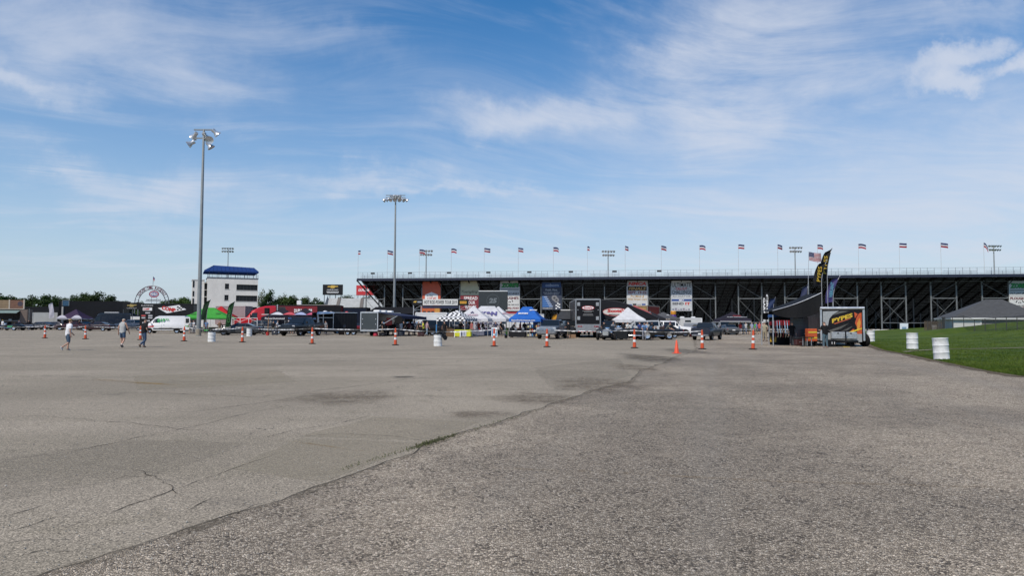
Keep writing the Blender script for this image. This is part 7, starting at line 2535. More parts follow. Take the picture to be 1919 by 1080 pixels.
MB().bar((-1.79, -1.52, .02), (-1.79, -1.52, 1.35), .09).build('leg_sleeve', mat((0.05, 0.25, 0.55), .5), t)
t2 = table((GX(868, 73.5).x, 73.5, 0), radians(-6), 1.75, .7, .80, (0.60, 0.60, 0.04), 'table with bright yellow cloth and printed panel by the checkered tent')
rect(t2, -.28, .42, .12, .74, -.40, mat((0.55, 0.56, 0.6), .6)); rect(t2, -.16, .0, .15, .7, -.405, mat((0.06, 0.07, 0.12), .6)); rect(t2, .1, .3, .2, .6, -.405, mat((0.3, 0.32, 0.4), .6))
g = GX(857, 72.5)
t = thing('sawhorse_sign', g, .2, 'small white folding frame at the yellow table foot', 'frame')
for x in (-.3, .3):
    MB().bar((x, -.2, 0), (x, 0, .55), .04).bar((x, .2, 0), (x, 0, .55), .04).build('leg', WHITE(), t)
MB().bar((-.35, 0, .55), (.35, 0, .55), .06).build('top_bar', WHITE(), t)
for px, Y_, lab, s_ in ((841, 77, 'stack of brown cartons under the checkered tent, left pile', 1.0), (846, 76, 'brown cartons under the checkered tent, right pile', .8)):
    g = GX(px, Y_)
    t = thing('carton_stack', g, rnd.uniform(-.3, .3), lab, 'boxes')
    for i in range(3):
        MB().bbox(-.28 + .03 * i, .28 + .02 * i, -.22, .22, .36 * i * s_ + .003 * i, .36 * (i + 1) * s_, .01).build('carton', mat((0.16, 0.095, 0.05), .8), t)
person(884, 628.5, 120, 'stand', 'person in white cap, red shirt and jeans right of the yellow table', ((0.35, 0.10, 0.09), 'short'), ((0.20, 0.26, 0.32), 'long'), Y=75, hat=(0.72, 0.72, 0.72), group=PERSONS)
person(864, 627, 170, 'busy', 'person in black shirt behind the yellow table', ((0.02, 0.02, 0.022), 'short'), ((0.05, 0.05, 0.06), 'long'), Y=77, group=PERSONS)
WT = (0.78, 0.78, 0.80)
for px, Y_, w_, pk, lab, rg_ in ((887.5, 81, 4.0, 3.55, 'white peaked tent nearest the checkered tent', 0), (914, 84, 5.0, 3.6, 'white ridge tent with navy print in the middle', 1.6), (934, 90, 4.2, 3.7, 'white peaked tent in front of the white box truck', 0)):
    g = GX(px, Y_)
    t = tent((g.x, g.y, 0), radians(-8), w_, 3.0 if px < 930 else 4.0, 2.05, pk, WT, lab, (0.10, 0.10, 0.11) if px > 900 else (0.5, 0.5, 0.5), .35, ridge=rg_, trans=.35)
    c = mat((0.06, 0.05, 0.12), .6)
    if px < 900:
        slope_letter(t, 'AIRAID', 1.5, .28, 3.0, 2.05, pk, mat((0.40, 0.25, 0.30), .6), 0, .72, .03)
        slope_letter(t, 'A', .5, .3, 3.0, 2.05, pk, c, 0, .48, .1)
        letter('AIRAID.COM', 1.5, .14, mat((0.45, 0.42, 0.5), .6), t, (.4, -1.53, 1.9), bold=.02)
    elif px < 930:
        slope_letter(t, 'K&N', 2.0, .7, 3.0, 2.05, pk, mat((0.08, 0.07, 0.22), .6), .3, .58, .06)
    else:
        slope_letter(t, 'MSD', 1.0, .3, 4.0, 2.05, pk, mat((0.35, 0.2, 0.25), .6), 1.0, .55, .03)
for px, Y_, lab, c in ((897, 82, 'person in dark red shirt under the first white tent', (0.20, 0.03, 0.03)), (904, 85, 'person in black shirt under the white ridge tent', (0.02, 0.02, 0.022)), (915, 86, 'person in grey shirt under the white ridge tent', (0.25, 0.26, 0.28))):
    person(px, 0, rnd.uniform(0, 360), 'busy', lab, (c, 'short'), ((0.05, 0.06, 0.09), 'long'), Y=Y_, group=PERSONS)
for px, Y_, ln_, lab in ((895, 80, 1.6, 'dark display table with red crates under the first white tent'), (908, 82.5, 1.8, 'grey draped table under the white ridge tent'), (924, 84, 1.6, 'blue grey table at the right of the white ridge tent')):
    table((GX(px, Y_).x, Y_, 0), radians(-8), ln_, .7, .75, ((0.04, 0.03, 0.035), (0.16, 0.17, 0.22), (0.13, 0.18, 0.26))[px % 3], lab)
    g = GX(px, Y_)
    t = thing('parts_display', (g.x, g.y, .765), 0, 'small engine parts laid out on ' + lab.split(' under')[0].split(' at the')[0].replace('dark display table', 'the dark display table').replace('grey draped table', 'the grey draped table of the ridge tent').replace('blue grey table', 'the blue grey table'), 'parts')
    for i in range(5):
        MB().bbox(-.6 + .25 * i, -.44 + .25 * i, -.15, .1, .0, .12 + .1 * ((i * 7) % 3), .02).build('part_%s' % ('filter', 'pump', 'cover', 'filter', 'pump')[i], mat(((0.4, 0.04, 0.04), (0.4, 0.4, 0.42), (0.02, 0.02, 0.02))[i % 3], .4), t)
g = GX(912, 88)
t = thing('backdrop_banner', (g.x, g.y, 0), 0, 'pale printed backdrop inside the white ridge tent', 'banner')
MB().box(-1.7, 1.7, 0, .03, .3, 1.95).build('sheet', mat((0.48, 0.48, 0.52), .6), t)
for i in range(5):
    for j in range(2):
        MB().box(-1.5 + .6 * i, -1.1 + .6 * i, -.01, -.002, .7 + .6 * j, 1.0 + .6 * j).build('printed_panel', mat((0.10, 0.10, 0.16), .6), t)
for x in (-1.65, 1.65):
    MB().bar((x, .05, 0), (x, .05, 1.95), .04).build('post', BLACK(), t)
Y = 74.0
g = GX(989, Y)
t = tent((g.x, g.y + 1.6, 0), radians(-12), 3.5, 3.2, 2.02, 3.35, (0.03, 0.16, 0.58), 'blue canopy tent with white lettering', (0.6, 0.6, 0.6), .34, ridge=.9, trans=.3)
slope_letter(t, 'EATON', 1.05, .26, 3.2, 2.02, 3.35, W__, -.3, .55, .06)
letter('EatonPerformance.com', 2.6, .17, W__, t, (-.15, -1.635, 1.86), bold=.03)
o = letter('EATON', .8, .2, W__, t, (.75, -.5, 2.98), (radians(38), 0, 0), .05)
g3 = GX(970, 72.5)
table((g3.x, g3.y, 0), radians(-8), 1.75, .7, .78, (0.012, 0.012, 0.014), 'black draped display table under the blue tent')
t = thing('blower_display', (g3.x, g3.y, .795), 0, 'supercharger housings laid out on the black draped table', 'parts')
for i in range(4):
    MB().bbox(-.7 + .38 * i, -.42 + .38 * i, -.2, .15, 0, .16 + .08 * (i % 2), .04).build('housing', STEEL() if i % 2 else BLACK(), t)
person(958, 628, -80, 'bend', 'person in black shirt bending over the table at the blue tent', ((0.02, 0.02, 0.025), 'short'), ((0.04, 0.05, 0.07), 'long'), Y=73.5, group=PERSONS)
person(983, 628, 150, 'stand', 'person in black top under the middle of the blue tent', ((0.02, 0.02, 0.02), 'short'), ((0.03, 0.03, 0.04), 'long'), Y=75.5, group=PERSONS)
person(992, 628, 200, 'stand', 'person in white top under the right of the blue tent', ((0.5, 0.48, 0.46), 'short'), ((0.06, 0.06, 0.08), 'long'), Y=76, group=PERSONS)
g = GX(1000, 72)
t = thing('product_rack', (g.x, g.y, 0), -.2, 'wire rack with bright boxes and bottles at the right of the blue tent', 'rack')
for z in (.15, .6, 1.05):
    MB().box(-.7, .7, -.22, .22, z - .03, z).build('shelf', BLACK(), t)
    for i in range(6):
        MB().bbox(-.62 + .22 * i, -.48 + .22 * i, -.15, .05, z + .001, z + .24 + .05 * (i % 3), .02).build('product', mat(((0.55, 0.1, 0.06), (0.6, 0.55, 0.3), (0.5, 0.5, 0.52), (0.06, 0.2, 0.4), (0.02, 0.02, 0.02), (0.5, 0.3, 0.1))[(i + int(z * 7)) % 6], .5), t)
for sx in (-1, 1):
    MB().bar((sx * .7, 0, 0), (sx * .7, 0, 1.7), .05).build('upright', BLACK(), t)
g = GX(1012, 75)
t = thing('blue_banner', (g.x, g.y, 0), -.3, 'dark blue printed banner at the right side of the blue tent', 'banner')
MB().box(-.8, .9, 0, .03, .25, 2.0).build('sheet', mat((0.02, 0.04, 0.13), .6), t)
ellipse(t, 0, 1.2, .35, .35, -.008, mat((0.25, 0.27, 0.32), .6))
for x in (-.78, .88):
    MB().bar((x, .05, 0), (x, .05, 2.0), .04).build('post', ALU(), t)
# a-frame sign, blue bin, white box truck
g = G(926.5, 631.5)
t = thing('a_frame_sign', g, .05, 'white framed sandwich board with blue picture', 'sign')
for s in (-1, 1):
    MB().slab([(-.33, s * .28, 0), (.33, s * .28, 0), (.33, s * .05, 1.05), (-.33, s * .05, 1.05)], (0, s * -.03, 0)).build('panel', WHITE(), t)
MB().slab([(-.27, -.275, .09), (.27, -.275, .09), (.27, -.092, .92), (-.27, -.092, .92)], (0, -.006, .001)).build('picture', mat((0.06, 0.24, 0.42), .5), t)
MB().slab([(-.02, -.235, .3), (.12, -.235, .3), (.27, -.10, .92), (.10, -.10, .92)], (0, -.014, .003)).build('white_swoosh', WHITE(), t)
g = G(948.5, 632)
t = thing('blue_bucket', g, 0, 'small navy blue bin at the foot of the blue tent', 'bin')
MB().lathe([(.001, 0), (.15, 0), (.18, .36), (.19, .37), (.17, .37), (.14, .05), (.001, .05)], 14).build('bucket', mat((0.02, 0.035, 0.20), .5), t, True)
g = GX(948, 69)
t = thing('potted_plant', (g.x, g.y + 1.2, 0), 0, 'slim green potted plant at the corner of the blue tent', 'plant')
MB().lathe([(.001, 0), (.13, 0), (.16, .3), (.001, .3)], 10).build('pot', BLACK(), t)
b = MB()
for i in range(60):
    a = rnd.uniform(0, 6.28); z = rnd.uniform(.3, .9); r_ = rnd.uniform(.03, .16)
    b.add([(0, 0, z - .1), (r_ * cos(a) + .04, r_ * sin(a), z), (r_ * 1.3 * cos(a), r_ * 1.3 * sin(a), z + .12)], [(0, 1, 2)])
b.build('leaves', mat((0.04, 0.13, 0.03), .7), t)
Y = 94.0
g = GX(950, Y)
t = thing('box_truck', (g.x, g.y, 0), radians(8), 'white box truck behind the white and blue tents', 'truck')
zt = mz(970, 588.5, Y)
MB().bbox(-.0, 5.2, 0, 2.3, .85, zt, .04).build('cargo_box', mat((0.72, 0.72, 0.71), .5, 0, .06), t)
MB().bar((0, -.01, zt - .05), (5.2, -.01, zt - .05), .05).build('roof_rail', ALU(), t)
cb = MB()
rings = []
for x, zl, zr in ((-2.1, .9, .95), (-2.0, 1.15, 1.2), (-1.1, 1.3, 1.35), (-.75, 1.35, 2.15), (-.1, 1.35, 2.25)):
    rings.append([(x, .1, .5), (x, 2.2, .5), (x, 2.25, zl), (x, 2.05, zr), (x, .25, zr), (x, .05, zl)])
cb.loft(rings).build('cab', paint((0.72, 0.72, 0.72)), t, True)
MB().slab([(-.98, .05, 1.42), (-.2, .03, 1.42), (-.2, .16, 2.08), (-.68, .18, 2.02)], (0, -.02, 0)).build('side_window', glass(), t)
MB().slab([(-1.12, .3, 1.42), (-1.12, 2.0, 1.42), (-.80, 1.9, 2.12), (-.80, .4, 2.12)], (-.03, 0, .01)).build('windscreen', glass(), t)
wheels(t, [(-1.45, .25), (-1.45, 2.05), (3.9, .2), (3.9, 2.1)], .40, .25)
MB().box(-.5, 5.0, .4, 1.9, .55, .84).build('chassis', BLACK(), t)

# ------------------------------------------------------------------ silver pickup, transporter with oval sign and its black awning, single white tent
vehicle('pickup', 'pickup_truck', GX(1036, Yg(1033, 635.5) + 1.5), radians(254), (0.20, 0.22, 0.24), 'silver grey pickup facing the camera beside the blue tent', 'pickup', grille=(0.05, 0.05, 0.055), metal=.6, scale=1.03)
feather(1041, 82, .9, mz(1038, 587, 82), .6, (0.62, 0.30, 0.03), 'short yellow orange feather flag behind the silver pickup', None, None, .25)
Y = 84.0
g = GX(1062, Y)
t = thing('lean_to_awning', (g.x, g.y, 0), 0, 'dark sloping awning trailer between the yellow flag and the tall transporter', 'awning')
zt, zb = mz(1062, 582, Y), mz(1062, 600, Y)
MB().slab([(-1.5, 0, zb + .1), (-.6, .4, zt), (1.3, .4, zt), (1.3, 0, zb + .1)], (0, .05, 0)).build('roof_slope', fabric((0.05, 0.055, 0.065), .1), t)
MB().bar((-.7, .35, zt + .04), (1.3, .35, zt + .04), .12).build('roof_rail', WHITE(), t)
letter('LIVE', .6, .2, LBLU, t, (.75, -.02, zb + .55), bold=.03)
MB().box(-1.3, 1.3, .6, .65, 0, zb + .3).build('back_wall', mat((0.02, 0.02, 0.024), .6), t)
for x in (-1.4, 1.2):
    MB().bar((x, .1, 0), (x, .1, zb + .1), .06).build('post', BLACK(), t)
vehicle('suv', 'sport_utility', GX(1063, 77), radians(100), (0.015, 0.015, 0.017), 'black sport utility half hidden by the silver pickup', 'car')
g = G(1074, 634)
t = thing('carton', g, .2, 'brown cardboard carton on the ground left of the tall transporter', 'box')
MB().bbox(-.24, .24, -.2, .2, 0, .38, .01).build('body', mat((0.30, 0.18, 0.10), .8), t)
MB().box(-.03, .03, -.205, .205, .379, .383).build('tape', mat((0.4, 0.3, 0.2), .4), t)

g0, g1 = G(1079, 634.5), G(1124.5, 634.5)
Yt = g0.y + 2
k = Yt / FPX
xc = GX(1102, Yt).x
wd = 45.5 * k
zt = mz(1102, 560.5, Yt)
t = trailer('race_transporter', (xc, Yt, 0), radians(88), 13.0, wd, zt, 1.05, (0.014, 0.014, 0.016), 'tall black transporter seen from behind with red and white oval sign', 'transporter', trim=lambda: mat((0.34, 0.35, 0.36), .4, .5), axles=2, rear_door=(0.012, 0.012, 0.014), tongue=False, roofc=(0.4, 0.4, 0.4), r=.5)
q = lambda px: -(px - 1102) * k       # local y runs to the left of the picture
rz_ = -pi / 2
MB().bbox(-.10, -.02, -wd / 2, wd / 2, .62, 1.45, .02).build('rear_bumper', mat((0.34, 0.35, 0.36), .4, .5), t)
for i in range(8):
    MB().box(-.112, -.102, -wd / 2 + .1 + i * (wd - .2) / 8, -wd / 2 + .1 + (i + .55) * (wd - .2) / 8, .64, .72).build('reflector', mat((0.5, 0.05, 0.05), .4), t)
for s in (-1, 1):
    for j in range(3):
        MB().lathe([(.001, -.12), (.07, -.12), (.07, -.10), (.001, -.10)], 10, 'x', (0, s * (wd / 2 - .25 - .17 * j), 1.22)).build('tail_light', mat((0.35, 0.02, 0.02), .3), t)
    for z in (1.9, zt - .75):
        MB().bbox(-.09, -.052, s * (wd / 2 - .3) - .15, s * (wd / 2 - .3) + .15, z, z + .38, .01).build('door_hatch', mat((0.40, 0.41, 0.42), .4, .3), t)


def back_ellipse(cy, cz, ry, rz2, x, mtl):
    return MB().poly([(x, cy + ry * cos(2 * pi * i / 28), cz + rz2 * sin(2 * pi * i / 28)) for i in range(28)]).build('printed_oval', mtl, t)


zc = zt - .95
back_ellipse(0, zc, .66, .22, -.056, RED); back_ellipse(0, zc, .60, .18, -.060, W__)
letter("Scott's", .85, .2, RED, t, (-.066, 0, zc), (pi / 2, 0, rz_), .04)
for i, (ww, dz) in enumerate(((1.2, .32), (.8, .44), (1.0, .66), (1.1, .78))):
    MB().box(-.058, -.056, -ww / 2, ww / 2, zc - dz - .03, zc - dz).build('print_line', mat((0.4, 0.4, 0.4), .5), t)
# its awning: a curved black roof falling to the right, with the end panel toward the camera
Ya = Yt + 3.0
ax = lambda px: GX(px, Ya).x
arc = [(1126, 562), (1150, 564), (1172, 569), (1194, 577), (1214, 586), (1236, 597)]
pts = [Vector((ax(px), 0, P(px, py, Ya).z)) for px, py in arc]
aw = thing('transporter_awning', (0, Ya, 0), 0, 'curved black awning with big oval sign falling right from the tall transporter', 'awning')
zb = mz(1180, 602, Ya)
b = MB()
b.loft([[p + Vector((0, 0, 0)) for p in pts], [p + Vector((0, 7.5, 0)) for p in pts]], False, False)
b.build('roof_cloth', fabric((0.014, 0.014, 0.018), .05), aw)
MB().slab([(pts[0].x, 0, zb + .1)] + [tuple(p) for p in pts], (0, .03, 0)).build('end_panel', mat((0.016, 0.016, 0.02), .6), aw)
MB().tube(pts, .04, 6).build('front_rib', mat((0.06, 0.06, 0.065), .5), aw)
MB().slab([(ax(1186), -.02, mz(1186, 574.6, Ya)), (ax(1189), -.02, mz(1189, 572.4, Ya)), (ax(1214), -.02, mz(1214, 583.5, Ya)), (ax(1222), -.02, mz(1222, 589.5, Ya))], (0, -.01, 0)).build('red_band', mat((0.55, 0.12, 0.12), .5), aw)
for px in (1127, 1234):
    MB().bar((ax(px), .1, 0), (ax(px), .1, zb + .3 if px > 1200 else pts[0].z), .08).bar((ax(px), 7.3, 0), (ax(px), 7.3, zb + .2), .08).build('post', galv, aw)
ec, ez = (ax(1129) + ax(1178)) / 2, mz(1152, 585, Ya)
for rx, rz2, y, m_ in ((24.5, 7.6, -.015, mat((0.55, 0.12, 0.12), .5)), (23.3, 6.5, -.022, mat((0.70, 0.66, 0.62), .5))):
    ellipse(aw, ec, ez, rx * Ya / FPX, rz2 * Ya / FPX, y, m_)
letter("Scott's", 34 * Ya / FPX, 6.2 * Ya / FPX, RED, aw, (ec + .1, -.035, ez + .12), bold=.06)
rect(aw, ec - .75, ec + .75, ez - .33, ez - .24, -.03, K_)
MB().box(pts[0].x, pts[-1].x - .5, 7.4, 7.45, 0.3, zb).build('back_curtain', mat((0.02, 0.02, 0.022), .7), aw)

Y = Yg(1180, 633.5)
k = Y / FPX
g = GX(1181, Y)
zE = mz(1181, 598.5, Y)
t = tent((g.x, g.y + 1.5, 0), radians(-3), 60 * k, 3.0, zE - .02, mz(1181, 576.5, Y + 1.5), (0.80, 0.80, 0.82), 'plain bright white canopy tent in front of the tall transporter', (0.66, 0.66, 0.68), .34, trans=.3)
# display under and beside it
hot_rod((GX(1182, 66).x, 65.5, 0), radians(172), (0.010, 0.011, 0.013), 'black roadster with bright five spoke wheels under the white tent', 1.12)
hot_rod((GX(1226, 66).x, 66.5, 0), radians(188), (0.010, 0.011, 0.013), 'black roadster right of the white tent with an open engine', 1.0)
vehicle('suv', 'jeep', GX(1196, 74), radians(182), (0.40, 0.41, 0.41), 'white roofed jeep behind the plain white tent', 'car', scale=1.02)
vehicle('pickup', 'pickup_truck', GX(1140, 74), radians(255), (0.02, 0.02, 0.024), 'black show pickup left of the plain white tent', 'pickup', scale=1.0)
hot_rod((GX(1140, 66).x, 65.0, 0), radians(250), (0.015, 0.02, 0.03), 'dark roadster with chrome engine between transporter and white tent', 1.0)
for px, py, lab in ((1150, 635, 'black weight block on the front left tent leg'), (1214, 635.5, 'black weight block on the front right tent leg')):
    g = G(px, py)
    o = thing('tent_weight', g, .1, lab, 'weight')
    MB().bbox(-.14, .14, -.14, .14, 0, .32, .03).build('block', BLACK(), o); MB().tube([(-.07, 0, .32), (-.05, 0, .40), (.05, 0, .40), (.07, 0, .32)], .015, 6).build('handle', BLACK(), o)


def chair(px, py, rz, c, label):
    g = G(px, py)
    t = thing('folding_chair', g, rz, label, 'chair', 'folding chairs')
    MB().bbox(-.25, .25, -.22, .22, .42, .46, .01).build('seat', mat(c, .7), t)
    MB().slab([(-.25, .22, .5), (.25, .22, .5), (.25, .32, .95), (-.25, .32, .95)], (0, .02, 0)).build('backrest', mat(c, .7), t)
    for sx in (-1, 1):
        MB().bar((sx * .25, -.25, 0), (sx * .25, .25, .46), .025).build('leg', BLACK(), t)
        MB().bar((sx * .25, .28, 0), (sx * .25, -.22, .46), .025).build('leg', BLACK(), t)
        MB().bar((sx * .25, .2, .44), (sx * .25, .33, .98), .025).build('back_post', BLACK(), t)
        MB().bbox(sx * .27 - .03, sx * .27 + .03, -.2, .25, .64, .67, .01).build('armrest', BLACK(), t)
    return t


chair(1246, 634, 2.6, (0.02, 0.02, 0.022), 'black folding chair left of the bending man')
chair(1255, 633.5, 3.4, (0.02, 0.02, 0.022), 'black folding chair in front of the white sport utility')
person(1207, 635, 175, 'bend', 'person in light blue shirt leaning over the roadster', ((0.16, 0.28, 0.50), 'short'), ((0.25, 0.25, 0.27), 'long'), Y=63.5, group=PERSONS)
person(1199, 634, 30, 'stand', 'person in royal blue shirt under the white tent', ((0.03, 0.06, 0.22), 'short'), ((0.03, 0.03, 0.04), 'long'), Y=68, group=PERSONS)
person(1213, 634, 200, 'stand', 'person in white shirt at the white tent right leg', ((0.5, 0.5, 0.48), 'short'), ((0.1, 0.1, 0.11), 'long'), Y=68.5, group=PERSONS)
person(1248, 634, 240, 'bend', 'person in grey camouflage shirt before the white sport utility', ((0.10, 0.11, 0.10), 'short'), ((0.05, 0.05, 0.05), 'long'), Y=67, group=PERSONS)
person(1257, 634, 20, 'busy', 'person in black shirt and khaki shorts before the white sport utility', ((0.02, 0.02, 0.022), 'short'), ((0.24, 0.18, 0.11), 'shorts'), Y=68, hat=(0.15, 0.03, 0.12), group=PERSONS)
person(1230, 634, 60, 'sit', 'seated person in black between the roadsters', ((0.02, 0.02, 0.02), 'short'), ((0.03, 0.03, 0.04), 'long'), Y=69, group=PERSONS)
person(1168, 634, 150, 'stand', 'person in black under the left of the white tent', ((0.02, 0.02, 0.022), 'short'), ((0.03, 0.03, 0.035), 'long'), Y=70, group=PERSONS)
table((GX(1160, 64.5).x, 64.5, 0), radians(-3), 1.5, .7, .85, (0.012, 0.014, 0.016), 'black draped table at the left of the white tent')
vehicle('suv', 'sport_utility', GX(1257, 80), radians(-14), (0.72, 0.72, 0.72), 'white sport utility parked nose right behind the chairs', 'car', rimc=(0.10, 0.10, 0.11), scale=1.02)
g = GX(1215, 80)
t = thing('crate_tower', (g.x, g.y, 0), 0, 'grey pole sign box beside the white tent roof', 'sign')
MB().box(-.28, .28, -.1, .1, 1.9, mz(1215, 584, 80)).build('panel', mat((0.13, 0.16, 0.18), .5), t)
for i in range(3):
    MB().box(-.25, .25, -.11, -.101, 2.0 + .3 * i, 2.02 + .3 * i).build('panel_line', galv, t)
MB().bar((0, 0, 0), (0, 0, 1.9), .08).build('post', galv, t)
g = GX(1215, 92)
t = trailer('cargo_container', (g.x - 1.2, g.y, 0), radians(60), 5.2, 2.2, mz(1215, 573, 92), 1.2, (0.30, 0.035, 0.03), 'red container body with yellow end above the grey tents', 'container', trim=lambda: mat((0.35, 0.28, 0.2), .6))
MB().box(-.08, -.055, -1.0, 1.0, 1.4, mz(1215, 573, 92) - .2).build('yellow_end', mat((0.36, 0.22, 0.07), .6), t)
for px, w_, Y_, lab, c in ((1222, 3.2, 84, 'black canopy tent behind the white tent right edge', (0.02, 0.02, 0.024)), (1243, 4.2, 88, 'grey canopy tent left of the purple bottle', (0.09, 0.09, 0.095))):
    g = GX(px, Y_)
    t = tent((g.x, g.y, 0), radians(-14), w_, 3.6, 2.2, mz(px, 585.5, Y_), c, lab, (0.4, 0.4, 0.4), .3, trans=.08)
    if px > 1230:
        letter('DIABLO', 1.4, .14, mat((0.6, 0.5, 0.4), .5), t, (0.2, -1.82, 2.07), bold=.03)
        slope_letter(t, 'X', .4, .25, 3.6, 2.2, mz(px, 585.5, Y_), W__, .6, .5, .05)
Y = 96.0
g = GX(1262, Y)
t = thing('inflatable_bottle', g, 0, 'big purple inflatable bottle with orange cap', 'inflatable')
zt = mz(1262, 583, Y)
k = Y / FPX
pur = mat((0.085, 0.025, 0.20), .35, 0, .1)
MB().lathe([(.001, 0), (.45, 0), (.50, .1), (.50, zt - 1.3), (.47, zt - .95), (.36, zt - .62), (.33, zt - .52), (.001, zt - .52)], 18).build('bottle', pur, t, True)
MB().lathe([(.001, zt - .515), (.36, zt - .515), (.38, zt - .45), (.38, zt - .08), (.33, zt), (.001, zt)], 18).build('cap', mat((0.62, 0.26, 0.02), .4), t, True)
rect(t, -.2, .25, zt - 1.15, zt - 1.05, -.51, mat((0.5, 0.45, 0.6), .5))
g = GX(1310, 98)
t = trailer('camper_trailer', (g.x, g.y, 0), radians(183), 42 * 98 / FPX, 2.3, mz(1290, 596.5, 98), .6, (0.62, 0.62, 0.60), 'white camper with roof vents right of the purple bottle', 'camper', trim=WHITE, roofc=(0.6, 0.6, 0.6))
for x in (.6, 2.2):
    MB().bbox(x, x + .5, -.3, .3, mz(1290, 596.5, 98) + .04, mz(1290, 594, 98) + .02, .05).build('roof_vent', WHITE(), t)
MB().box(1.55, 2.4, 1.16, 1.18, 1.75, 2.0).build('window', glass(), t)
MB().box(.5, 2.6, 1.16, 1.17, 1.0, 1.6).build('stripe', mat((0.3, 0.32, 0.35), .5), t)
vehicle('pickup', 'pickup_truck', GX(1325, Yg(1322, 638) + 1.5), radians(60), (0.016, 0.021, 0.036), 'dark blue pickup on the drive seen from behind', 'pickup', scale=.90)
vehicle('coupe', 'coupe_car', GX(1312, 97), radians(60), (0.03, 0.05, 0.14), 'dark blue car just behind the dark blue pickup', 'car')
g = GX(1295, 80)
t = thing('red_bin', g, 0, 'red bin right of the white sport utility', 'bin')
MB().bbox(-.2, .2, -.2, .2, 0, .85, .04).build('body', mat((0.5, 0.03, 0.03), .5), t); MB().bbox(-.23, .23, -.23, .23, .852, .95, .03).build('lid', mat((0.4, 0.03, 0.03), .5), t)

# ------------------------------------------------------------------ far end of the drive: dark tent, car, crowd
g = GX(1372, 98)
t = tent((g.x, g.y, 0), radians(-4), 4.3, 4, 2.15, 3.2, (0.022, 0.018, 0.026), 'dark canopy tent with red and white logo at the end of the drive', (0.4, 0.4, 0.4), .35, trans=.08, vmtl=fabric((0.035, 0.03, 0.05), .05))
slope_letter(t, 'Stainless', 1.1, .16, 4, 2.15, 3.2, RED, .4, .5, .04)
slope_letter(t, 'WORKS PERFORMANCE', 2.8, .16, 4, 2.15, 3.2, W__, .3, .72, .02)
MB().box(-2.15, 2.15, -2.025, -2.015, 1.82, 1.88).build('hem', W__, t)
vehicle('sedan', 'parked_car', GX(1362, 95), radians(95), (0.10, 0.105, 0.11), 'grey car with bonnet open under the dark tent', 'car')
g = GX(1371, 98)
t = thing('cabinet', g, 0, 'white upright cabinet right of the grey car', 'cabinet')
MB().bbox(-.45, .5, -.3, .3, .05, 1.55, .03).build('body', mat((0.62, 0.61, 0.56), .5), t)
MB().bbox(-.43, .48, -.33, -.305, .1, 1.5, .01).build('door', mat((0.66, 0.65, 0.60), .5), t)
CR_ = [(1387, (0.6, 0.05, 0.05), (0.6, 0.6, 0.6)), (1393, (0.65, 0.65, 0.66), (0.05, 0.05, 0.06)), (1398, (0.5, 0.5, 0.48), (0.10, 0.13, 0.2)), (1403, (0.30, 0.36, 0.2), (0.2, 0.17, 0.1)), (1409, (0.35, 0.40, 0.55), (0.3, 0.28, 0.2)), (1414, (0.10, 0.45, 0.12), (0.05, 0.06, 0.1)), (1418, (0.12, 0.2, 0.45), (0.25, 0.22, 0.15)), (1423, (0.5, 0.08, 0.08), (0.04, 0.05, 0.08)), (1428, (0.6, 0.58, 0.55), (0.25, 0.2, 0.14))]
cn_ = ['red', 'white', 'beige', 'olive', 'pale blue', 'green', 'blue', 'dark red', 'cream']
for i, (px, c, pcol) in enumerate(CR_):
    person(px, 0, rnd.uniform(0, 360), ('stand', 'busy', 'walk_b', 'hips')[i % 4], 'person in %s shirt, %s from the left in the far crowd' % (cn_[i], ordinals[i]), (c, 'short'), (pcol, 'shorts' if i % 2 else 'long'), Y=97 + (i % 3) * 3, hat=(0.5, 0.1, 0.1) if i in (0, 7) else None, group='crowd at the end of the drive')
g = GX(1399, 94)
table((g.x, g.y, 0), 0, 2.2, .7, .75, None, 'bare folding table before the far crowd')
for px, Y_, ztop, txt, lab in ((1432.5, 74, 555, 'GARAGE', 'narrow black vertical banner with white letters, left one'), (1438, 76, 548, 'CIRCLE', 'narrow black vertical banner with white letters, right taller one')):
    g = GX(px, Y_)
    t = thing('vertical_banner', g, 0, lab, 'banner')
    zt = mz(px, ztop, Y_)
    MB().bar((.22, 0, 0), (.22, 0, zt), .04).build('pole', BLACK(), t)
    MB().box(-.2, .2, -.01, .01, 1.5, zt).build('sheet', fabric((0.012, 0.012, 0.014), .05), t)
    letter(txt, (zt - 1.6) * .9, .24, W__, t, (0, -.02, (zt + 1.5) / 2), (pi / 2, pi / 2, 0), .04)
    MB().bar((-.3, 0, .02), (.4, 0, .02), .04).build('foot', BLACK(), t)
feather(1450, 62, 2.8, mz(1446, 557, 62), .55, (0.03, 0.05, 0.12), 'dark blue feather flag above the left end of the black awning', None, None, .2)
feather(1511, 66, 3.2, mz(1510, 533, 66), .6, (0.05, 0.06, 0.12), 'dark feather flag with red patch behind the black awning', None, None, .25)

# ------------------------------------------------------------------ the trailer with the flame graphic and its black awning
Yp = Yg(1578, 651) + .9
k = Yp / FPX
ang = radians(-104)
LP = 6.6
c = GX(1578.5, Yp)
nd = Vector((cos(ang), sin(ang), 0))
org_p = Vector((c.x, c.y, 0)) - nd * LP
WP = 73.5 * k * 1.0
zt = mz(1578, 577.5, Yp)
t = trailer('graphic_trailer', org_p, ang, LP, WP, zt, .42, (0.015, 0.014, 0.016), 'enclosed trailer with black and flame graphic on its nose', 'trailer', axles=2, roofc=(0.6, 0.6, 0.6), tongue=False)
w = WP / 2
X = LP
fx = lambda px: (px - 1578.5) * k        # local +y runs to the right of the picture (nose toward the camera)
fz = lambda py: mz(1578, py, Yp)


def nose(pts, x, mtl, nm='graphic'):
    return MB().poly([(X + x, fx(px), fz(py)) for px, py in pts]).build(nm, mtl, t)


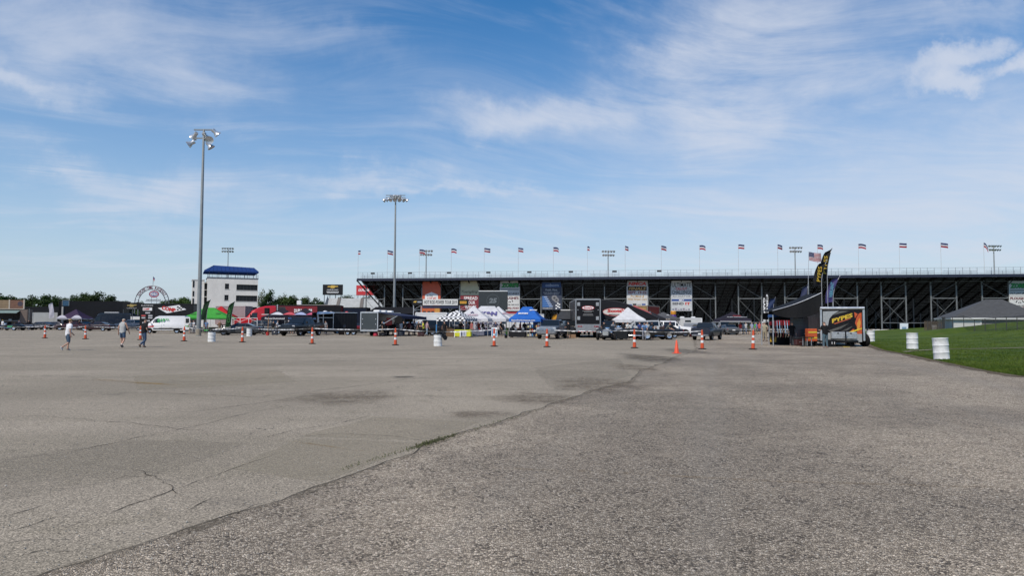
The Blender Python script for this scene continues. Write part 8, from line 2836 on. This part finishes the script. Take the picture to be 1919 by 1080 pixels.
silv = mat((0.46, 0.46, 0.45), .35, .5, .12)
MB().bbox(X - .05, X + .03, -w, w, .42, zt, .03).build('nose_panel', mat((0.013, 0.012, 0.014), .3), t)
for s in (-1, 1):
    MB().bbox(X - .1, X + .06, s * w - .07, s * w + .07, .40, zt + .02, .03).build('nose_post', ALU(), t)
MB().tube([(X, -w - .05, zt - .02), (X, w + .05, zt - .02)], .11, 10).build('nose_header', ALU(), t, True)
nose([(1545, 584), (1573, 583), (1562, 590), (1556, 598), (1553.5, 610), (1553, 624), (1545, 624)], .034, silv)
nose([(1560, 592), (1575, 583.5), (1590, 583.5), (1573, 588)], .036, mat((0.12, 0.12, 0.11), .4))
for pp in ([(1554, 620), (1575, 612), (1590, 606), (1576, 616), (1558, 623)], [(1575, 622), (1590, 614), (1597, 611), (1586, 620)]):
    nose(pp, .036, mat((0.085, 0.08, 0.07), .4))
nose([(1611.5, 586), (1611.5, 626), (1603, 626), (1604, 615), (1600, 606), (1603, 595), (1607, 588)], .036, mat((0.50, 0.085, 0.025), .35))
nose([(1604, 605), (1608, 596), (1610, 606), (1607, 616), (1605, 622), (1603, 616)], .040, mat((0.62, 0.27, 0.04), .35))
nose([(1599, 585), (1605, 589), (1600, 597)], .040, mat((0.50, 0.085, 0.025), .35))
nose([(1586, 623.5), (1611.5, 614.5), (1611.5, 617), (1590, 625)], .044, mat((0.66, 0.48, 0.03), .4))
nose([(1591, 622), (1596, 617), (1599, 617), (1597, 621)], .042, mat((0.50, 0.085, 0.025), .35))
nose([(1545, 624), (1611.5, 626), (1611.5, 641), (1545, 641)], .034, silv)
o = letter('PYPES', 39 * k, 7.6 * k, mat((0.62, 0.42, 0.03), .4), t, (X + .055, fx(1578), fz(596.5)), (pi / 2, radians(-18), pi / 2), .04, .2)
o = letter('PYPES', 39.6 * k, 8.4 * k, mat((0.10, 0.05, 0.02), .4), t, (X + .050, fx(1578.4), fz(596.9)), (pi / 2, radians(-18), pi / 2), .09, .2)
nose([(1563, 607), (1593, 596.5), (1593, 597.6), (1566, 607.6)], .045, mat((0.55, 0.12, 0.05), .4))
MB().bbox(X + .06, X + .62, fx(1557), fx(1600), fz(635.5), fz(622.5), .04).build('tool_box', mat((0.48, 0.50, 0.51), .4, .6, .2, 12), t)
MB().box(X + .60, X + .63, fx(1566), fx(1569), fz(626), fz(624)).box(X + .60, X + .63, fx(1588), fx(1591), fz(626), fz(624)).build('box_latch', BLACK(), t)
b = MB(); b.bar((X, -w * .7, .40), (X + 1.35, 0, .40), .11); b.bar((X, w * .7, .40), (X + 1.35, 0, .40), .11); b.build('tongue', BLACK(), t)
MB().bar((X + .95, 0, .02), (X + .95, 0, 1.15), .08).bar((X + .95, -.12, 1.12), (X + .95, .12, 1.12), .03).build('tongue_jack', BLACK(), t)
MB().box(X + .78, X + 1.12, -.2, .2, 0, .05).build('jack_block', mat((0.45, 0.33, 0.06), .7), t)
MB().tube([(X + 1.0, .1, .45), (X + 1.1, .3, .15), (X + 1.0, .5, .1), (X + .9, .7, .4)], .02, 6).build('cable', BLACK(), t)
# loose wheel leaning on it
lw = thing('spare_tyre', (GX(1621, Yp + .4).x, Yp + .4, 0), radians(12), 'black tyre leaning on the right of the flame graphic trailer', 'tyre')
MB().lathe([(.20, -.11), (.34, -.12), (.40, -.06), (.40, .06), (.34, .12), (.20, .11), (.18, 0)], 20, 'x', (0, 0, .40)).build('tyre', RUBBER(), lw, True)
lw.rotation_euler = (0, radians(-14), radians(12)); lw.scale = (1.3, 1.3, 1.3)
# awning: wedge of black cloth left of the trailer
Ya = Yp + .6
AX = lambda px: GX(px, Ya).x
AZ = lambda px, py: mz(px, py, Ya)
aw = thing('wedge_awning', (0, Ya, 0), 0, 'black wedge shaped awning sloping down left from the flame graphic trailer', 'awning')
bc = fabric((0.010, 0.010, 0.011), .02)
hi, lo = (AX(1540), AZ(1540, 549.5)), (AX(1448), AZ(1448, 583))
n_ = 10
edge = []
for i in range(n_ + 1):
    f_ = i / n_
    edge.append((lo[0] + (hi[0] - lo[0]) * f_, lo[1] + (hi[1] - lo[1]) * f_ - .12 * sin(pi * f_)))
low = []
for i in range(n_ + 1):
    f_ = i / n_
    px_ = 1448 + (1539 - 1448) * f_
    low.append((AX(px_), AZ(px_, 588 + 8.5 * sin(pi * min(1, f_ * 1.1)) ** .7 - (6 if f_ > .95 else 0))))
vs = [(x, 0, z) for x, z in edge] + [(x, .06 * sin(i), z) for i, (x, z) in enumerate(low)]
m_ = n_ + 1
MB().add(vs, [(i, i + 1, m_ + i + 1, m_ + i) for i in range(n_)]).build('front_panel', bc, aw)
vs = [(x, 0, z) for x, z in edge] + [(x, 2.6, z) for x, z in edge]
MB().add(vs, [(i, i + 1, m_ + i + 1, m_ + i) for i in range(n_)]).build('roof_cloth', bc, aw)
MB().tube([(x, -.02, z + .02) for x, z in edge], .025, 6).build('front_rafter', ALU(), aw)
for px in (1450, 1538):
    for y in (.15, 2.4):
        MB().bar((AX(px), y, 0), (AX(px), y, AZ(px, 590 if px < 1500 else 560)), .055).build('post', ALU() if px < 1500 else BLACK(), aw)
MB().box(lo[0] + .2, hi[0] - .2, 2.5, 2.53, 1.9, 2.4).build('rear_valance', bc, aw)
g = GX(1447, Ya + .4)
t = thing('blue_cooler_top', (g.x, g.y, 0), 0, 'small blue awning flap hanging at the left post of the black awning', 'flap')
MB().slab([(-.3, 0, 2.05), (.5, 0, 2.1), (.45, .1, 2.3), (-.25, .1, 2.25)], (0, .03, 0)).build('cloth', fabric((0.03, 0.08, 0.22), .2), t)
MB().bar((-.2, .12, 0), (-.2, .12, 2.28), .03).build('rod', ALU(), t)
# counter and displays
Yq = Yg(1460, 647)
g = GX(1462, Yq + .5)
t = thing('display_counter', (g.x, g.y, 0), radians(4), 'rounded black counter with gold print under the black awning', 'counter')
b = MB()
ring0, ring1 = [], []
for i in range(20):
    a = 2 * pi * i / 20
    cx_, cy_ = .85 * (abs(cos(a)) ** .6) * (1 if cos(a) > 0 else -1), .42 * (abs(sin(a)) ** .7) * (1 if sin(a) > 0 else -1)
    ring0.append((cx_ * .92, cy_ * .92, 0.02)); ring1.append((cx_, cy_, .88))
b.loft([ring0, ring1]); b.build('body', mat((0.014, 0.014, 0.016), .5), t, True)
b = MB(); b.loft([[(p[0] * 1.06, p[1] * 1.06, .882) for p in ring1], [(p[0] * 1.06, p[1] * 1.06, .93) for p in ring1]]); b.build('top', mat((0.03, 0.03, 0.035), .3), t)
pg = MB()
for i in range(5):
    a0 = pi + .15 + .16 * i
    x0, y0 = .86 * cos(a0) * 1.02, .44 * sin(a0) * 1.05
    pg.slab([(x0, y0 - .01, .22 + .05 * (i % 2)), (x0 + .10, y0 - .05, .22), (x0 + .12, y0 - .06, .62), (x0 + .02, y0 - .02, .68 - .06 * (i % 3))], (0, -.01, 0))
pg.build('gold_print', mat((0.50, 0.30, 0.03), .5), t)
g = GX(1499, Yp + 1.8)
t = thing('display_cabinet', (g.x, g.y, 0), 0, 'grey panel cabinet standing under the black awning', 'cabinet')
MB().bbox(-.62, .2, -.25, .25, 0.05, 2.0, .02).build('case', mat((0.07, 0.08, 0.09), .4), t)
for i in range(4):
    MB().box(-.58, .16, -.265, -.252, .12 + .46 * i, .12 + .46 * i + .42).build('drawer_front', mat((0.035, 0.045, 0.055), .35), t)
MB().box(.25, .62, -.02, .02, .02, 2.1).build('side_panel', mat((0.10, 0.11, 0.12), .5), t)
for x in (-.55, .1):
    MB().box(x, x + .1, -.1, .1, 0, .05).build('foot', BLACK(), t)
g = GX(1484, 62)
t = tent((g.x, g.y, 0), 0, 3.0, 3.0, 1.75, 2.2, (0.30, 0.015, 0.02), 'red tent seen through under the black awning', (0.4, 0.4, 0.4), .3)
rk_ = thing('pipe_rack', (GX(1468, Yp + 2.6).x, Yp + 2.6, 0), 0, 'rack of hanging exhaust pipes under the black awning', 'rack')
MB().bar((-.8, 0, 0), (-.8, 0, 1.9), .06).bar((.8, 0, 0), (.8, 0, 1.9), .06).bar((-.8, 0, 1.88), (.8, 0, 1.88), .06).build('frame', BLACK(), rk_)
for i in range(8):
    MB().tube([(-.65 + .19 * i, 0, 1.85), (-.66 + .19 * i, -.05, 1.3), (-.62 + .19 * i, -.12, .9), (-.60 + .19 * i, 0, .6)], .035, 7).build('exhaust_pipe', CHROME() if i % 3 else mat((0.3, 0.03, 0.03), .4), rk_)
for px, lab in ((1512, 'black bar stool left of the man in black under the awning'), (1520, 'second black bar stool beside the man in black'), (1504, 'black bar stool before the grey cabinet')):
    g = GX(px, Yp + .2)
    t = thing('bar_stool', g, 0, lab, 'stool', 'bar stools under the black awning')
    MB().lathe([(.001, .60), (.17, .60), (.19, .64), (.17, .68), (.001, .68)], 12).build('seat', BLACK(), t, True)
    MB().tube([(0, 0, .04), (0, 0, .6)], .03, 8).build('column', STEEL(), t)
    MB().lathe([(.001, 0), (.21, 0), (.2, .03), (.001, .05)], 12).build('base', BLACK(), t, True)
g = GX(1522, Yp + .9)
t = thing('tool_chest', (g.x, g.y, 0), 0, 'orange and yellow striped chest beside the man in black', 'chest')
MB().bbox(-.42, .25, -.25, .25, .35, 1.25, .03).build('case', mat((0.50, 0.09, 0.025), .5), t)
for z in (.55, .95):
    MB().box(-.40, .23, -.262, -.252, z, z + .1).build('yellow_stripe', mat((0.62, 0.48, 0.04), .5), t)
for x in (-.35, .15):
    MB().box(x, x + .1, -.2, .2, 0, .35).build('leg', BLACK(), t)
g = GX(1556, Yp - .35)
t = thing('black_bucket', g, 0, 'black bin with two pale marks at the trailer corner', 'bin')
MB().bbox(-.3, .3, -.2, .2, 0, .5, .04).build('body', BLACK(), t)
for x in (-.02, .15):
    MB().box(x, x + .04, -.205, -.2005, .2, .35).build('mark', W__, t)
person(1547, 652.5, 12, 'busy', 'man in black tee shirt and blue jeans at the flame graphic trailer', ((0.012, 0.012, 0.013), 'short'), ((0.07, 0.12, 0.15), 'long'), (0.4, 0.4, 0.4), (0.06, 0.04, 0.03), None, 1.80, group=PERSONS)
person(1433, 640, -40, 'hips', 'man in khaki shirt, trousers and cap left of the black awning', ((0.33, 0.29, 0.20), 'short'), ((0.30, 0.25, 0.17), 'long'), (0.05, 0.04, 0.035), (0.1, 0.07, 0.05), (0.42, 0.39, 0.32), 1.75, group=PERSONS)
person(1484, 640, 180, 'stand', 'man in black behind the counter under the black awning', ((0.012, 0.012, 0.013), 'short'), ((0.02, 0.02, 0.025), 'long'), Y=Yp + 1.6, group=PERSONS)
person(1430, 638, 30, 'stand', 'person in light blue shirt and white cap behind the khaki man', ((0.35, 0.42, 0.52), 'short'), ((0.06, 0.06, 0.08), 'long'), Y=66, hat=(0.7, 0.7, 0.7), group=PERSONS)
# short tape across the awning front
tp = thing('barrier_tape', (0, 0, 0), 0, 'pale tape strung low across the front of the black awning', 'tape')
a, b_ = G(1464, 647) + Vector((0, .3, .93)), G(1545, 650) + Vector((0, .3, 1.0))
vs, fs = [], []
for i in range(25):
    f_ = i / 24
    p = a.lerp(b_, f_) - Vector((0, 0, .12 * 4 * f_ * (1 - f_)))
    vs += [p - Vector((0, 0, .03)), p + Vector((0, 0, .03))]
    if i:
        fs.append((2 * i - 2, 2 * i, 2 * i + 1, 2 * i - 1))
MB().add(vs, fs).build('tape_span', TAPE, tp)
# tall feather flags
f1 = feather(1541, Ya, AZ(1541, 536), AZ(1548, 487), .62, (0.012, 0.012, 0.014), 'black feather flag with yellow letters, the lower one on the black awning', 'PYPES', (0.55, 0.36, 0.03), .42)
f2 = feather(1552, Ya + .5, AZ(1552, 522), AZ(1561, 463), .58, (0.014, 0.014, 0.016), 'black feather flag with yellow letters, the tallest one above the awning', 'PYPES', (0.55, 0.36, 0.03), .40)
f3 = feather(1562, Ya + 5, AZ(1562, 566) * 1.05, AZ(1570, 518) * 1.08, .62, (0.07, 0.06, 0.17), 'purple and teal feather flag right of the black feather flags', 'VIBRANT', (0.12, 0.35, 0.45), .6)
# american flag on its pole
Yf = 66.0
g = GX(1513.5, Yf)
zt = mz(1518, 472, Yf)
fl = thing('american_flag', g, 0, 'american flag flying from a thin pole behind the black awning', 'flag')
MB().tube([(0, 0, 0), (.08, 0, 4), (.23, 0, zt)], [.035, .03, .02], 8).build('pole', mat((0.5, 0.5, 0.52), .4, .4), fl)
FW, FH = 1.22, .84


def fpt(u, v):
    return (.22 + u * FW + .04 * v, .10 * sin(u * 7) * u, zt - .05 - v * FH - .10 * u + .04 * sin(u * 6 + 1))


for i in range(13):
    u0 = .42 if i < 7 else 0.0
    n_ = 8
    vs = []
    for j in range(n_ + 1):
        u = u0 + (1 - u0) * j / n_
        vs += [fpt(u, i / 13), fpt(u, (i + 1) / 13)]
    MB().add(vs, [(2 * j, 2 * j + 2, 2 * j + 3, 2 * j + 1) for j in range(n_)]).build('stripe', fabric((0.45, 0.025, 0.04) if i % 2 == 0 else (0.68, 0.68, 0.68), .3), fl)
vs = []
for j in range(5):
    u = .42 * j / 4
    vs += [fpt(u, 0), fpt(u, 7 / 13)]
cn = MB().add(vs, [(2 * j, 2 * j + 2, 2 * j + 3, 2 * j + 1) for j in range(4)]).build('canton', fabric((0.025, 0.035, 0.13), .3), fl)
sb = MB()
for r_ in range(5):
    for c_ in range(6):
        p = Vector(fpt(.035 + .065 * c_ + .001 * r_, (r_ + .7) / 13 * 1.2))
        sb.box(p.x - .013, p.x + .013, p.y - .012, p.y - .008, p.z - .013, p.z + .013)
sb.build('stars', W__, cn)

# ------------------------------------------------------------------ more parked vehicles and visitors among the stalls
MORE = [('suv', 489, 104, 170, (0.02, 0.02, 0.024), 'black sport utility left of the thin orange pole', 'car'), ('sedan', 505, 90, 185, (0.035, 0.037, 0.04), 'dark grey saloon behind the thin orange pole', 'car'),
        ('pickup', 606, 92, 200, (0.015, 0.016, 0.02), 'black pickup half hidden behind the open black trailer door', 'pickup'), ('sedan', 672, 100, 90, (0.16, 0.012, 0.015), 'dark red car between the two black trailers', 'car'),
        ('suv', 842, 92, 160, (0.03, 0.035, 0.05), 'navy sport utility under the checkered tent', 'car'), ('pickup', 905, 94, 185, (0.02, 0.02, 0.022), 'black pickup behind the white tents', 'pickup'),
        ('suv', 1088, 96, 95, (0.03, 0.03, 0.035), 'dark sport utility beyond the tall transporter', 'car'),
        ('sedan', 1160, 78, 170, (0.02, 0.02, 0.025), 'black saloon behind the black draped table', 'car'), ('sedan', 1238, 74, 175, (0.015, 0.015, 0.018), 'black low saloon behind the seated visitor', 'car'),
        ('suv', 1345, 108, 100, (0.3, 0.31, 0.32), 'pale grey sport utility beyond the dark tent at the drive end', 'car'),
        ('sedan', 76, 122, 178, (0.05, 0.05, 0.055), 'dark grey car before the plain grey trailer', 'car'), ('sedan', 98, 124, 185, (0.015, 0.016, 0.03), 'navy car before the right end of the grey trailer', 'car'),
        ('coupe', 182, 110, 182, (0.03, 0.012, 0.015), 'low dark car before the black panel van', 'car')]
for kd, px, Y_, a_, c_, lab, ct in MORE:
    vehicle(kd, 'parked_car' if ct == 'car' else 'pickup_truck', GX(px, Y_), radians(a_), c_, lab, ct)
VIS = [(472, 92, 'navy', (0.03, 0.04, 0.09), 'beside the dark coupe tail'), (512, 86, 'black', (0.015, 0.015, 0.017), 'right of the thin orange pole'), (520, 88, 'white', (0.6, 0.6, 0.6), 'left of the black pickup grille'), (611, 86, 'grey', (0.2, 0.2, 0.21), 'behind the black pickup bed'),
       (716, 77, 'black', (0.015, 0.015, 0.017), 'beside the red engine'), (752, 79, 'white', (0.6, 0.6, 0.62), 'behind the engines, left of the grey banner panel'), (757, 78, 'black', (0.015, 0.015, 0.017), 'between the engine pairs'), (767, 80, 'maroon', (0.12, 0.02, 0.025), 'behind the middle pair of engines'),
       (833, 79, 'black', (0.02, 0.02, 0.022), 'at the left of the checkered tent'), (875, 79, 'grey', (0.3, 0.3, 0.3), 'behind the yellow table right end'), (929, 82, 'navy', (0.03, 0.035, 0.08), 'left of the sandwich board'), (938, 80, 'black', (0.015, 0.015, 0.017), 'right of the sandwich board'),
       (975, 76, 'red', (0.4, 0.04, 0.04), 'under the blue tent at the left'), (1066, 69, 'black', (0.015, 0.015, 0.017), 'at the silver pickup tail'), (1132, 70, 'black', (0.015, 0.015, 0.017), 'right of the tall transporter'), (1149, 68, 'grey', (0.25, 0.25, 0.26), 'left of the white tent front leg'),
       (1176, 71, 'white', (0.6, 0.6, 0.58), 'deep under the white tent'), (1222, 70, 'black', (0.015, 0.015, 0.017), 'between the white tent and the right roadster'), 
       (36, 118, 'navy', (0.03, 0.04, 0.08), 'before the food stall counter'), (148, 120, 'black', (0.015, 0.015, 0.017), 'under the purple tent')]
for i, (px, Y_, nm, c_, wh) in enumerate(VIS):
    person(px, 0, rnd.uniform(0, 360), ('stand', 'busy', 'hips', 'walk_b')[i % 4], 'visitor in %s shirt %s' % (nm, wh), (c_, 'short'), (((0.04, 0.06, 0.10), (0.15, 0.13, 0.09), (0.03, 0.03, 0.035))[i % 3], 'long' if i % 3 != 1 else 'shorts'), Y=Y_, hat=(0.03, 0.03, 0.035) if i % 4 == 1 else None, group=PERSONS)

CASES = [(497, 627, 'left of the red bucket'), (515, 628.5, 'right of the red bucket'), (640, 628, 'under the low flatbed trailer tail'), (716, 631, 'right of the round red can'), (750, 630.5, 'among the engine stands, middle'), (789, 631, 'at the feet of the visitors by the engines'),
         (835, 630, 'under the checkered tent left leg'), (902, 629, 'before the dark display table'), (913, 629.5, 'left of the sandwich board'), (1130, 635, 'right of the tall transporter bumper'), (1242, 635, 'between the right roadster and the chairs'), (1496, 648.5, 'right of the rounded counter')]
for i, (px, py, wh) in enumerate(CASES):
    g = G(px, py)
    t = thing('equipment_case', g, rnd.uniform(-.5, .5), 'dark equipment case ' + wh, 'case', 'equipment cases on the ground')
    h = .35 + .25 * ((i * 5) % 3) / 2
    MB().bbox(-.32, .32, -.22, .22, .04, h, .03).build('shell', mat(((0.015, 0.015, 0.017), (0.03, 0.035, 0.05), (0.06, 0.02, 0.02))[i % 3], .5), t)
    MB().bbox(-.33, .33, -.23, .23, h + .002, h + .09, .02).build('lid', mat((0.025, 0.025, 0.028), .5), t)
    MB().tube([(-.1, -.23, h * .6), (-.09, -.27, h * .6), (.09, -.27, h * .6), (.1, -.23, h * .6)], .014, 6).build('handle', STEEL(), t)
    for sx in (-1, 1):
        MB().box(sx * .25 - .05, sx * .25 + .05, -.18, .18, 0, .039).build('foot', BLACK(), t)
